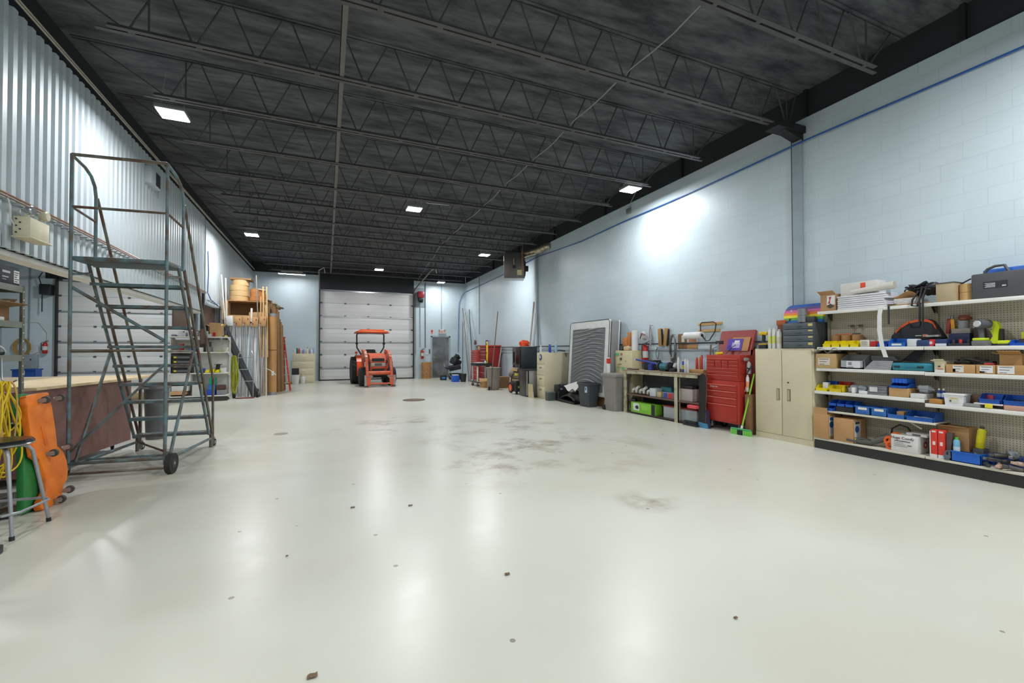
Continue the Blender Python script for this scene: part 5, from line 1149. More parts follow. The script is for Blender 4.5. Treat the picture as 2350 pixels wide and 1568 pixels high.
# cart with level
root = T('utility_cart', 'black topped utility cart with white legs before the red chests', 'cart', (5.72, 16.4, 0))
MB().bx(5.36, 6.02, 16.05, 16.8, 0.80, 0.84, 'black_plastic', 0.01).bx(5.36, 6.02, 16.05, 16.08, 0.84, 0.90, 'black_plastic').bx(5.36, 6.02, 16.77, 16.8, 0.84, 0.90, 'black_plastic').bx(5.36, 5.39, 16.05, 16.8, 0.84, 0.90, 'black_plastic').bx(5.99, 6.02, 16.05, 16.8, 0.84, 0.90, 'black_plastic').build('top_tray', root)
MB().bx(5.38, 6.0, 16.08, 16.78, 0.14, 0.19, 'dark_grey', 0.008).build('bottom_tray', root)
for x in (5.42, 5.96):
    for y in (16.12, 16.73):
        MB().bx(x - 0.025, x + 0.025, y - 0.025, y + 0.025, 0.14, 0.80, 'd6d6d2', 0.004).build('leg', root); caster(root, x, y, 0.0, 0.055, 0.03, 0.5, 0.14)
MB().bx(5.45, 5.75, 16.3, 16.75, 0.901, 0.93, 'e4e0dc').thing('paper_stack', 'white papers lying on the black cart tray', 'papers', (5.6, 16.5, 0.90))
m = MB().blob((5.7, 16.4, 0.27), 0.09, 'junk', (1.5, 2, 0.7), 0.3, 12); m.thing('scrap_pile', 'small parts heaped on the lower tray of the black cart', 'scrap pile', (5.7, 16.4, 0.19))
root = T('spirit_level', 'tall yellow spirit level standing upright on the black cart', 'level', (5.92, 16.35, 0.84))
MB().bx(5.885, 5.915, 16.30, 16.42, 0.842, 1.76, 'f0d21a', 0.004).build('level_body', root)
for z in (0.95, 1.28, 1.62): MB().bx(5.88, 5.92, 16.33, 16.39, z, z + 0.06, '2a3a20').build('vial', root)
root = round_bin('small white and black jar on the cart edge', 5.9, 16.15, 0.04, 0.001, 'paper') if False else None
can('little white spray bottle at the near corner of the cart tray', 5.75, 16.15, 0.841, 0.035, 0.17, 'dfe4ec', name='spray_bottle', nozzle='chrome')
carton('open low carton on the floor under the cart, left one', 5.42, 5.80, 15.45, 15.85, 0, 0.22, 'card', flaps=1)
carton('closed carton behind the grey trash can', 5.85, 6.30, 15.0, 15.5, 0, 0.42, 'card_dark')
# long pole, grey can
root = T('trash_can', 'tall grey trash can with a long wooden pole standing in it', 'trash can', (5.50, 14.60, 0))
MB().lathe([(0.20, 0), (0.205, 0.02), (0.245, 0.75), (0.245, 0.80), (0.23, 0.80), (0.185, 0.05)], (5.50, 14.60, 0), '8f877d,0.5', n=28).build('bin_body', root)
MB().lathe([(0.245, 0.74), (0.265, 0.75), (0.265, 0.79), (0.245, 0.80)], (5.50, 14.60, 0), '8f877d,0.5', n=28).build('rim', root)
MB().cyl((5.27, 14.45, 0.07), (5.30, 14.43, 0.07), 0.07, 'rubber', n=16).build('wheel', root)
MB().cyl((5.42, 14.66, 0.08), (5.66, 14.55, 2.80), 0.018, '8c6f55', n=10).thing('pole', 'long brown wooden pole rising out of the grey trash can', 'pole', (5.42, 14.66, 0.08))
MB().cyl((5.60, 14.62, 0.08), (5.82, 14.62, 1.5), 0.02, 'b9b3ab', n=10).thing('pole', 'short pale handle leaning in the grey trash can', 'pole', (5.72, 14.4, 0.08))
m = MB().tube([(5.40, 14.45, 0.85), (5.36, 14.33, 0.80), (5.33, 14.28, 0.4), (5.32, 14.28, 0.1), (5.32, 14.32, 0.02)], 0.012, 'black_plastic', n=6); m.thing('black_cable', 'black cord hanging over the rim of the grey trash can', 'cord', (5.4, 14.1, 0))
m = MB()
for k, (y, z) in enumerate(((14.15, 1.22), (13.9, 1.18), (13.65, 1.2))):
    for q in range(3): m.tube([(XR - 0.09 + 0.01 * q, y + 0.07 * math.sin(2 * PI * j / 12) * (1 + 0.2 * q), z - 0.30 * (1 - math.cos(2 * PI * j / 12)) * (0.8 + 0.15 * q)) for j in range(12)], 0.014, ('3a3a3c', 'b59a3c', 'a8a24a')[(k + q) % 3], n=5, closed=True)
m.thing('hanging_straps', 'black and yellow straps hanging from the rail beside the dark cabinet', 'straps', (XR - 0.1, 13.9, 1.2))
for k, (z, r, y0, y1, c, lb) in enumerate(((0.10, 0.10, 13.45, 14.35, 'd6d0c4', 'pale rolled sheet at the bottom of the roll pile'), (0.31, 0.11, 13.45, 14.3, 'c3a27c', 'tan rolled carpet in the middle of the roll pile'), (0.55, 0.13, 13.45, 14.3, '7d6a5c', 'brown rolled carpet on top of the roll pile'))):
    MB().cyl((6.1, y0, z), (6.1, y1, z), r, c, n=20).thing('carpet_roll', lb, 'carpet roll', (6.1, 13.5, 0))
carton('flat brown carton lying on the carpet rolls', 5.95, 6.3, 13.5, 14.05, 0.69, 0.76, 'card_light')
m = MB().bx(5.95, 6.32, 13.48, 14.0, 0.765, 0.90, 'd8d4cc', 0.05, seg=3); m.thing('foam_cushion', 'white cushion on top of the carpet rolls', 'cushion', (6.1, 13.4, 0.765))
# charger / generator
root = T('portable_generator', 'black portable machine with an orange wheel and yellow handle', 'generator', (5.75, 13.0, 0))
MB().bx(5.52, 5.92, 12.68, 13.05, 0.08, 0.42, '2a2a2b', 0.04, seg=3).build('machine_body', root)
MB().cyl((5.48, 12.98, 0.20), (5.52, 12.98, 0.20), 0.17, 'rubber', n=22).cyl((5.47, 12.98, 0.20), (5.481, 12.98, 0.20), 0.11, 'ff6a2a', n=20).build('wheel', root)
MB().tube([(5.54, 13.05, 0.38), (5.54, 13.0, 0.56), (5.55, 12.9, 0.64), (5.57, 12.72, 0.64)], 0.018, 'black_plastic', n=8).bx(5.55, 5.63, 12.66, 12.85, 0.60, 0.66, 'd9d63a', 0.01).build('carry_handle', root)
MB().bx(5.62, 5.77, 12.665, 12.682, 0.2, 0.26, 'c9c53a').build('logo_plate', root)
MB().bx(5.56, 5.62, 12.7, 12.76, 0, 0.08, 'black_plastic').build('foot', root)
# dark stacked cabinets
root = T('mini_fridge', 'glossy black small fridge stacked on a dark cabinet, orange bag on top', 'fridge', (5.98, 12.95, 0.83))
MB().bx(5.74, 6.32, 12.72, 13.32, 0.83, 1.52, '343b41,0.35', 0.008).build('fridge_body', root)
MB().bx(5.70, 5.738, 12.72, 13.32, 0.84, 1.51, '2b1c1c,0.12', 0.008).build('door', root)
MB().bx(5.68, 5.70, 13.20, 13.23, 1.0, 1.35, 'black_plastic').build('handle', root)
root = T('cabinet', 'dark brown low cabinet under the glossy black fridge', 'cabinet', (6.0, 13.0, 0))
MB().bx(5.96, 6.40, 12.66, 13.40, 0.0, 0.82, '45403c', 0.006).build('cabinet_body', root)
MB().bx(5.94, 5.96, 12.68, 13.38, 0.03, 0.80, '4a4541', 0.004).build('door', root)
m = MB().blob((6.0, 12.95, 1.62), 0.14, 'ff5a2a', (1, 1.0, 0.9), 0.25, 3).blob((5.95, 13.12, 1.62), 0.11, 'f04a20', (0.8, 0.8, 1.0), 0.2, 5).bx(5.8, 6.2, 12.85, 13.2, 1.521, 1.535, 'd8c8b8')
m.thing('orange_bag', 'crumpled bright orange bag on top of the black fridge', 'bag', (6.0, 13.0, 1.52))
root = T('mini_fridge', 'dark fronted grey sided fridge beside the cream filing cabinet', 'fridge', (5.95, 12.15, 0))
MB().bx(5.60, 6.30, 11.82, 12.42, 0.02, 0.80, '9d9c98,0.4,0.3', 0.006).build('fridge_body', root)
MB().bx(5.545, 5.60, 11.82, 12.42, 0.02, 0.80, '36312f,0.3', 0.012).build('door', root)
MB().bx(5.50, 6.34, 11.78, 12.46, 0.80, 0.825, '202124,0.4', 0.004).build('top_board', root)
MB().bx(5.535, 5.545, 11.83, 11.86, 0.05, 0.78, 'c9cacb,0.3,0.6').build('door_trim', root)
m = MB().poly([(5.62, 11.72, 0.0), (5.72, 11.72 - 0.42, 0.0), (5.77, 11.72 - 0.40, 0.42), (5.64, 11.74, 0.45)], 'cdbf94', 0.025)
m = MB().prism([(11.80, 0.0), (11.46, 0.0), (11.56, 0.40), (11.90, 0.40)], 'X', 5.56, 5.585, 'cdbf94'); m.thing('board', 'short tan board leaning between the fridge and the filing cabinet', 'board', (5.57, 11.6, 0))
# pale leaning boards by the column
for k, (p0, p1, r, c) in enumerate((((6.35, 13.5, 0.85), (6.70, 13.72, 3.1), 0.03, 'b9b3a6'), ((6.45, 13.45, 0.85), (6.72, 13.60, 2.7), 0.05, 'cfd2d2'))):
    MB().cyl(p0, p1, r, c, n=8).thing('pole', ('long tan batten leaning on the wall beside the far column', 'wide pale tube leaning on the wall beside the far column')[k], 'pole', p0)
# cream filing cabinet with sticker
root = T('filing_cabinet', 'tall cream filing cabinet with a round dark blue sticker', 'cabinet', (6.1, 11.4, 0))
MB().bx(5.79, 6.62, 11.16, 11.66, 0, 1.33, 'cream', 0.006).build('cabinet_body', root)
drawers(root, 11.18, 11.64, 5.79, 0.04, 1.31, 4, 'cream', 'cream_dark', facing='-x')
k_ = MB().cyl((5.762, 11.40, 1.20), (5.771, 11.40, 1.20), 0.085, '24345e', n=24).cyl((5.759, 11.41, 1.21), (5.762, 11.41, 1.21), 0.055, 'b9c6dc', n=20).prism([(11.37, 1.14), (11.43, 1.14), (11.40, 1.08)], 'X', 5.759, 5.764, '24345e')
k_.build('round_sticker', root)
MB().prism([(6.42, 1.33), (6.55, 1.33), (6.50, 1.18), (6.46, 1.24)], 'Y', 11.156, 11.16, 'cream_dark').build('dent', root)
bottle('blue spray bottle on the stickered filing cabinet', 6.05, 11.35, 1.331, 0.04, 0.24, '2b4fb8', '2b4fb8', trigger=True)
bottle('clear spray bottle beside the blue one on the filing cabinet', 6.2, 11.25, 1.331, 0.04, 0.30, '9fc4dc', 'white_paint', trigger=True)
bottle('small clear bottle at the left of the stickered filing cabinet top', 5.86, 11.55, 1.331, 0.03, 0.24, 'd8dcdc')
MB().bx(5.83, 6.0, 11.30, 11.55, 1.331, 1.35, 'e0dcc0').thing('note_pad', 'cream pad on the stickered filing cabinet', 'pad', (5.9, 11.4, 1.331))
m = MB().cyl((6.3, 11.2, 1.40), (6.3, 10.7, 1.40), 0.04, '9aa3a6', n=10); 
m = MB().tube([(6.28, 11.5, 1.345), (6.28, 11.4, 1.39), (6.35, 11.3, 1.40), (6.5, 11.22, 1.38)], 0.02, 'dark_grey', n=8); m.thing('hose', 'short dark hose lying on the filing cabinet top', 'hose', (6.3, 11.4, 1.33))
# items on floor before the mattress
MB().bx(5.66, 5.90, 10.72, 10.90, 0, 0.22, '4b5650,0.4', 0.01).bx(5.66, 5.90, 10.72, 10.90, 0.22, 0.25, '6a766e', 0.004).thing('metal_box', 'small dark green metal box in front of the filing cabinet', 'box', (5.78, 10.8, 0))
root = T('tool_case', 'black hard case standing on the floor beside the mattress', 'case', (6.1, 10.75, 0))
MB().bx(5.92, 6.42, 10.62, 10.88, 0.0, 0.44, '202124', 0.03, seg=3).build('case_body', root)
for x in (6.02, 6.2, 6.34): MB().bx(x - 0.03, x + 0.03, 10.605, 10.62, 0.30, 0.35, '8a8c90', 0.004).build('latch', root)
MB().tube([(5.98, 10.61, 0.46), (5.90, 10.58, 0.42), (5.88, 10.58, 0.34), (5.93, 10.61, 0.28)], 0.016, '202124', n=6).build('handle', root)
MB().bx(6.2, 6.26, 10.61, 10.62, 0.1, 0.15, 'b9bbbf').build('badge', root)
root = T('car_panel', 'crumpled dark plastic tray heap under the white mattress cover', 'plastic tray', (6.2, 10.1, 0))
MB().sheet(5.88, 6.20, 9.72, 10.55, 10, 12, lambda u, v: 0.10 + 0.22 * math.sin(PI * min(1, v * 1.05)) * (0.4 + 0.6 * u) + 0.025 * math.sin(11 * u + 4 * v), '3a3937,0.3', 0.02).build('upper_tray', root)
MB().sheet(5.86, 6.21, 9.70, 10.58, 8, 10, lambda u, v: 0.04 + 0.02 * math.sin(9 * u) + 0.03 * v, '28282a,0.3', 0.02).bx(5.90, 6.18, 9.8, 10.5, 0, 0.03, '28282a').build('lower_tray', root)
m = MB().sheet(5.93, 6.20, 9.75, 10.32, 10, 10, lambda u, v: 0.34 + 0.14 * u + 0.05 * math.sin(8 * v + 3 * u) + 0.05 * v, 'd6d4ce', 0.012); m.thing('plastic_sheet', 'crumpled white plastic bunched under the mattress', 'plastic sheet', (6.15, 10.0, 0.34))
# ================================================================ mattress
def mattress():
    MXF = Matrix.Translation((6.23, 8.80, 0.24)) @ Euler((0, R(3.6), 0)).to_matrix().to_4x4()
    root = T('mattress', 'large white edged mattress with a wrinkled grey face leaning on the wall', 'mattress', (6.4, 9.7, 0.24))
    W, H_ = 1.84, 1.92
    b = MB(MXF).bx(0.0, 0.30, 0, W, 0, H_, '8d8f90', 0.05, seg=3)
    b.build('mattress_core', root)
    f = MB(MXF).bx(-0.012, 0.045, 0.0, W, 0.0, H_, 'd4d4d2', 0.022, seg=3); f.build('front_panel', root)
    MB(MXF).bx(0.255, 0.315, 0.0, W, 0.0, H_, 'd4d4d2', 0.022, seg=3).build('rear_panel', root)
    def loop(x): return [(x, 0.0, 0.06), (x, 0.0, H_ - 0.06), (x, 0.06, H_), (x, W - 0.06, H_), (x, W, H_ - 0.06), (x, W, 0.06), (x, W - 0.06, 0), (x, 0.06, 0)]
    MB(MXF).tube(loop(0.045), 0.011, '3a3c40', n=6, closed=True).tube(loop(-0.008), 0.009, '3a3c40', n=6, closed=True).build('piping', root)
    MB(MXF).tube(loop(0.315), 0.011, '3a3c40', n=6, closed=True).build('piping', root)
    # wrinkled grey fabric: displaced sheet standing just off the face
    XX = MXF @ Matrix.Translation((-0.014, 0.16, 0.12)) @ Euler((R(90), 0, R(90))).to_matrix().to_4x4()
    def fz(u, v):
        sag = 1.5 * (1 - v) * math.sin(PI * u) + 0.5 * math.sin(3 * u + 1)
        w_ = 0.5 + 0.3 * math.sin(2 * PI * (v * 15 - sag * 1.3) + 1.6 * math.sin(7 * u + 4 * v)) + 0.2 * math.sin(2 * PI * (v * 27 - sag * 1.9) + 2.3 * math.sin(5 * u + 9 * v))
        return 0.003 + 0.028 * w_ * min(1, 8 * u * (1 - u)) 
    g = MB().sheet(0, W - 0.32, 0, H_ - 0.32, 46, 240, lambda u, v: -fz(u, v), '6c6f71,0.5', 0.004, xf=XX)
    g.build('wrinkled_fabric', root)
    return root
mattress()
m = MB().bx(6.32, 6.72, 8.9, 10.5, 0.0, 0.23, 'card_dark', 0.01); m.thing('pallet_board', 'low brown support the mattress stands on', 'support', (6.5, 9.7, 0))
MB().bx(6.20, 6.222, 8.72, 8.74, 0, 0.01, 'white_paint')
m = MB().bx(6.22, 6.27, 8.70, 8.77, 0.0, 1.22, 'e2e2e0', 0.004).bx(6.215, 6.275, 8.695, 8.775, 0.52, 0.62, '3a5cb0').bx(6.215, 6.275, 8.695, 8.775, 0.64, 0.72, 'c8322a').bx(6.215, 6.275, 8.695, 8.775, 1.08, 1.20, 'd8362c')
m.thing('trim_post', 'white post with red and blue tape beside the mattress', 'post', (6.25, 8.73, 0))
MB().cyl((6.20, 8.86, 0.0), (6.30, 8.84, 0.7), 0.012, 'b9b9b4', n=8).thing('rod', 'thin metal rod behind the dark square waste bin', 'rod', (6.2, 8.86, 0))
# square waste bins
def sq_bin(label, cx, cy, w0, w1, d0, d1, h, mm, rim=0.02):
    root = T('waste_bin', label, 'waste bin', (cx, cy, 0))
    b = MB(); t = 0.008
    def ring(z, a, c): return [(cx - a, cy - c, z), (cx + a, cy - c, z), (cx + a, cy + c, z), (cx - a, cy + c, z)]
    V = []
    for z, a, c in ((0, w0, d0), (h, w1, d1), (h, w1 - 0.012, d1 - 0.012), (0.02, w0 - 0.012, d0 - 0.012)): V.append([b.bm.verts.new(p) for p in ring(z, a, c)])
    fs = [b.bm.faces.new(V[0][::-1]), b.bm.faces.new(V[3])]
    for A, B_ in zip(V, V[1:]):
        for k in range(4): fs.append(b.bm.faces.new((A[k], A[(k + 1) % 4], B_[(k + 1) % 4], B_[k])))
    b.fin([v for r_ in V for v in r_], fs, mm)
    vert = [e for e in b.bm.edges if abs(e.verts[0].co.z - e.verts[1].co.z) > h * 0.5]
    bmesh.ops.bevel(b.bm, geom=vert, offset=0.03, segments=3, profile=0.5, affect='EDGES')
    b.build('bin_body', root)
    r_ = MB(); a, c = w1 + rim * 0.5, d1 + rim * 0.5
    for q in ((cx - a, cx + a, cy - c, cy - c + rim), (cx - a, cx + a, cy + c - rim, cy + c), (cx - a, cx - a + rim, cy - c, cy + c), (cx + a - rim, cx + a, cy - c, cy + c)): r_.bx(*q, h - 0.05, h, mm, 0.004)
    r_.build('rim', root)
    return root
r_ = sq_bin('dark grey square waste bin in front of the mattress', 6.03, 9.28, 0.13, 0.16, 0.20, 0.26, 0.59, '3c4245')
MB().bx(5.865, 5.878, 9.10, 9.19, 0.36, 0.50, 'c9d6e6').bx(5.862, 5.866, 9.12, 9.17, 0.42, 0.48, '3a5c90').build('sticker', r_)
r_ = sq_bin('tall grey wheeled bin beside the pale workbench', 6.22, 8.42, 0.16, 0.20, 0.20, 0.27, 0.82, '8e8a84')
MB().bx(6.0, 6.45, 8.12, 8.72, 0.78, 0.86, '8e8a84', 0.02).build('lid', r_)
MB().cyl((6.04, 8.66, 0.06), (6.09, 8.66, 0.06), 0.06, 'rubber', n=14).build('wheel', r_)
# ================================================================ cream painted cabinet behind the bin
root = T('storage_cabinet', 'paint spotted cream cabinet with green tape behind the grey bin', 'cabinet', (6.5, 8.35, 0))
MB().bx(6.46, 6.74, 8.12, 8.77, 0, 1.39, 'd2c9a0,0.5', 0.006).build('cabinet_body', root)
t = MB()
for y0, y1, z0, z1, c in ((8.60, 8.76, 1.27, 1.33, '6fc08a'), (8.40, 8.52, 0.93, 0.99, '6fc08a'), (8.68, 8.75, 0.92, 0.97, '8fd0a0'), (8.48, 8.56, 1.28, 1.33, 'c0705a'), (8.50, 8.58, 1.16, 1.22, '55584e')): t.bx(6.455, 6.46, y0, y1, z0, z1, c)
t.cyl((6.455, 8.36, 1.14), (6.46, 8.36, 1.14), 0.012, '3a3a38', n=10).bx(6.456, 6.46, 8.14, 8.76, 0.99, 0.994, 'cream_dark').bx(6.456, 6.46, 8.52, 8.66, 1.06, 1.075, 'cream_dark')
t.build('tape_and_paint', root)
MB().cyl((6.60, 8.20, 1.391), (6.60, 8.20, 1.86), 0.075, 'e3e4e4', n=24).thing('paper_roll', 'tall white roll standing on the paint spotted cabinet', 'roll', (6.6, 8.08, 1.39))
m = MB().bx(6.52, 6.68, 8.42, 8.56, 1.50, 1.70, 'c98448', 0.01).bx(6.55, 6.63, 8.34, 8.41, 1.50, 1.82, 'c98448', 0.01).bx(6.52, 6.66, 8.34, 8.54, 1.391, 1.50, 'd6c29a', 0.03)
m.thing('wood_blocks', 'orange brown wooden blocks on the paint spotted cabinet', 'wood blocks', (6.6, 8.35, 1.39))
m = MB().blob((6.62, 8.66, 1.455), 0.08, '55504e', (1, 1.0, 0.8), 0.35, 3); m.thing('dark_tool', 'dark lumpy tool on the left of the paint spotted cabinet', 'tool', (6.6, 8.68, 1.391))
extinguisher('red fire extinguisher on the wall between cabinet and workbench rail', XR - 0.10, 7.98, 1.10, (1, 0), 0.50)
m = MB().blob((6.66, 7.95, 1.72), 0.09, 'c9c6c8', (0.6, 1, 1.1), 0.4, 8).tube([(6.62, 7.87, 1.74), (6.60, 7.97, 1.78), (6.62, 8.04, 1.66)], 0.012, '8a3a40', n=6); m.thing('rag_bag', 'white and red rag bundle above the wall extinguisher', 'rags', (6.66, 7.8, 1.7))
# ================================================================ workbench
root = T('workbench', 'chipped cream painted steel workbench loaded with tools', 'workbench', (6.48, 7.1, 0))
mat('bench_cream', 'bdb89f', 0.5, 0.1, col2='a3977a', scale=9, thr=(0.38, 0.52))
bx_ = MB().bx(6.20, 6.74, 5.98, 8.11, 0.935, 0.965, '9a8a70', 0.004); bx_.build('bench_top', root)
MB().bx(6.20, 6.23, 6.0, 8.10, 0.88, 0.935, 'bench_cream').bx(6.72, 6.74, 6.0, 8.10, 0.88, 0.935, 'bench_cream').build('apron', root)
for y in (6.52, 8.08):
    for x in (6.21, 6.70): MB().bx(x, x + 0.035, y - 0.045, y + 0.045, 0, 0.94, 'bench_cream', 0.003).bx(x, x + 0.07 if x < 6.5 else x + 0.035, y + (0.04 if y > 7 else -0.045), y + (0.045 if y > 7 else -0.04), 0.0, 0.94, 'bench_cream').build('leg', root)
MB().bx(6.22, 6.72, 5.98, 8.06, 0.40, 0.43, '6d5348', 0.003).build('lower_shelf', root)
MB().bx(6.70, 6.715, 6.0, 8.06, 0.05, 0.9, '4a4d4f').build('back_panel', root)
MB().bx(6.24, 6.70, 6.0, 8.06, 0.02, 0.04, '4a3f38').build('bottom_shelf', root)
# on the bench
boxes([
 ('flat_tool', 'flat black tool at the left end of the workbench', 'tool', (6.25, 6.35, 7.75, 8.05, 0.966, 0.985), '2a2a2c'),
 ('black_radio', 'black boxy radio on the workbench', 'radio', (6.45, 6.65, 7.40, 7.72, 0.966, 1.18), '232428'),
 ('cardboard_tray', 'brown cardboard tray holding bottles on the workbench', 'tray', (6.42, 6.68, 6.05, 6.42, 0.966, 1.03), 'card'),
 ('cardboard_tray', 'small brown box under the caulk tubes on the workbench', 'box', (6.40, 6.52, 6.62, 6.70, 0.966, 1.02), 'card_dark'),
])
m = MB().tube([(6.35, 7.85, 1.19), (6.42, 7.2, 1.10)], 0.020, '2a3f9a', n=8).tube([(6.40, 7.45, 1.10), (6.45, 6.85, 1.13)], 0.016, '2a3f9a', n=8).tube([(6.4, 7.3, 1.13), (6.38, 7.05, 0.98)], 0.018, '2a3f9a', n=8).tube([(6.40, 7.2, 1.1), (6.4, 6.98, 0.97)], 0.012, '2a3f9a', n=8).bx(6.38, 6.44, 7.4, 7.5, 0.966, 1.1, '2a3f9a')
m.thing('bar_clamp', 'dark blue bar clamps lying across the workbench', 'clamp', (6.4, 7.4, 0.966))
root = T('bench_grinder', 'teal and black bench grinder on the workbench', 'grinder', (6.35, 7.0, 0.966))
MB().cyl((6.35, 6.86, 1.06), (6.35, 7.06, 1.06), 0.07, '2f6f7a,0.4', n=18).bx(6.28, 6.42, 6.88, 7.04, 0.966, 1.0, '22282a', 0.01).build('motor', root)
for y in (6.80, 7.08): MB().cyl((6.35, y, 1.07), (6.35, y + 0.04, 1.07), 0.085, '25282a', n=20).build('wheel_guard', root)
m = MB().bx(6.3, 6.5, 6.68, 6.80, 0.966, 1.03, '262a2c', 0.01).blob((6.4, 6.72, 1.08), 0.05, 'b9bbbd', (1, 1, 1), 0.3, 2); m.thing('drill', 'black cordless drill lying beside the grinder', 'drill', (6.4, 6.72, 0.966))
for k, (y, c, h, nm) in enumerate(((6.60, 'e8e8e6', 0.30, 'white caulk tube on the workbench, leftmost'), (6.48, '3a58b8', 0.24, 'blue and yellow tube on the workbench'), (6.42, 'dfe0e2', 0.27, 'white tube right of the blue and yellow one'), (6.36, 'e0e2e2', 0.26, 'second white tube in the workbench row'), (6.32, 'd23a30', 0.22, 'red capped jar in the cardboard tray'), (6.26, 'c9a08a', 0.26, 'pinkish bottle in the cardboard tray'), (6.20, 'd84a3c', 0.27, 'white and red bottle in the cardboard tray'), (6.14, 'b9cbe0', 0.24, 'pale blue jar in the cardboard tray, left one'), (6.09, 'c3d2e4', 0.24, 'pale blue jar in the cardboard tray, right one'))):
    z = 0.967 if y > 6.42 or k in (2, 3) else 1.031
    x = 6.36 if k < 4 else 6.55
    can(nm, x, y, z, 0.024 if k < 4 else 0.026, h, c, name='tube' if k < 4 else 'bottle', cat='tube' if k < 4 else 'bottle', band='e0c832' if k == 1 else None, nozzle='d23a30' if k in (4, 6) else 'white_paint', group='tubes and bottles on the workbench')
m = MB().cyl((6.60, 6.08, 0.966), (6.62, 6.05, 1.5), 0.015, '7a6a55', n=8); m.thing('wooden_rod', 'brown wooden handle standing at the right of the workbench', 'handle', (6.6, 6.08, 0.966))
# lower shelf goods
bb = boxes([
 ('parts_box', 'white and teal printed box on the workbench lower shelf', 'box', (6.28, 6.45, 7.16, 7.34, 0.431, 0.60), 'd5dde0'),
 ('teal_box', 'teal box behind the printed one on the lower shelf', 'box', (6.5, 6.68, 6.95, 7.25, 0.431, 0.63), '3f8a90'),
 ('cream_box', 'small cream box on the workbench lower shelf', 'box', (6.28, 6.42, 7.0, 7.12, 0.431, 0.54), 'd6bf8c'),
 ('light_box', 'red and blue printed box on the workbench lower shelf', 'box', (6.26, 6.42, 6.64, 6.92, 0.431, 0.55), 'a8a4c4'),
 ('appliance_box', 'pinkish grey box with white marks right of the bench leg', 'box', (6.27, 6.5, 6.17, 6.48, 0.431, 0.66), 'b5a9a6'),
 ('black_case', 'flat black case on top of the pinkish grey box', 'case', (6.3, 6.5, 6.2, 6.46, 0.661, 0.72), '2a2628'),
])
MB().bx(6.255, 6.26, 6.65, 6.78, 0.44, 0.54, 'c83c30').bx(6.254, 6.26, 6.80, 6.90, 0.44, 0.54, '3c50a8').build('printed_sleeve', bb[3])
for k in range(5):
    y = 7.92 - k * 0.12
    m = MB().tube([(6.32, y, 0.47), (6.30, y - 0.03, 0.52 + 0.04 * (k % 2)), (6.30, y - 0.10, 0.55 + 0.05 * (k % 2))], 0.032, 'e0dfdc', n=10)
    m.thing('pipe_fitting', ('white pipe elbow at the left end of the lower shelf', 'second white pipe elbow on the lower shelf', 'third white pipe elbow on the lower shelf', 'fourth white pipe elbow on the lower shelf', 'white pipe elbow nearest the printed box')[k], 'pipe fitting', (6.3, y, 0.431), 'white pipe fittings under the workbench')
# bottom goods
root = carton('long lime green printed box on the floor under the workbench', 6.24, 6.44, 7.14, 7.90, 0.041, 0.26, '86c83c', rz=0, tape=False, sticker=[('-x', 0.10, 0.36, 0.2, 0.9, 'e6e8ec'), ('-x', 0.47, 0.70, 0.35, 0.8, '9ad84a'), ('-x', 0.86, 1.0, 0.0, 1.0, '1c2420')])
MB().prism([(7.72, 0.12), (7.65, 0.12), (7.65, 0.18), (7.70, 0.20), (7.76, 0.16)], 'X', 6.234, 6.238, '23282a').build('printed_picture', root)
text(root, 'GREENWORKS', 0.045, '2c6a1c', (6.237, 7.46, 0.21), FACE_MX) if False else None
root = T('plastic_tote', 'clear plastic tote with a dark red lid under the workbench', 'tote', (6.45, 6.5, 0))
c = MB()
for q in ((6.31, 6.66, 6.10, 6.106), (6.31, 6.66, 6.96, 6.966), (6.31, 6.316, 6.10, 6.96), (6.654, 6.66, 6.10, 6.96)): c.bx(*q, 0.045, 0.26, 'clear')
c.bx(6.31, 6.66, 6.10, 6.96, 0.041, 0.047, 'clear'); c.build('tote_body', root)
MB().bx(6.295, 6.68, 6.08, 6.98, 0.262, 0.285, '8c3028', 0.006).build('lid', root)
m = MB().bx(6.33, 6.62, 6.14, 6.9, 0.048, 0.18, '6d6a78', 0.02); m.thing('tote_contents', 'grey parts seen through the clear tote', 'parts', (6.45, 6.5, 0.048))
m = MB().bx(6.14, 6.24, 5.90, 6.18, 0.50, 0.56, 'e05a5c', 0.02); 
m = MB().bx(6.16, 6.34, 5.985, 6.20, 0.32, 0.385, 'e0545c', 0.02); m.thing('red_case', 'small pinkish red case sticking out under the lower shelf', 'case', (6.25, 6.1, 0.32))
m = MB().bx(6.16, 6.30, 5.96, 6.30, 0.0, 0.035, '222326', 0.006).bx(6.17, 6.22, 6.0, 6.28, 0.06, 0.09, '222326').bx(6.18, 6.2, 6.22, 6.26, 0.03, 0.07, '222326'); m.thing('floor_jack', 'low black steel frame at the right foot of the workbench', 'jack', (6.2, 6.1, 0))
m = MB().blob((6.35, 7.92, 0.20), 0.13, '1f2022', (0.8, 0.7, 1.1), 0.2, 4); m.thing('black_bag', 'black bag behind the left leg of the workbench', 'bag', (6.35, 7.95, 0.04))
# ================================================================ on the wall above the bench
def loops(label, y, z, zb, wd, n_, c, nm='hanging_cable', cat='cord', r=0.007, x=XR - 0.07):
    m = MB(); rr = random.Random(int(y * 100))
    m.cyl((XR, y, z), (x - 0.03, y, z + 0.01), 0.006, 'galv', n=6)
    for k in range(n_):
        w_ = wd * rr.uniform(0.6, 1.1); b_ = zb + rr.uniform(0, 0.12)
        m.tube([(x + 0.012 * math.sin(k * 2 + j), y + w_ * math.sin(2 * PI * j / 14) * (0.5 + 0.5 * (1 - math.cos(2 * PI * j / 14)) / 1.6), z - (z - b_) * (1 - math.cos(2 * PI * j / 14)) / 2) for j in range(14)], r, c if k % 3 else 'galv', n=6, closed=True)
    return m.thing(nm, label, cat, (x, y, zb))
loops('silver and red chain bundle hanging on the block wall', 7.82, 1.95, 1.50, 0.05, 6, 'b9b4b0')
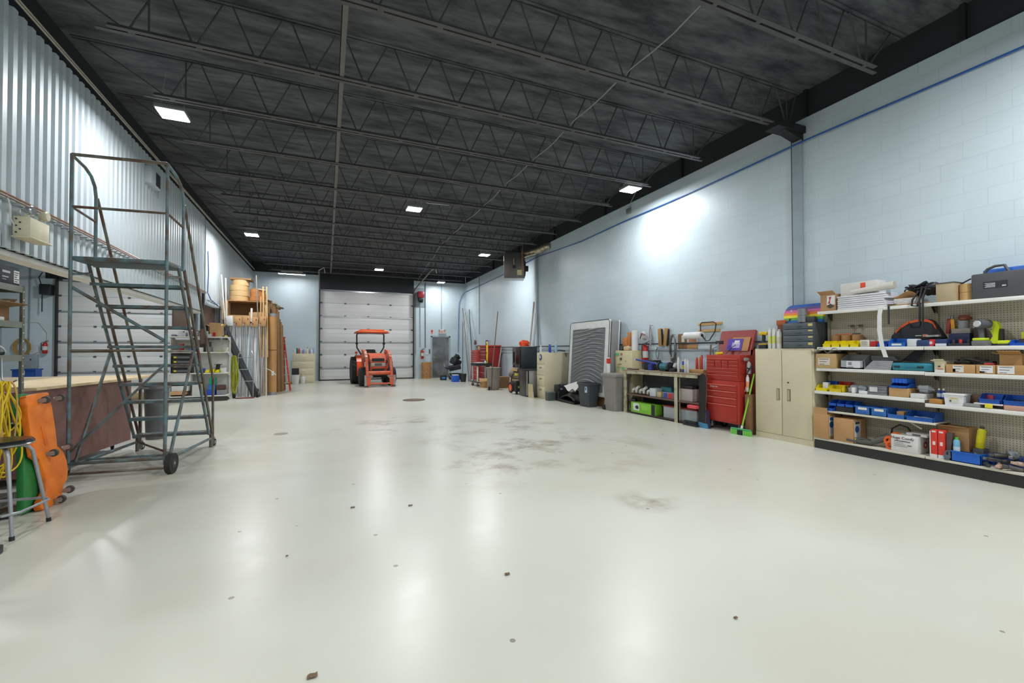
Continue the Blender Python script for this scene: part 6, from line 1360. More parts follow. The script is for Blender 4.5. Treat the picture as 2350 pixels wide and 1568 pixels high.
loops('coiled grey cable hanging in long loops above the workbench', 7.14, 1.72, 1.10, 0.11, 18, '5a5854')
root = T('leather_belt', 'brown tool belt hanging between the chain and the grey cable', 'belt', (XR - 0.05, 7.47, 1.5))
for k, (y, a) in enumerate(((7.52, -4), (7.34, 8))): MB(xfm((XR - 0.06, y, 1.70), 0, R(a))).bx(-0.02, 0.02, -0.055, 0.055, -0.22, 0.17, 'b0834a', 0.01).bx(-0.024, 0.024, -0.062, -0.05, -0.2, 0.15, '2a2622').build('belt_pouch', root)
loops('thin black cord looped below the rail', 7.6, 1.45, 1.2, 0.08, 2, '3a3a3c', r=0.006)
root = T('notice_board', 'brown cardboard backing with a small pale note on the block wall', 'notice', (XR - 0.01, 6.93, 1.4))
MB().bx(XR - 0.012, XR, 6.80, 7.05, 1.40, 1.73, 'card_dark').build('backing', root)
MB().bx(XR - 0.016, XR - 0.012, 6.87, 6.95, 1.56, 1.70, 'd4cfc4').build('note', root)
MB().bx(XR - 0.014, XR, 6.52, 6.80, 1.52, 1.72, 'd3d8de').bx(XR - 0.016, XR - 0.014, 6.56, 6.76, 1.56, 1.62, 'c98a5a').bx(XR - 0.016, XR - 0.014, 6.56, 6.7, 1.65, 1.70, '8cb0d8').thing('poster', 'pale printed poster beside the brown backing on the wall', 'poster', (XR - 0.01, 6.66, 1.52))
MB().bx(XR - 0.014, XR, 6.54, 6.80, 1.42, 1.51, 'b98a58').thing('card_strip', 'brown strip of card below the pale poster', 'card', (XR - 0.01, 6.66, 1.42))
root = T('paper_towel_holder', 'wall bracket of pale wood with a black wire holding a towel roll', 'holder', (XR - 0.05, 6.25, 1.7))
for z, y0, y1 in ((1.90, 5.95, 6.50), (1.77, 6.0, 6.50)): MB().bx(XR - 0.03, XR, y0, y1, z - 0.025, z + 0.025, 'd3a86a', 0.003).build('wood_strip', root)
MB().tube([(XR - 0.05, 6.42, 1.76), (XR - 0.05, 6.42, 1.90), (XR - 0.06, 6.38, 1.93), (XR - 0.06, 6.10, 1.93), (XR - 0.06, 6.04, 1.89), (XR - 0.07, 6.06, 1.74), (XR - 0.12, 6.14, 1.58), (XR - 0.14, 6.20, 1.57), (XR - 0.14, 6.27, 1.64), (XR - 0.14, 6.27, 1.68)], 0.010, '26262a', n=8).tube([(XR - 0.14, 6.72, 1.60), (XR - 0.14, 6.76, 1.64), (XR - 0.14, 6.74, 1.68), (XR - 0.14, 6.3, 1.68)], 0.008, '26262a', n=6).build('wire_frame', root)
MB().cyl((XR - 0.16, 6.28, 1.68), (XR - 0.16, 6.70, 1.68), 0.068, 'ecebea', n=24).cyl((XR - 0.16, 6.276, 1.68), (XR - 0.16, 6.28, 1.68), 0.03, '2a2622', n=14).thing('paper_towel_roll', 'white paper towel roll held by the wall bracket', 'paper towel', (XR - 0.16, 6.5, 1.68))
# ================================================================ skateboard deck, shovel
root = T('skateboard', 'black topped longboard standing on end right of the workbench', 'longboard', (6.42, 5.93, 0))
pts = [(5.84, 0.08), (5.87, 0.03), (5.96, 0.03), (5.99, 0.08), (6.0, 0.88), (5.97, 0.95), (5.92, 0.98), (5.87, 0.95), (5.84, 0.88)]
MB(xfm((6.22, 0, 0), 0, 0, R(3))).prism(pts, 'X', 0, 0.012, '2e2d2d,0.9').prism(pts, 'X', 0.012, 0.02, 'c07a70').build('deck', root)
root = T('broom', 'blue bristled broom standing upside behind the longboard', 'broom', (6.3, 5.9, 0))
MB().prism([(5.78, 0.0), (5.98, 0.0), (5.94, 0.10), (5.90, 0.32), (5.82, 0.32), (5.80, 0.1)], 'X', 6.25, 6.31, '3a3a58').prism([(5.78, 0.0), (6.0, 0.0), (5.97, 0.10), (5.80, 0.08)], 'X', 6.22, 6.25, '4a90b8').build('broom_head', root)
MB().cyl((6.29, 5.955, 0.3), (6.45, 5.955, 1.0), 0.012, '4a4a4c', n=8).build('handle', root)
# ================================================================ red roller tool chest
X0, Y0c, Y1c = 6.34, 5.22, 5.93
root = T('tool_chest', 'bright red two part roller tool chest with its lid standing open', 'tool chest', (6.56, 5.57, 0))
MB().bx(X0, 6.79, Y0c, Y1c, 0.145, 0.86, 'chest_red', 0.008).build('lower_cabinet', root)
MB().bx(X0 + 0.02, 6.79, Y0c + 0.01, Y1c - 0.01, 0.861, 1.31, 'chest_red', 0.008).build('upper_chest', root)
for z0, z1 in ((0.70, 0.80), (0.59, 0.69), (0.47, 0.58), (0.17, 0.46)):
    d = MB().bx(X0 - 0.012, X0, Y0c + 0.05, Y1c - 0.05, z0, z1, 'chest_red', 0.004).build('drawer', root)
    MB().bx(X0 - 0.024, X0 - 0.012, Y0c + 0.06, Y1c - 0.06, z1 - 0.02, z1 - 0.005, 'd46a58', 0.003).build('drawer_pull', d)
for z0, z1, y0, y1 in ((1.21, 1.25, 5.25, 5.90), (1.15, 1.205, 5.25, 5.44), (1.15, 1.205, 5.45, 5.58), (1.09, 1.145, 5.25, 5.44), (1.09, 1.145, 5.45, 5.58), (1.09, 1.205, 5.59, 5.72), (1.15, 1.205, 5.73, 5.90), (1.09, 1.145, 5.73, 5.90), (1.03, 1.085, 5.25, 5.90), (0.97, 1.025, 5.25, 5.90), (0.89, 0.965, 5.25, 5.90)):
    d = MB().bx(X0 + 0.006, X0 + 0.02, y0, y1, z0, z1, 'chest_red', 0.003).build('drawer', root)
    MB().bx(X0 - 0.002, X0 + 0.006, y0 + 0.01, y1 - 0.01, z1 - 0.014, z1 - 0.004, 'cf6052', 0.002).build('drawer_pull', d)
text(root, 'Snap-on', 0.05, 'd8cfcb', (X0 - 0.013, 5.73, 0.757), FACE_MX, name='badge')
MB().bx(X0 - 0.016, X0 - 0.012, 5.76, 5.85, 0.562, 0.578, 'paper').build('sticker', root)
MB().prism([(6.60, 1.31), (6.64, 1.30), (6.78, 1.72), (6.74, 1.74)], 'Y', Y0c + 0.0, Y1c - 0.02, '9c3a34,0.4').bx(6.62, 6.78, Y0c, Y0c + 0.01, 1.311, 1.40, '9c3a34,0.4').build('lid', root)
for y in (5.30, 5.85):
    for x in (6.40, 6.70): caster(root, x, y, 0, 0.062, 0.035, 1.2, 0.145)
L_ = xfm((6.655, 0, 1.31), 0, 0, R(18.3))
m = MB(L_).bx(-0.072, -0.068, 5.27, 5.62, 0.05, 0.30, 'c08a55'); m.thing('card_sheet', 'brown card clipped inside the open red lid', 'card', (6.65, 5.45, 1.35))
m = MB(L_).bx(-0.080, -0.074, 5.40, 5.70, 0.055, 0.27, '5a3fb0').bx(-0.082, -0.080, 5.44, 5.6, 0.10, 0.2, 'b8aee0').bx(-0.082, -0.080, 5.46, 5.56, 0.17, 0.24, 'e6e4f0'); m.thing('purple_packet', 'purple and white packet on the brown card in the open lid', 'packet', (6.64, 5.55, 1.36))
root = T('cordless_drill', 'small yellow and grey driver lying on the red tool chest', 'driver', (6.42, 5.72, 1.31))
MB().cyl((6.38, 5.70, 1.33), (6.46, 5.66, 1.34), 0.025, 'e8c81f', n=12).bx(6.40, 6.45, 5.70, 5.76, 1.312, 1.36, 'yellow_bin', 0.008).build('tool_body', root)
MB().tube([(6.43, 5.72, 1.36), (6.45, 5.74, 1.46), (6.47, 5.74, 1.52)], 0.022, '8a8c8e', n=8).bx(6.45, 6.5, 5.66, 5.8, 1.50, 1.56, '2a2a2c', 0.008).build('handle', root)
m = MB().tube([(6.46, 5.86, 1.32), (6.5, 5.9, 1.42), (6.52, 5.82, 1.46)], 0.006, '2a2a2c', n=5).tube([(6.5, 5.62, 1.33), (6.52, 5.5, 1.45), (6.54, 5.45, 1.48)], 0.006, '2a2a2c', n=5); m.thing('wire', 'thin black bent wires around the yellow driver', 'wire', (6.5, 5.7, 1.32))
# items hung on the right side of the chest
SD = Y0c - 0.02
bottle('clear spray bottle with red trigger hung on the red chest side', 6.49, SD - 0.04, 1.0, 0.032, 0.25, 'b9bdbf', 'c8382c', trigger=True)
can('orange and white caulk tube hung on the red chest side', 6.47, SD - 0.03, 0.70, 0.026, 0.28, 'e8e6e2', name='caulk_tube', cat='tube', band='f0912a', nozzle='white_paint')
m = MB().cyl((6.40, SD - 0.04, 1.24), (6.46, SD - 0.04, 1.24), 0.028, 'galv', n=12).tube([(6.37, SD - 0.10, 1.02), (6.42, SD - 0.09, 1.06), (6.50, SD - 0.09, 1.12)], 0.014, '2e2d2e', n=6).tube([(6.35, SD - 0.10, 1.10), (6.46, SD - 0.09, 1.08)], 0.012, '2e2d2e', n=6); m.thing('caulking_gun', 'dark caulking gun hung on the red chest side', 'caulking gun', (6.55, SD - 0.03, 0.95))
m = MB().tube([(6.44, SD, 0.70), (6.45, SD - 0.01, 0.78), (6.48, SD - 0.01, 0.72), (6.48, SD - 0.01, 0.62), (6.46, SD - 0.01, 0.6)], 0.006, 'd8b08a', n=5); m.thing('wire', 'short pinkish wire dangling on the red chest side', 'wire', (6.46, SD, 0.6))
m = MB().bx(6.40, 6.60, 5.08, 5.17, 0, 0.66, 'card_dark', 0.004); m.thing('cardboard_strip', 'tall narrow cardboard between red chest and cream cabinet', 'cardboard', (6.56, 5.11, 0))
root = T('push_broom', 'lime green broom leaning beside the red tool chest', 'broom', (6.32, 5.18, 0))
MB().cyl((6.295, 5.15, 0.10), (6.50, 5.07, 1.0), 0.013, '8ed23a', n=10).build('handle', root)
b = MB(xfm((6.285, 5.16, 0), R(-84))).bx(-0.17, 0.17, -0.02, 0.02, 0.075, 0.105, '4fae74', 0.008)
for k in range(17): b.bx(-0.165 + k * 0.02, -0.146 + k * 0.02, -0.028 - 0.006 * (k % 2), 0.028, 0.0, 0.078, '262a2c' if 5 < k < 11 else '7fd05a')
b.build('broom_head', root)
MB().cyl((6.292, 5.153, 0.09), (6.306, 5.147, 0.15), 0.018, 'e6e6e2', n=10).build('socket', root)
# ================================================================ cream double door cabinet
root = T('storage_cabinet', 'large cream two door steel cabinet beside the goods shelving', 'cabinet', (6.62, 4.55, 0))
MB().bx(6.46, 6.79, 4.09, 5.02, 0, 1.415, 'cream', 0.006).build('cabinet_body', root)
for y0, y1, hy in ((4.565, 5.0, 4.62), (4.11, 4.555, 4.45)):
    d = MB().bx(6.442, 6.46, y0, y1, 0.09, 1.39, 'cream', 0.004).build('door', root)
    MB().bx(6.438, 6.443, hy - 0.025, hy + 0.025, 0.62, 0.80, '6f6a58').bx(6.436, 6.441, hy - 0.012, hy + 0.018, 0.63, 0.79, 'b9b08c').build('door_handle', d)
    if hy < 4.5: MB().cyl((6.436, 4.46, 0.90), (6.443, 4.46, 0.90), 0.012, '3a3a36', n=12).build('lock', d)
MB().bx(6.45, 6.46, 4.10, 5.01, 0.0, 0.085, 'cream').build('kick_plate', root)
# on the cabinet
root = T('drawer_cabinet', 'dark grey four drawer parts cabinet on the cream cabinet', 'drawer cabinet', (6.62, 4.29, 1.416))
MB().bx(6.46, 6.79, 4.075, 4.55, 1.416, 1.80, '545b5f,0.4,0.3', 0.005).build('cabinet_body', root)
for k in range(4):
    z0 = 1.43 + k * 0.092
    d = MB().bx(6.445, 6.46, 4.085, 4.53, z0, z0 + 0.084, '5f686d,0.4,0.3', 0.004).build('drawer', root)
    MB().bx(6.44, 6.446, 4.095, 4.155, z0 + (0.035 if k in (0, 3) else 0.05), z0 + 0.07, 'd6c478').build('label_card', d)
    MB().tube([(6.443, 4.32, z0 + 0.03), (6.432, 4.32, z0 + 0.03), (6.432, 4.25, z0 + 0.03), (6.443, 4.25, z0 + 0.03)], 0.004, '3c4246', n=5).build('drawer_pull', d)
root = T('striped_board', 'rainbow striped rounded board resting on the grey drawer cabinet', 'board', (6.62, 4.3, 1.802))
cols = ['2f6fc0', '5fb04e', 'f2e02a', 'f08a3c', 'd86aa8', '6a5a92', '2b5fb8']
BXF = Matrix.Translation((6.56, 0, 1.803)) @ Euler((0, R(14), 0)).to_matrix().to_4x4()
b = MB(BXF)
def half(z):                        # rounded left end
    t_ = (z - 0.14) / 0.14; return 4.62 - 0.10 * (1 - math.sqrt(max(0, 1 - t_ * t_)))
H7 = 0.285 / 7
for k in range(7):
    za, zb = k * H7, (k + 1) * H7
    b.prism([(4.03, za), (half(za), za), (half((za + zb) / 2), (za + zb) / 2), (half(zb), zb), (4.03, zb)], 'X', 0, 0.05, cols[k])
b.build('board_body', root)
MB(BXF).bx(-0.004, 0.0, 4.50, 4.525, 0.035, 0.075, '2a2a2a').bx(-0.004, 0.0, 4.50, 4.52, 0.17, 0.21, 'b9b4c4').build('bird_print', root)
for k in range(2): MB().cyl((6.50, 4.27, 1.803 + k * 0.10), (6.50, 4.27, 1.90 + k * 0.10), 0.062, 'a3a4a8,0.25,0.7', n=24).thing('duct_tape', ('silver tape roll on the drawer cabinet, lower one', 'silver tape roll on the drawer cabinet, upper one')[k], 'tape', (6.5, 4.27, 1.803 + k * 0.1), 'silver tape rolls before the striped board')
boxes([('dark_box', 'dark grey box right of the silver tape rolls', 'box', (6.48, 6.54, 4.09, 4.20, 1.803, 1.88), '43474a')])
root = T('cordless_drill', 'yellow and black drill standing on the cream cabinet', 'drill', (6.53, 4.92, 1.416))
MB().cyl((6.50, 4.96, 1.66), (6.50, 4.83, 1.66), 0.03, 'e6c11c', n=14).bx(6.47, 6.53, 4.86, 4.93, 1.64, 1.69, 'e6c11c', 0.01).build('motor_housing', root)
MB().tube([(6.50, 4.89, 1.66), (6.505, 4.90, 1.52)], 0.026, '2a2a2c', n=10).build('grip', root)
MB().bx(6.45, 6.56, 4.84, 4.95, 1.417, 1.48, '2a2a2c', 0.008).bx(6.45, 6.56, 4.84, 4.95, 1.48, 1.495, 'e6c11c').build('battery', root)
for k, (y, c, bnd) in enumerate(((4.79, 'dfe0dc', 'd8dc3a'), (4.72, 'dfe0dc', 'd8dc3a'), (4.63, 'e2e2dc', 'cfc9a0'))):
    can(('white tube with a lime band beside the yellow drill', 'white tube with a lime band, second from the drill', 'wider white tube near the grey drawer cabinet')[k], 6.50, y, 1.416, 0.028 if k < 2 else 0.036, 0.33 if k < 2 else 0.30, c, name='caulk_tube', cat='tube', band=bnd, nozzle='white_paint', group='tubes on the cream cabinet')
m = MB().bx(6.55, 6.70, 4.57, 4.70, 1.416, 1.84, '7a4a30', 0.006).bx(6.54, 6.70, 4.56, 4.71, 1.78, 1.86, 'b5602e', 0.006); m.thing('wood_block', 'orange brown wooden block behind the tubes on the cabinet', 'wood block', (6.62, 4.63, 1.416))
# ================================================================ goods shelving (gondola) on the right
mat('peg', '9c9484', 0.6, 0, var=0.05)
def peg_mat():
    m = bpy.data.materials.new('perforated_hardboard'); m.use_nodes = True
    N = m.node_tree.nodes; L = m.node_tree.links; b = N['Principled BSDF']
    tc = N.new('ShaderNodeTexCoord'); sp = N.new('ShaderNodeSeparateXYZ'); L.new(tc.outputs['Object'], sp.inputs[0])
    fs = []
    for a in (1, 2):
        mu = N.new('ShaderNodeMath'); mu.operation = 'MULTIPLY'; mu.inputs[1].default_value = 1 / 0.0254; L.new(sp.outputs[a], mu.inputs[0])
        fr = N.new('ShaderNodeMath'); fr.operation = 'FRACT'; L.new(mu.outputs[0], fr.inputs[0])
        sb = N.new('ShaderNodeMath'); sb.operation = 'SUBTRACT'; sb.inputs[1].default_value = 0.5; L.new(fr.outputs[0], sb.inputs[0])
        pw = N.new('ShaderNodeMath'); pw.operation = 'POWER'; pw.inputs[1].default_value = 2; L.new(sb.outputs[0], pw.inputs[0]); fs.append(pw)
    ad = N.new('ShaderNodeMath'); ad.operation = 'ADD'; L.new(fs[0].outputs[0], ad.inputs[0]); L.new(fs[1].outputs[0], ad.inputs[1])
    lt = N.new('ShaderNodeMath'); lt.operation = 'LESS_THAN'; lt.inputs[1].default_value = 0.024; L.new(ad.outputs[0], lt.inputs[0])
    mx = N.new('ShaderNodeMix'); mx.data_type = 'RGBA'; L.new(lt.outputs[0], mx.inputs['Factor']); mx.inputs['A'].default_value = lin('bcb3a0'); mx.inputs['B'].default_value = lin('2c2822')
    L.new(mx.outputs['Result'], b.inputs['Base Color']); b.inputs['Roughness'].default_value = 0.6
    return m
PEG = peg_mat()
GX = 6.445; GB = 6.76; YA, YM, YE = 4.065, 2.83, 1.58
root = T('goods_shelving', 'long white shelving unit with perforated back full of parts and boxes', 'shelf', (6.6, 2.85, 0))
MB().bx(GB, GB + 0.03, YE, YA, 0.15, 1.92, PEG).build('perforated_back', root)
for y in (YA - 0.02, YM, YE): MB().bx(GB - 0.035, GB, y - 0.015, y + 0.015, 0, 1.93, 'a39a86,0.5,0.2').build('upright', root)
MB().bx(GX + 0.03, GB, YE, YA, 0.0, 0.125, '2c2b2a').build('base', root)
MB().bx(GX + 0.0, GX + 0.03, YE, YA + 0.02, 0.0, 0.118, '2e2e2e,0.35').build('kick_plate', root)
def shelf(z, y0, y1, x=GX, c='e6e5df', th=0.042):
    MB().bx(x, GB - 0.002, y0 + 0.003, y1 - 0.003, z - 0.012, z, c, 0.002).bx(x - 0.006, x + 0.006, y0 + 0.003, y1 - 0.003, z - th, z, c, 0.003).build('shelf_board', root)
    for y in (y0 + 0.01, y1 - 0.014):
        MB().prism([(x + 0.10, z - 0.012), (GB, z - 0.012), (GB, z - 0.13), (GB - 0.06, z - 0.10), (x + 0.2, z - 0.03)], 'Y', y, y + 0.004, '4a443a').build('bracket', root)
shelf(1.935, YM, YA - 0.04); shelf(1.935, YE, YM)
shelf(1.432, YM, YA - 0.03); shelf(1.432, YE, YM)
shelf(1.138, YM, YA - 0.01, x=GX + 0.01); shelf(1.132, YE, YM, x=GX)
shelf(0.815, YM, YA + 0.015); shelf(0.768, YE, YM)
shelf(0.548, YM - 0.10, 3.92, c='d8d4c4', th=0.025)
shelf(0.153, YM, YA + 0.02, x=GX - 0.012, c='d6d1c0', th=0.028); shelf(0.153, YE, YM, x=GX - 0.012, c='d6d1c0', th=0.028)
# ---- top level, z 1.936
T1 = 1.936
root = carton('brown carton with a white and red label at the left end of the top shelf', 6.48, 6.72, 3.80, 4.0, T1, 2.17, 'b58d63', flaps=2, sticker=[('-x', 0.42, 0.95, 0.38, 0.92, 'e4e2e4')])
MB().prism([(3.855, 2.13), (3.885, 2.13), (3.88, 2.08), (3.905, 2.04), (3.875, 2.04), (3.87, 2.09)], 'X', 6.4765, 6.4785, 'b8281f').build('printed_mark', root)
MB().prism([(3.92, 2.0), (3.87, 2.04), (3.82, 2.0), (3.87, 1.97)], 'X', 6.4775, 6.4795, '4a4038').build('printed_mark', root)
for k in range(7):
    m = MB().bx(6.46 + 0.002 * (k % 3), 6.74, 3.19 + 0.012 * ((k * 5) % 4), 3.775 - 0.004 * (k % 2), T1 + 0.027 * k + 0.001, T1 + 0.027 * k + 0.025, 'e3e3e8', 0.009)
    m.thing('padded_envelope', ('white padded panel, lowest of the stack on the top shelf', 'white padded panel, second of the stack on the top shelf', 'white padded panel, third of the stack on the top shelf', 'white padded panel, middle of the stack on the top shelf', 'white padded panel, fifth of the stack on the top shelf', 'white padded panel, sixth of the stack on the top shelf', 'white padded panel, topmost of the stack on the top shelf')[k], 'padded panel', (6.6, 3.48, T1 + 0.027 * k), 'white padded panels on the top shelf')
root = carton('open white box with an orange sticker on the padded panels', 6.52, 6.72, 3.33, 3.76, T1 + 0.19, T1 + 0.36, 'dedbd6', flaps=0, tape=False, sticker=[('-x', 0.56, 0.70, 0.45, 0.90, 'e8562c')])
m = MB().cyl((6.47, 3.60, T1 + 0.225), (6.50, 3.13, T1 + 0.265), 0.028, 'd9d5cd', r1=0.05, n=20).cyl((6.50, 3.131, T1 + 0.2652), (6.5001, 3.129, T1 + 0.2654), 0.046, 'b9b2a6', n=20); m.thing('paper_roll', 'rolled white paper cone lying on the padded panels', 'paper roll', (6.48, 3.4, T1 + 0.19))
for k in range(4): MB().bx(6.47, 6.73, 2.88 + 0.01 * k, 3.14 - 0.01 * (k % 2), T1 + 0.012 + 0.018 * k, T1 + 0.028 + 0.018 * k, 'dfdcda', 0.003).thing('paper_pad', ('pale flat pack under the black strap bundle, lowest', 'pale flat pack under the black strap bundle, second', 'pale flat pack under the black strap bundle, third', 'pale flat pack under the black strap bundle, topmost')[k], 'flat pack', (6.6, 3.0, T1 + 0.012 + 0.018 * k), 'pale flat packs on the top shelf')
MB().bx(6.44, 6.73, 2.78, 3.18, T1 + 0.001, T1 + 0.011, 'b08a5c').thing('wood_sheet', 'thin brown sheet under the pale flat packs', 'sheet', (6.6, 3, T1))
m = MB().sheet(0, 0.24, 0, 0.22, 8, 8, lambda u, v: 0.03 + 0.035 * math.sin(6 * u + 2) + 0.03 * math.sin(5 * v), 'b98d5c', 0.004, xf=xfm((6.48, 2.92, T1 + 0.075))); m.thing('brown_paper', 'crumpled brown paper on the pale flat packs', 'paper', (6.6, 3.0, T1 + 0.085))
def tangle(label, c, sz, n_, r, mm, seed, name='strap_bundle', cat='straps', extra=None):
    rr = random.Random(seed); m = MB()
    for k in range(n_):
        a = rr.uniform(0, PI); rx, ry = sz[0] * rr.uniform(0.5, 1), sz[1] * rr.uniform(0.5, 1); cz = c[2] + rr.uniform(0.2, 0.9) * sz[2]; t1, t2 = rr.uniform(-.5, .5), rr.uniform(-.4, .4)
        ox, oy = rr.uniform(-.35, .35) * sz[0], rr.uniform(-.5, .5) * sz[1]; rx *= 0.7; ry *= 0.55
        m.tube([(c[0] + ox + rx * math.cos(2 * PI * j / 14), c[1] + oy + ry * math.sin(2 * PI * j / 14 + a * 0.3), max(c[2] + r, cz + sz[2] * 0.35 * (t1 * math.cos(2 * PI * j / 14 + a) + t2 * math.sin(4 * PI * j / 14)))) for j in range(14)], r, mm, n=5, closed=True)
    if extra:
        m.blob((6.60, 2.82, c[2] + 0.05), 0.07, mm, (1, 1.2, 0.9), 0.4, seed).blob((6.62, 2.98, c[2] + 0.03), 0.06, mm, (1, 1.6, 0.5), 0.4, seed + 1)
        for e in extra: m.tube(e, r * 1.5, mm, n=5)
    return m.thing(name, label, cat, c)
tangle('tangled black straps with ends hanging over the top shelf edge', (6.58, 2.92, T1 + 0.125), (0.085, 0.17, 0.13), 24, 0.0075, '1e1f22', 5, extra=[[(6.50, 2.86, T1 + 0.2), (6.43, 2.86, T1 + 0.05), (6.425, 2.86, T1 - 0.25)], [(6.50, 2.82, T1 + 0.2), (6.43, 2.83, T1 + 0.05), (6.425, 2.83, T1 - 0.28)], [(6.46, 2.88, T1 + 0.15), (6.42, 2.92, T1 + 0.05), (6.42, 2.93, T1 - 0.02), (6.43, 2.88, T1 - 0.03), (6.46, 2.86, T1 + 0.1)]])
m = MB().bx(6.432, 6.436, 3.155, 3.175, 1.71, T1, '2c2d30').bx(6.432, 6.48, 3.10, 3.18, T1 + 0.012, T1 + 0.02, '2c2d30'); m.thing('strap', 'single black strap hanging below the top shelf', 'strap', (6.434, 3.165, 1.71))
m = MB().tube([(6.45, 3.22, T1 + 0.008), (6.43, 3.23, T1 - 0.01), (6.425, 3.245, 1.80), (6.42, 3.235, 1.60), (6.42, 3.215, 1.44), (6.424, 3.17, 1.32)], 0.006, 'paper', n=4)
m = MB()
P_ = [(6.455, 3.245, T1 + 0.004), (6.432, 3.25, T1 - 0.01), (6.428, 3.262, 1.82), (6.424, 3.262, 1.64), (6.422, 3.245, 1.50), (6.424, 3.235, 1.43), (6.426, 3.20, 1.30)]
for a, b in zip(P_, P_[1:]): m.poly([(a[0], a[1] - 0.024, a[2]), (a[0], a[1] + 0.024, a[2]), (b[0], b[1] + 0.024, b[2]), (b[0], b[1] - 0.024, b[2])], 'e4e4e2', 0.003)
m.thing('edging_tape', 'long white edging strip curling down from the top shelf', 'strip', (6.43, 3.22, 1.3))
m = MB().lathe([(0.105, 0), (0.105, 0.215), (0.09, 0.215), (0.09, 0.2)], (6.56, 2.645, T1 + 0.001), 'wood_pale', n=24); 
m = MB().bx(6.47, 6.68, 2.565, 2.725, T1 + 0.001, T1 + 0.215, 'b5a382', 0.004).bx(6.465, 6.685, 2.56, 2.73, T1 + 0.21, T1 + 0.22, '5a5148'); m.thing('wooden_box', 'weathered wooden block beside the black straps on the top shelf', 'wooden block', (6.57, 2.645, T1))
for k in range(2): MB().cyl((6.60, 2.50, T1 + 0.001 + 0.095 * k), (6.60, 2.50, T1 + 0.093 + 0.095 * k), 0.07, 'c9a26c', n=24).thing('edging_roll', ('tan tape roll left of the grey case, lower one', 'tan tape roll left of the grey case, upper one')[k], 'roll', (6.6, 2.5, T1 + 0.095 * k), 'tan tape rolls beside the grey case')
root = T('tool_case', 'dark grey hard tool case standing at the right end of the top shelf', 'case', (6.58, 2.2, T1))
MB().bx(6.50, 6.62, 2.02, 2.44, T1 + 0.002, T1 + 0.275, '4c4e50', 0.018, seg=3).build('case_body', root)
MB().tube([(6.56, 2.36, T1 + 0.26), (6.56, 2.33, T1 + 0.32), (6.56, 2.27, T1 + 0.345), (6.56, 2.2, T1 + 0.345), (6.56, 2.17, T1 + 0.27)], 0.014, '4c4e50', n=8).build('handle', root)
MB().bx(6.496, 6.50, 2.16, 2.34, T1 + 0.11, T1 + 0.18, '2a2b2d').build('label_plate', root)
p = MB()
for k in range(5): p.bx(6.495, 6.496, 2.25, 2.33 - 0.01 * (k % 2), T1 + 0.118 + k * 0.010, T1 + 0.123 + k * 0.010, 'c9cacc')
p.bx(6.495, 6.496, 2.17, 2.20, T1 + 0.12, T1 + 0.132, 'c9cacc').build('printed_lines', root)
MB().bx(6.64, 6.74, 2.05, 2.40, T1 + 0.002, T1 + 0.33, '2a62b8', 0.02).thing('blue_case', 'blue case standing behind the dark grey tool case', 'case', (6.69, 2.2, T1))
m = MB().tube([(6.55, 2.54, T1 + 0.19), (6.54, 2.50, T1 + 0.21), (6.53, 2.45, T1 + 0.235)], 0.008, '2a2a2c', n=5); m.thing('strap', 'short black strap on the tan tape rolls', 'strap', (6.55, 2.5, T1 + 0.19))
# ---- second level, z 1.433
T2 = 1.433
for k in range(4):
    y1 = 3.965 - k * 0.115; hopper_bin(('yellow parts bin at the left end of the second shelf', 'second yellow parts bin of the second shelf', 'third yellow parts bin of the second shelf', 'yellow parts bin beside the white printed box')[k], 6.455, 6.60, y1 - 0.105, y1, T2, 0.085, 'yellow_bin', group='yellow bins on the second shelf')
for k in range(3):
    y = 3.91 - k * 0.135
    root = T('edging_roll', ('brown edging roll behind the yellow bins, left one', 'brown edging roll behind the yellow bins, middle one', 'brown edging roll behind the yellow bins, right one')[k], 'roll', (6.67, y, T2), 'brown edging rolls on the second shelf')
    MB().cyl((6.67, y, T2 + 0.001), (6.67, y, T2 + 0.165), 0.063, 'b98b5a', n=24).cyl((6.67, y, T2 + 0.165), (6.67, y, T2 + 0.167), 0.035, '4a3828', n=18).build('roll_body', root)
m = MB().bx(6.62, 6.65, 3.68, 3.90, T2 + 0.170, T2 + 0.182, 'e86a3c', 0.004, xf=Matrix.Identity(4)).tube([(6.63, 3.68, T2 + 0.178), (6.63, 3.58, T2 + 0.180)], 0.006, '2a2a2c', n=6); m.thing('hand_saw', 'orange handled tool lying on the brown edging rolls', 'tool', (6.63, 3.75, T2 + 0.168))
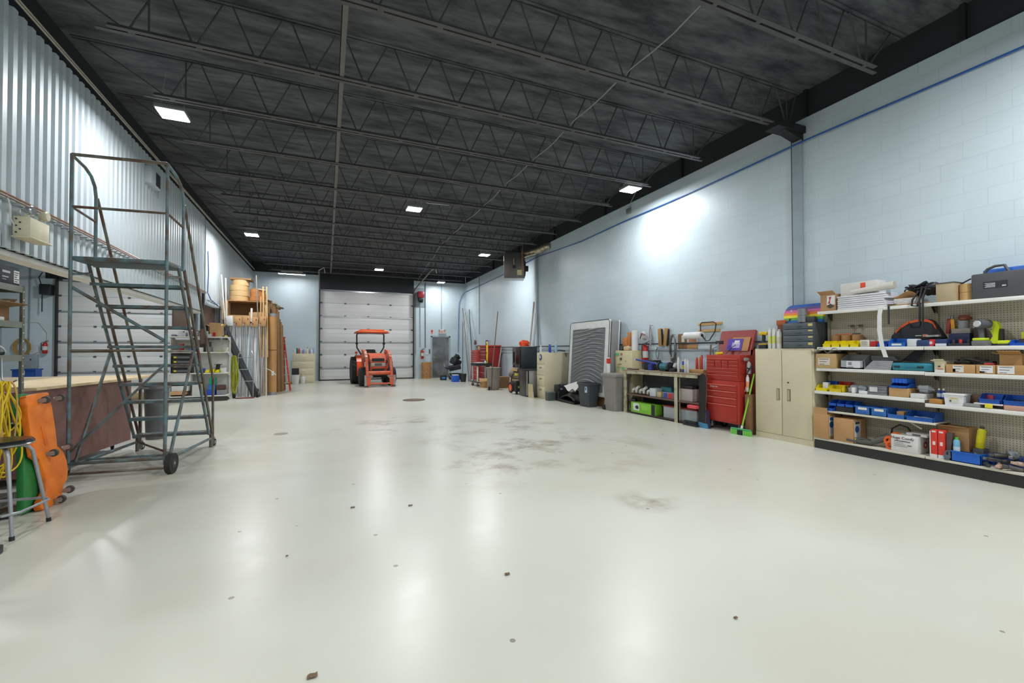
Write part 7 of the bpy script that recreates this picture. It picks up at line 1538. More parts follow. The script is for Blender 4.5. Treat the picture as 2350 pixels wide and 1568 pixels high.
bb = boxes([
 ('printed_box', 'white printed box between yellow bins and red box', 'box', (6.46, 6.60, 3.395, 3.50, T2 + 0.001, T2 + 0.09), 'dcd6c8'),
 ('red_box', 'small red box right of the white printed box', 'box', (6.46, 6.56, 3.32, 3.385, T2 + 0.001, T2 + 0.07), 'c4281f'),
 ('bagged_goods', 'pale bagged goods behind the blue bins on the second shelf', 'bag', (6.64, 6.73, 3.05, 3.40, T2 + 0.001, T2 + 0.10), 'd8d6d4'),
 ('white_bin', 'white box with red print right of the blue bin', 'box', (6.46, 6.58, 2.91, 3.0, T2 + 0.001, T2 + 0.09), 'd6d8da'),
 ('blue_carton', 'dark blue and brown carton left of the red tape', 'box', (6.46, 6.60, 2.79, 2.90, T2 + 0.001, T2 + 0.075), '24406c'),
 ('blue_carton', 'dark blue carton with a white barcode right of the red tape', 'box', (6.46, 6.60, 2.63, 2.735, T2 + 0.001, T2 + 0.08), '22346a'),
 ('socket_set', 'flat black and red socket tray before the green drill', 'tray', (6.455, 6.60, 2.44, 2.62, T2 + 0.001, T2 + 0.03), '23252e'),
 ('navy_box', 'navy box behind the socket tray on the second shelf', 'box', (6.62, 6.72, 2.50, 2.68, T2 + 0.001, T2 + 0.14), '1e2a5c'),
 ('grey_box', 'slanted grey box lid above the navy box', 'box', (6.63, 6.72, 2.50, 2.66, T2 + 0.142, T2 + 0.20), '9a948c'),
 ('black_pack', 'black and red pack behind the green drill', 'box', (6.64, 6.73, 2.40, 2.48, T2 + 0.001, T2 + 0.20), '3c2422'),
 ('white_carton', 'pale strip box behind the red tape rolls', 'box', (6.60, 6.70, 2.76, 2.88, T2 + 0.11, T2 + 0.135), 'c9c9c6'),
])
p = MB()
for k in range(4): p.bx(6.458, 6.4598, 3.41 + 0.01 * (k % 2), 3.485, T2 + 0.02 + 0.016 * k, T2 + 0.024 + 0.016 * k, '6a665e')
p.build('printed_lines', bb[0])
hopper_bin('low royal blue bin behind the hanging white strip', 6.46, 6.60, 3.20, 3.31, T2, 0.07, 'blue_bin')
hopper_bin('wide mid blue bin with a pale label on the second shelf', 6.455, 6.64, 3.01, 3.19, T2, 0.10, '1f6cc8', tag_=True)
# saw bag
root = T('tool_bag', 'black half round tool bag with an orange zip on the second shelf', 'bag', (6.68, 2.98, T2 + 0.10))
SB = [(3.25, 0.0), (3.245, 0.03), (3.20, 0.09), (3.14, 0.155), (3.07, 0.205), (2.98, 0.225), (2.88, 0.22), (2.83, 0.19), (2.80, 0.12), (2.74, 0.0)]
MB().prism([(y, z + T2 + 0.104) for y, z in SB], 'X', 6.65, 6.74, '34363a,0.7').build('bag_body', root)
zp = MB()
for a, b in zip(SB[2:8], SB[3:9]):
    zp.prism([(a[0], a[1] + T2 + 0.104), (b[0], b[1] + T2 + 0.104), (b[0], b[1] + T2 + 0.074), (a[0], a[1] + T2 + 0.074)], 'X', 6.640, 6.65, 'e8602c')
zp.build('zip_panel', root)
MB().tube([(6.645, 3.06, T2 + 0.30), (6.635, 3.04, T2 + 0.24), (6.635, 2.96, T2 + 0.235), (6.645, 2.94, T2 + 0.31)], 0.007, '1c1d20', n=6).build('handle', root)
MB().bx(6.645, 6.65, 2.88, 2.93, T2 + 0.115, T2 + 0.145, 'f0a080').bx(6.645, 6.65, 2.94, 3.0, T2 + 0.125, T2 + 0.137, 'c9cacc').build('tag', root)
m = MB().bx(6.645, 6.74, 2.76, 3.24, T2 + 0.09, T2 + 0.103, '2c2a2c'); m.thing('dark_board', 'thin dark board the black tool bag lies on', 'board', (6.69, 3, T2 + 0.09))
MB().cyl((6.47, 2.78, T2 + 0.04), (6.55, 2.78, T2 + 0.04), 0.040, 'd8323c', n=24).cyl((6.468, 2.78, T2 + 0.04), (6.47, 2.78, T2 + 0.04), 0.018, 'd8d0c4', n=14).thing('red_tape', 'round red tape roll standing at the shelf joint', 'tape', (6.51, 2.78, T2))
MB().bx(6.452, 6.458, 2.635, 2.73, T2 + 0.002, T2 + 0.03, 'dadde2').build('barcode_label', bb[5])
for k, (y, c) in enumerate(((2.60, '3a3c40'), (2.54, 'c83a2c'), (2.47, '3a3c40'))): MB().cyl((6.52, y, T2 + 0.031), (6.52, y, T2 + 0.075), 0.014, c, n=12).thing('socket', ('grey socket standing on the black tray, left one', 'red capped socket at the middle of the black tray', 'grey socket standing on the black tray, right one')[k], 'socket', (6.52, y, T2 + 0.03), 'sockets on the black tray')
for k, (y, c, a) in enumerate(((2.715, '9a3a34', 5), (2.67, 'd8a028', -3))):
    MB(xfm((6.70, y, T2 + 0.2), 0, R(a))).bx(-0.012, 0.012, -0.018, 0.018, -0.055, 0.12, c, 0.008).cyl((0, 0, 0.12), (0, 0, 0.15), 0.012, 'galv', n=10).thing('screwdriver', ('dark red tool handle standing on the second shelf', 'amber tool handle standing on the second shelf')[k], 'tool handle', (6.7, y, T2 + 0.14))
m = MB().cyl((6.70, 2.585, T2 + 0.201), (6.70, 2.585, T2 + 0.29), 0.045, '9b9c9e,0.4,0.5', n=18).blob((6.70, 2.57, T2 + 0.32), 0.045, '8a4a30', (1, 1.2, 0.8), 0.3, 3); m.thing('router', 'grey and brown router tool behind the amber handle', 'router', (6.7, 2.585, T2 + 0.2))
# impact driver and stapler
root = T('impact_driver', 'lime green and grey cordless impact driver on the second shelf', 'driver', (6.52, 2.37, T2))
MB().bx(6.455, 6.58, 2.31, 2.43, T2 + 0.001, T2 + 0.055, '6c6e70', 0.01).bx(6.46, 6.575, 2.325, 2.425, T2 + 0.055, T2 + 0.085, 'c6dc22', 0.01).build('battery', root)
MB().tube([(6.52, 2.37, T2 + 0.08), (6.52, 2.375, T2 + 0.20)], 0.024, '58595c', n=12).build('grip', root)
MB().cyl((6.46, 2.375, T2 + 0.235), (6.56, 2.33, T2 + 0.235), 0.048, '58595c', n=18).cyl((6.445, 2.382, T2 + 0.237), (6.46, 2.375, T2 + 0.236), 0.034, 'd0d0d0,0.3', n=18).cyl((6.56, 2.33, T2 + 0.235), (6.62, 2.30, T2 + 0.235), 0.035, 'c6dc22', n=14).build('motor_head', root)
root = T('nailer', 'lime green nailer standing behind the impact driver', 'nailer', (6.60, 2.26, T2))
MB().prism([(2.33, 0.04), (2.27, 0.0), (2.26, 0.14), (2.25, 0.2), (2.27, 0.25), (2.32, 0.24), (2.30, 0.17), (2.32, 0.16), (2.30, 0.10)], 'X', 6.57, 6.63, 'cfe01e', xf=Matrix.Translation((0, 0, T2 + 0.005))).build('body', root)
MB().bx(6.58, 6.62, 2.23, 2.25, T2 + 0.03, T2 + 0.18, '2a2b2c').bx(6.57, 6.63, 2.23, 2.33, T2 + 0.001, T2 + 0.03, '2a2b2c', 0.006).build('magazine', root)
MB().bx(6.50, 6.60, 2.16, 2.245, T2 + 0.02, T2 + 0.055, 'd2e020', 0.006).bx(6.50, 6.60, 2.16, 2.245, T2 + 0.001, T2 + 0.02, '3a3a34', 0.004).thing('tool_battery', 'flat lime green box right of the nailer', 'box', (6.55, 2.2, T2))
hopper_bin('blue bin at the right edge of the second shelf', 6.46, 6.62, 2.0, 2.15, T2, 0.06, 'blue_bin')
MB().bx(6.62, 6.72, 2.0, 2.11, T2 + 0.07, T2 + 0.14, 'e6e22c').bx(6.60, 6.72, 2.0, 2.12, T2 + 0.001, T2 + 0.07, 'dark_grey').thing('yellow_box', 'yellow box behind the blue bin at the right edge', 'box', (6.67, 2.05, T2))
# peg hooks
for k, y in enumerate((3.72, 3.62)): MB().tube([(GB, y, 1.72), (6.68, y, 1.72), (6.60, y, 1.725)], 0.004, '4a4640', n=5).bx(6.70, 6.71, y - 0.02, y + 0.02, 1.70, 1.74, '5a5448').thing('peg_hook', ('empty hook on the perforated back, left one', 'empty hook on the perforated back, right one')[k], 'hook', (6.7, y, 1.72), 'hooks on the perforated back')
# ---- third level, z 1.139
T3 = 1.139
root = carton('cream carton with crumpled grey paper on top, third shelf left', 6.44, 6.70, 3.79, 4.05, T3, T3 + 0.20, 'c0a06c', flaps=0, sticker=[('-x', 0.12, 0.72, 0.22, 0.70, 'd9cfc0', 3)])
m = MB().sheet(0, 0.26, 0, 0.36, 10, 12, lambda u, v: 0.01 + 0.045 * abs(math.sin(5 * u + 2)) * abs(math.sin(6 * v + 1)) + 0.02 * math.sin(13 * v), '8e857a', 0.004, xf=xfm((6.43, 3.76, T3 + 0.215))); m.thing('packing_paper', 'crumpled grey paper on the cream carton of the third shelf', 'paper', (6.55, 3.95, T3 + 0.205))
boxes([('cream_post', 'upright cream box behind the grey bins', 'box', (6.66, 6.74, 3.66, 3.76, T3 + 0.001, T3 + 0.22), 'b8a272')])
root = T('clear_bin', 'clear grey plastic bin with a white label sheet, third shelf', 'parts bin', (6.55, 3.58, T3))
c = MB().bx(6.46, 6.66, 3.465, 3.74, T3 + 0.001, T3 + 0.02, '9a9b9c').bx(6.65, 6.66, 3.465, 3.74, T3, T3 + 0.19, '9a9b9c').bx(6.46, 6.468, 3.465, 3.74, T3, T3 + 0.11, 'a4a5a8').prism([(6.46, T3), (6.66, T3), (6.66, T3 + 0.19), (6.60, T3 + 0.19), (6.46, T3 + 0.11)], 'Y', 3.465, 3.471, '8e8f92').prism([(6.46, T3), (6.66, T3), (6.66, T3 + 0.19), (6.60, T3 + 0.19), (6.46, T3 + 0.11)], 'Y', 3.734, 3.74, '8e8f92'); c.build('bin_body', root)
MB().bx(6.456, 6.46, 3.50, 3.665, T3 + 0.015, T3 + 0.105, 'dcdde2').bx(6.454, 6.4562, 3.60, 3.64, T3 + 0.05, T3 + 0.09, '8a8c92').bx(6.454, 6.4562, 3.58, 3.65, T3 + 0.02, T3 + 0.028, '4a4c52').build('label_sheet', root)
for k in range(8):
    root = T('grey_tray', 'dark grey nested tray, %s in the leaning row' % ('first', 'second', 'third', 'fourth', 'fifth', 'sixth', 'seventh', 'last')[k], 'tray', (6.55, 3.43 - k * 0.035, T3), 'nested grey trays on the third shelf')
    y = 3.455 - k * 0.012
    z = T3 + 0.001 + k * 0.0145
    MB().bx(6.46 + 0.003 * k, 6.70, 3.165 - 0.002 * k, y, z, z + 0.008, '55575a' if k % 2 else '8f9196', 0.003).bx(6.456 + 0.003 * k, 6.462 + 0.003 * k, 3.165 - 0.002 * k, y, z, z + 0.012, 'a9abb0').build('tray_body', root)
m = MB().prism([(3.45, T3 + 0.12), (3.16, T3 + 0.12), (3.20, T3 + 0.17), (3.45, T3 + 0.175)], 'X', 6.60, 6.66, '7c7e82'); m.thing('grey_cover', 'grey slanted lid above the nested trays', 'lid', (6.63, 3.3, T3 + 0.12))
m = MB().prism([(3.15, T3 + 0.115), (3.02, T3 + 0.245), (2.90, T3 + 0.25), (3.0, T3 + 0.11)], 'X', 6.66, 6.665, '23262a'); m.thing('black_sheet', 'thin black sheet standing behind the teal case', 'sheet', (6.66, 3.05, T3 + 0.11))
root = T('tool_case', 'teal plastic tool case lying on the third shelf', 'case', (6.55, 2.95, T3))
MB().bx(6.455, 6.68, 2.76, 3.155, T3 + 0.001, T3 + 0.095, '2c8296,0.4', 0.022, seg=3).bx(6.452, 6.457, 2.90, 3.02, T3 + 0.03, T3 + 0.045, '246c7e').build('case_body', root)
for y in (3.10, 2.87): MB().bx(6.447, 6.456, y - 0.03, y + 0.03, T3 + 0.035, T3 + 0.058, '1e3238', 0.003).build('latch', root)
T3b = 1.133
root = carton('small cream printed carton right of the teal case', 6.45, 6.58, 2.65, 2.74, T3b, T3b + 0.13, 'd3c7a6', flaps=2, sticker=[('-x', 0.05, 0.95, 0.02, 0.22, 'e6e4e2'), ('-x', 0.3, 0.85, 0.28, 0.34, 'c03a34'), ('-x', 0.35, 0.6, 0.45, 0.6, '5a5248')])
root = carton('long tan carton heaped with black parts, left of three', 6.45, 6.70, 2.40, 2.64, T3b, T3b + 0.095, 'c09560', tape=False, sticker=[('-x', 0.25, 0.62, 0.1, 0.9, 'e4dcd8', 3), ('-x', 0.25, 0.34, 0.1, 0.5, 'd8402e')])
root = carton('tan carton with a white barcode label, middle of three', 6.45, 6.70, 2.245, 2.392, T3b, T3b + 0.097, 'b98f5a', tape=False, sticker=[('-x', 0.2, 0.88, 0.12, 0.88, 'e6e6e8', 3), ('-x', 0.2, 0.45, 0.12, 0.3, 'd86a5c')])
root = carton('tan carton with a white label at the right edge, right of three', 6.45, 6.70, 2.02, 2.238, T3b, T3b + 0.099, 'b98f5a', tape=False, sticker=[('-x', 0.05, 0.6, 0.1, 0.88, 'e2e2e4', 3)])
root = carton('open brown carton stacked over the right tan carton', 6.47, 6.70, 2.06, 2.22, T3b + 0.10, T3b + 0.215, 'a87c48', flaps=2)
tangle('pile of black and silver tool parts on the tan cartons', (6.56, 2.46, T3b + 0.097), (0.07, 0.16, 0.07), 16, 0.011, '3c3a3a', 9, name='parts_pile', cat='parts')
m = MB().bx(6.47, 6.52, 2.26, 2.34, T3b + 0.098, T3b + 0.118, 'c03a40', 0.006).bx(6.5, 6.6, 2.28, 2.38, T3b + 0.098, T3b + 0.135, '262628', 0.008); m.thing('pliers', 'red and black hand tools on the middle tan carton', 'tools', (6.55, 2.3, T3b + 0.098))
# ---- fourth level, z 0.816 (left bay) / 0.769 (right bay)
T4 = 0.816; T4b = 0.769
hopper_bin('yellow bin at the left end of the fourth shelf', 6.44, 6.60, 3.90, 4.06, T4, 0.085, 'yellow_bin')
hopper_bin('yellow bin holding clear bags on the fourth shelf', 6.44, 6.60, 3.72, 3.88, T4, 0.09, 'e6cf22')
hopper_bin('small blue bin stacked behind the left yellow bin', 6.61, 6.74, 3.90, 4.04, T4, 0.13, 'blue_bin')
hopper_bin('small red orange bin stacked behind the yellow bins', 6.61, 6.74, 3.74, 3.87, T4, 0.13, 'd8442a')
MB().bx(6.50, 6.56, 3.93, 4.0, T4 + 0.006, T4 + 0.12, 'e4e4e0', 0.008).thing('white_pack', 'white pack standing in the left yellow bin', 'pack', (6.53, 3.96, T4))
m = MB().blob((6.56, 3.62, T4 + 0.05), 0.07, 'a8acb2,0.15', (1, 1.1, 0.75), 0.3, 6).blob((6.54, 3.52, T4 + 0.05), 0.06, '8f969e,0.15', (1, 1.1, 0.9), 0.35, 8).tube([(6.52, 3.66, T4 + 0.02), (6.50, 3.69, T4 + 0.05), (6.54, 3.71, T4 + 0.08)], 0.006, '3a3a3c', n=5); m.thing('clear_bags', 'clear plastic bags of fittings on the fourth shelf', 'bags', (6.55, 3.57, T4))
boxes([
 ('white_tube', 'small upright white box before the clear bags', 'box', (6.46, 6.50, 3.575, 3.61, T4 + 0.001, T4 + 0.075), 'e6e6e4'),
 ('white_box', 'small flat white box on the fourth shelf', 'box', (6.45, 6.51, 3.43, 3.52, T4 + 0.001, T4 + 0.04), 'e6e6e6'),
 ('brown_box', 'closed tan box under the blue bins on the fourth shelf', 'box', (6.46, 6.70, 2.99, 3.19, T4 + 0.001, T4 + 0.11), 'c49a66'),
 ('white_tray', 'flat white box right of the tan box', 'box', (6.46, 6.66, 2.84, 2.975, T4 + 0.001, T4 + 0.055), 'dcdad8'),
 ('wood_box', 'small brown wooden box at the left of the right bay', 'box', (6.46, 6.60, 2.685, 2.80, T4b + 0.001, T4b + 0.055), 'b5833f'),
 ('gauge_tray', 'flat grey metal instrument on the right bay shelf', 'instrument', (6.45, 6.56, 2.37, 2.50, T4b + 0.001, T4b + 0.035), '8f9290'),
 ('brown_carton', 'brown carton behind the white tub', 'box', (6.62, 6.74, 2.42, 2.52, T4b + 0.001, T4b + 0.12), '7a5a3c'),
 ('red_carton', 'pinkish red box beside the blue bins of the right bay', 'box', (6.64, 6.74, 2.33, 2.40, T4b + 0.001, T4b + 0.13), 'c84850'),
 ('white_sheet', 'white folded carton under the blue bins of the right bay', 'box', (6.46, 6.70, 2.20, 2.42, T4b + 0.036, T4b + 0.052), 'd8d4d0'),
 ('yellow_tag', 'yellow tag on the front edge of the right bay shelf', 'tag', (6.445, 6.455, 2.27, 2.33, T4b + 0.004, T4b + 0.05), 'e8d83a'),
 ('pink_carton', 'pale pink box at the right edge of the fourth shelf', 'box', (6.45, 6.66, 2.0, 2.19, T4b + 0.001, T4b + 0.05), 'c89a88'),
])
for k in range(6): gb = MB().bx(6.47 + 0.004 * k, 6.72, 3.215 + 0.002 * k, 3.44 - 0.003 * k, T4 + 0.001 + k * 0.019, T4 + 0.018 + k * 0.019, '7d7f82' if k % 2 else '8d8f93', 0.006).thing('grey_bag', 'flat grey bag of cloth, %s of the stack on the fourth shelf' % ('lowest', 'second', 'third', 'fourth', 'fifth', 'topmost')[k], 'bag', (6.6, 3.33, T4 + k * 0.019), 'flat grey bags on the fourth shelf')
MB().bx(6.462, 6.468, 3.315, 3.40, T4 + 0.04, T4 + 0.10, 'd2d2d4').build('paper_label', gb)
hopper_bin('blue bin on the tan box, lower one of the pair', 6.45, 6.64, 3.0, 3.18, T4 + 0.111, 0.055, 'blue_bin')
root = T('parts_bin', 'ribbed blue bin turned over on the other blue bin', 'parts bin', (6.55, 3.09, T4 + 0.168))
b = MB().bx(6.47, 6.66, 3.01, 3.165, T4 + 0.168, T4 + 0.225, 'blue_bin', 0.008)
for k in range(4): b.bx(6.465, 6.472, 3.03 + k * 0.036, 3.045 + k * 0.036, T4 + 0.17, T4 + 0.222, '2a6cd8')
b.build('bin_body', root)
m = MB().blob((6.60, 2.89, T4 + 0.105), 0.06, 'a9adb0', (1, 1.3, 0.8), 0.4, 13); m.thing('clear_bag', 'crumpled clear plastic bag on the flat white box', 'bag', (6.6, 2.89, T4 + 0.056))
for k, y in enumerate((2.735, 2.695)): bottle(('blue bottle standing on the wooden box, left one', 'blue bottle standing on the wooden box, right one')[k], 6.53, y, T4b + 0.056, 0.019, 0.12, '1e3f90', 'paper', band='c9d4e6', group='blue bottles on the wooden box')
root = T('plastic_tub', 'white plastic tub with a lid on the right bay shelf', 'tub', (6.54, 2.58, T4b))
MB().prism([(2.505, T4b + 0.001), (2.655, T4b + 0.001), (2.665, T4b + 0.115), (2.495, T4b + 0.115)], 'X', 6.46, 6.60, 'e4e4e6').build('tub_body', root)
MB().bx(6.45, 6.61, 2.488, 2.672, T4b + 0.115, T4b + 0.132, 'ecebea', 0.004).build('lid', root)
MB().bx(6.456, 6.46, 2.54, 2.62, T4b + 0.03, T4b + 0.09, 'd8d6c8').bx(6.455, 6.457, 2.55, 2.61, T4b + 0.075, T4b + 0.082, 'd8a83a').bx(6.455, 6.457, 2.60, 2.615, T4b + 0.04, T4b + 0.06, '4a4a4a').build('label_sheet', root)
hopper_bin('blue hopper bin at the middle of the right bay shelf', 6.47, 6.66, 2.22, 2.385, T4b + 0.053, 0.095, '1a56b4')
hopper_bin('blue hopper bin with dark parts at the right edge of the view', 6.47, 6.66, 2.03, 2.20, T4b + 0.053, 0.095, '1a56b4')
tangle('dark parts lying in the blue hopper bin at the right edge', (6.56, 2.11, T4b + 0.06), (0.05, 0.06, 0.05), 6, 0.008, '2c2c30', 31, name='parts_pile', cat='parts')
# ---- fifth level, z 0.549 (left bay)
T5 = 0.549
for k in range(3): hopper_bin(('blue bin of the upper row on the fifth shelf, left', 'blue bin of the upper row on the fifth shelf, middle', 'blue bin of the upper row on the fifth shelf, right')[k], 6.46, 6.66, 3.59 + (2 - k) * 0.105, 3.69 + (2 - k) * 0.105, T5 + 0.075, 0.07, 'blue_bin', group='blue bins of the upper row')
hopper_bin('single blue bin at the left end of the fifth shelf', 6.44, 6.62, 3.83, 3.915, T5, 0.073, 'blue_bin')
m = MB().bx(6.48, 6.66, 3.60, 3.82, T5 + 0.001, T5 + 0.073, '2b2c2e', 0.008).bx(6.474, 6.48, 3.60, 3.70, T5 + 0.01, T5 + 0.06, '1c1c1e'); m.thing('black_tray', 'black tray under the upper row of blue bins', 'tray', (6.57, 3.7, T5))
for k, (y0, y1, tg) in enumerate(((3.40, 3.57, True), (3.215, 3.385, True))):
    root = T('parts_box', ('blue storage box with a white label, left of two', 'blue storage box with a white label, right of two')[k], 'parts box', (6.55, (y0 + y1) / 2, T5), 'labelled blue storage boxes')
    c = MB()
    for q in ((6.46, 6.70, y0, y0 + 0.005), (6.46, 6.70, y1 - 0.005, y1), (6.46, 6.466, y0, y1), (6.695, 6.70, y0, y1)): c.bx(*q, T5 + 0.001, T5 + 0.105, '3a78c8')
    c.bx(6.46, 6.70, y0, y1, T5 + 0.001, T5 + 0.006, '3a78c8').bx(6.452, 6.462, y0 - 0.004, y1 + 0.004, T5 + 0.095, T5 + 0.107, '3a78c8').bx(6.455, 6.461, y0 + 0.02, y1 - 0.02, T5 + 0.02, T5 + 0.03, '2f66b0'); c.build('box_body', root)
    MB().bx(6.451, 6.456, y0 + 0.03, y1 - 0.04, T5 + 0.062, T5 + 0.092, 'e9e6da').build('label_sheet', root)
hopper_bin('blue bin holding a brown block on the fifth shelf', 6.45, 6.68, 3.03, 3.205, T5, 0.10, '2f6cc0')
MB().bx(6.50, 6.60, 3.06, 3.13, T5 + 0.006, T5 + 0.085, 'card').thing('cardboard_block', 'brown block inside the blue bin of the fifth shelf', 'block', (6.55, 3.1, T5))
hopper_bin('wide blue bin of small parts at the right end of the fifth shelf', 6.45, 6.68, 2.76, 3.015, T5, 0.10, '2460b8')
m = MB().blob((6.55, 2.89, T5 + 0.025), 0.06, 'b9b5ae', (1, 1.6, 0.4), 0.4, 3); m.thing('screws_pile', 'heap of pale screws in the wide blue bin', 'screws', (6.55, 2.89, T5))['kind'] = 'stuff'
# ---- bottom deck, z 0.154
T6 = 0.154
root = carton('tall brown carton with its flap up at the left of the bottom deck', 6.41, 6.70, 3.88, 4.08, T6, T6 + 0.34, 'bd9160', sticker=[('-y', 0.10, 0.55, 0.12, 0.92, 'd8d8dc')])
MB().cyl((6.485, 3.879, T6 + 0.20), (6.485, 3.8775, T6 + 0.20), 0.045, '2c62b0', n=20).bx(6.45, 6.54, 3.8774, 3.879, T6 + 0.26, T6 + 0.30, '2c62b0').build('printed_logo', root)
MB().bx(6.41, 6.415, 3.89, 4.07, T6 + 0.34, T6 + 0.43, 'bd9160').build('flap', root)
root = carton('brown carton with a blue and white label on the bottom deck', 6.43, 6.72, 3.58, 3.82, T6, T6 + 0.31, 'bd9160', sticker=[('-y', 0.12, 0.55, 0.12, 0.92, 'd8d8dc')])
MB().cyl((6.515, 3.579, T6 + 0.18), (6.515, 3.5775, T6 + 0.18), 0.045, '2c5a9c', n=20).bx(6.48, 6.57, 3.5774, 3.579, T6 + 0.25, T6 + 0.28, '3a3c48').build('printed_logo', root)
m = MB().tube([(6.44, 3.66, T6 + 0.04), (6.45, 3.58, T6 + 0.035), (6.48, 3.40, T6 + 0.04), (6.50, 3.32, T6 + 0.09), (6.56, 3.24, T6 + 0.15)], [0.02, 0.026, 0.032, 0.04, 0.045], '56544f', n=10).tube([(6.46, 3.60, T6 + 0.05), (6.50, 3.50, T6 + 0.07), (6.52, 3.42, T6 + 0.05)], 0.022, '44423e', n=8).bx(6.435, 6.475, 3.556, 3.566, T6 + 0.01, T6 + 0.07, 'c8d83a'); m.thing('vacuum_hose', 'dark grey blower nozzle with a lime band on the bottom deck', 'blower', (6.48, 3.45, T6))
m = MB()
for k, (y, z) in enumerate(((3.23, 0.05), (3.20, 0.11), (3.26, 0.10), (3.19, 0.16))): m.tube([(6.48 + 0.01 * k, y - 0.05 + 0.05 * math.cos(2 * PI * j / 12), T6 + z + 0.045 * math.sin(2 * PI * j / 12)) for j in range(12)], 0.018, 'ee6a2a', n=6, closed=True)
m.thing('orange_strap', 'bundle of orange webbing left of the white carton', 'straps', (6.5, 3.2, T6))
m = MB().tube([(6.62, 3.26, T6 + 0.02), (6.62, 3.24, T6 + 0.24), (6.62, 3.16, T6 + 0.30), (6.62, 3.08, T6 + 0.28), (6.62, 3.04, T6 + 0.22)], 0.010, '1e1e20', n=6); m.thing('hose', 'black hose arching behind the white carton', 'hose', (6.62, 3.2, T6))
root = carton('white printed carton with handwriting on the bottom deck', 6.44, 6.70, 2.90, 3.165, T6, T6 + 0.20, 'dedcd8', flaps=0, tape=False)
text(root, 'Huge Comfy', 0.045, '2c2c30', (6.438, 3.05, T6 + 0.165), FACE_MX, name='handwriting')
p = MB().bx(6.437, 6.4395, 2.97, 3.13, T6 + 0.125, T6 + 0.133, '26262a')
for k in range(3): p.bx(6.437, 6.4395, 3.04 - 0.02 * k, 3.135, T6 + 0.105 - 0.02 * k, T6 + 0.109 - 0.02 * k, '77767a')
p.bx(6.437, 6.4395, 2.96, 3.0, T6 + 0.08, T6 + 0.09, '5a5a60').build('printed_lines', root)
MB().cyl((6.60, 2.899, T6 + 0.10), (6.60, 2.8975, T6 + 0.10), 0.042, 'b83a3c', n=20).cyl((6.60, 2.8975, T6 + 0.10), (6.60, 2.8965, T6 + 0.10), 0.018, 'dedcd8', n=16).build('round_stamp', root)
MB().bx(6.50, 6.70, 2.84, 3.04, T6 + 0.202, T6 + 0.235, 'd4d2ce', 0.004).bx(6.498, 6.50, 2.90, 2.98, T6 + 0.21, T6 + 0.228, '55565a').thing('white_box', 'flat white printed box lying on the white carton', 'box', (6.6, 2.94, T6 + 0.202))
MB().cyl((6.66, 3.10, T6 + 0.36), (6.52, 2.90, T6 + 0.30), 0.009, 'dddcd6', n=8).thing('rod', 'white rod resting over the white carton', 'rod', (6.6, 3.0, T6 + 0.3))
for k, y in enumerate((2.755, 2.69)):
    root = carton(('tall red box with white bands on the bottom deck, left one', 'tall red box with white bands on the bottom deck, right one')[k], 6.45, 6.53, y - 0.028, y + 0.030, T6, T6 + 0.32, 'dc3a2c', tape=False, sticker=[('-x', 0.0, 1.0, 0.0, 0.12, 'e2e0e0'), ('-x', 0.2, 0.8, 0.90, 0.96, 'e8dcd8'), ('-x', 0.3, 0.72, 0.45, 0.58, 'ead8d4')], name='red_box', group='tall red boxes on the bottom deck')
MB().bx(6.45, 6.53, 2.785, 2.795, T6 + 0.001, T6 + 0.30, 'e0dedc').thing('white_card', 'white card edge beside the left tall red box', 'card', (6.49, 2.79, T6))
MB().prism([(2.655, T6 + 0.001), (2.63, T6 + 0.001), (2.60, T6 + 0.30), (2.655, T6 + 0.30)], 'X', 6.47, 6.52, '5a4c4a').thing('dark_pack', 'dark grey pack right of the tall red boxes', 'pack', (6.5, 2.64, T6))
can('light blue spray can with a green cap on the bottom deck', 6.49, 2.575, T6 + 0.001, 0.028, 0.26, '7ab8d8', band='e2ecf0', nozzle='5fb83a')
carton('brown open carton standing behind the spray can', 6.56, 6.72, 2.50, 2.76, T6, T6 + 0.37, 'b98f60', flaps=2)
can('large yellow can resting against the brown carton', 6.60, 2.43, T6 + 0.16, 0.035, 0.24, 'd8cf1e', band='e2d71e', nozzle='4a4a48', tilt=(R(6), 0))
m = MB().bx(6.55, 6.68, 2.38, 2.47, T6 + 0.001, T6 + 0.158, 'dark_grey', 0.01); m.thing('grey_block', 'grey machine block under the yellow can', 'block', (6.6, 2.42, T6))
root = T('plastic_bin', 'bright blue open bin full of fittings at the bottom deck front', 'bin', (6.52, 2.50, T6))
c = MB()
for q in ((6.43, 6.62, 2.36, 2.366), (6.43, 6.62, 2.594, 2.60), (6.43, 6.436, 2.36, 2.60), (6.614, 6.62, 2.36, 2.60)): c.bx(*q, T6 + 0.001, T6 + 0.115, '1a62c8')
c.bx(6.43, 6.62, 2.36, 2.60, T6 + 0.001, T6 + 0.008, '1a62c8').bx(6.424, 6.432, 2.355, 2.605, T6 + 0.105, T6 + 0.118, '1a62c8'); c.build('bin_body', root)
MB().bx(6.60, 6.72, 2.12, 2.36, T6 + 0.001, T6 + 0.12, '1c4fa0', 0.008).thing('blue_box', 'darker blue box behind the metal fittings', 'box', (6.66, 2.24, T6))
m = MB().blob((6.52, 2.48, T6 + 0.06), 0.075, 'steel_mix', (1, 1.35, 0.85), 0.35, 21); m.thing('pipe_fittings', 'grey fittings heaped in the bright blue bin', 'fittings', (6.52, 2.48, T6 + 0.008))
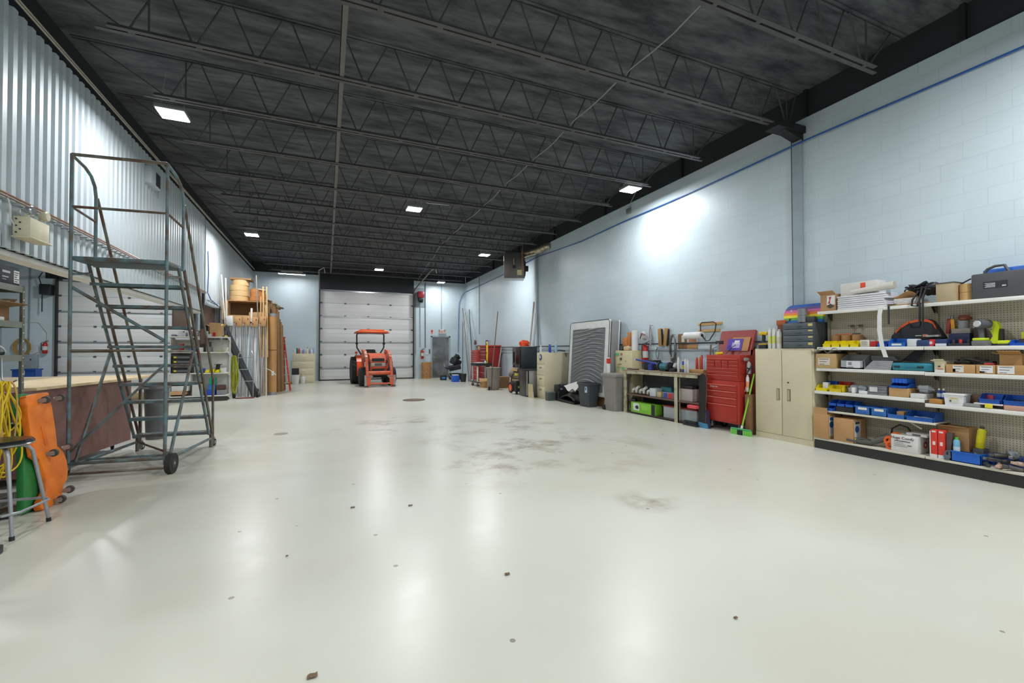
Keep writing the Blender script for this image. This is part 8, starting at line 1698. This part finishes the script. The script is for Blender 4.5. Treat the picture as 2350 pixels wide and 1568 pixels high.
m = MB().tube([(6.43, 2.66, T6 + 0.03), (6.43, 2.64, T6 + 0.10), (6.43, 2.615, T6 + 0.11), (6.43, 2.61, T6 + 0.03)], 0.009, '5f6770', n=8).bx(6.42, 6.46, 2.61, 2.66, T6 + 0.001, T6 + 0.06, '5f6770', 0.008); m.thing('padlock', 'grey padlock left of the bright blue bin', 'padlock', (6.43, 2.63, T6))
rr = random.Random(77)
for k in range(9):
    y = 2.335 - k * 0.036; x = 6.46 + 0.05 * (k % 3); c = ('3a3a3c', '8f9294,0.3,0.8', '5a5652', 'c9a898')[k % 4]
    m = MB(xfm((x, y, T6 + 0.028 + 0.045 * (k % 3)), rr.uniform(-1, 1), 0, rr.uniform(-0.25, 0.25))).cyl((-0.05, 0, 0), (0.05, 0, 0), 0.022, c, n=10).cyl((0.05, 0, 0), (0.09, 0.02, 0), 0.026, c, n=10).bx(-0.09, -0.05, -0.016, 0.016, -0.014, 0.014, c, 0.004)
    m.thing('hand_tool', 'tool piece in the bottom deck heap, %s right of the blue bin' % ORD[k], 'tool', (x, y, T6), 'tool heap on the bottom deck')
m = MB().cyl((6.66, 2.20, T6 + 0.121), (6.66, 2.20, T6 + 0.17), 0.05, 'b9c0c4,0.2,0.6', n=18); m.thing('round_tin', 'shallow bright round tin on the darker blue box', 'tin', (6.66, 2.2, T6 + 0.12))
# loose flecks on the floor
for k, (x, y, r) in enumerate(((0.22, 4.12, 0.018), (0.70, 3.97, 0.018), (1.04, 2.52, 0.016), (-0.24, 3.32, 0.008), (1.96, 1.65, 0.010), (-0.05, 2.06, 0.020))):
    MB().sheet(x - r, x + r, y - r * 0.7, y + r * 0.6, 4, 3, lambda u, v: 0.004 + 0.007 * abs(math.sin(5 * u + 3 * v)), '6f5a3a', 0.002).thing('dry_leaf', 'small dry brown leaf scrap on the open floor, ' + ('left one of two side by side', 'right one of two side by side', 'near the middle below the others', 'tiny one at the left', 'small one at the right', 'at the bottom edge')[k], 'leaf', (x, y, 0), 'leaf scraps on the floor')
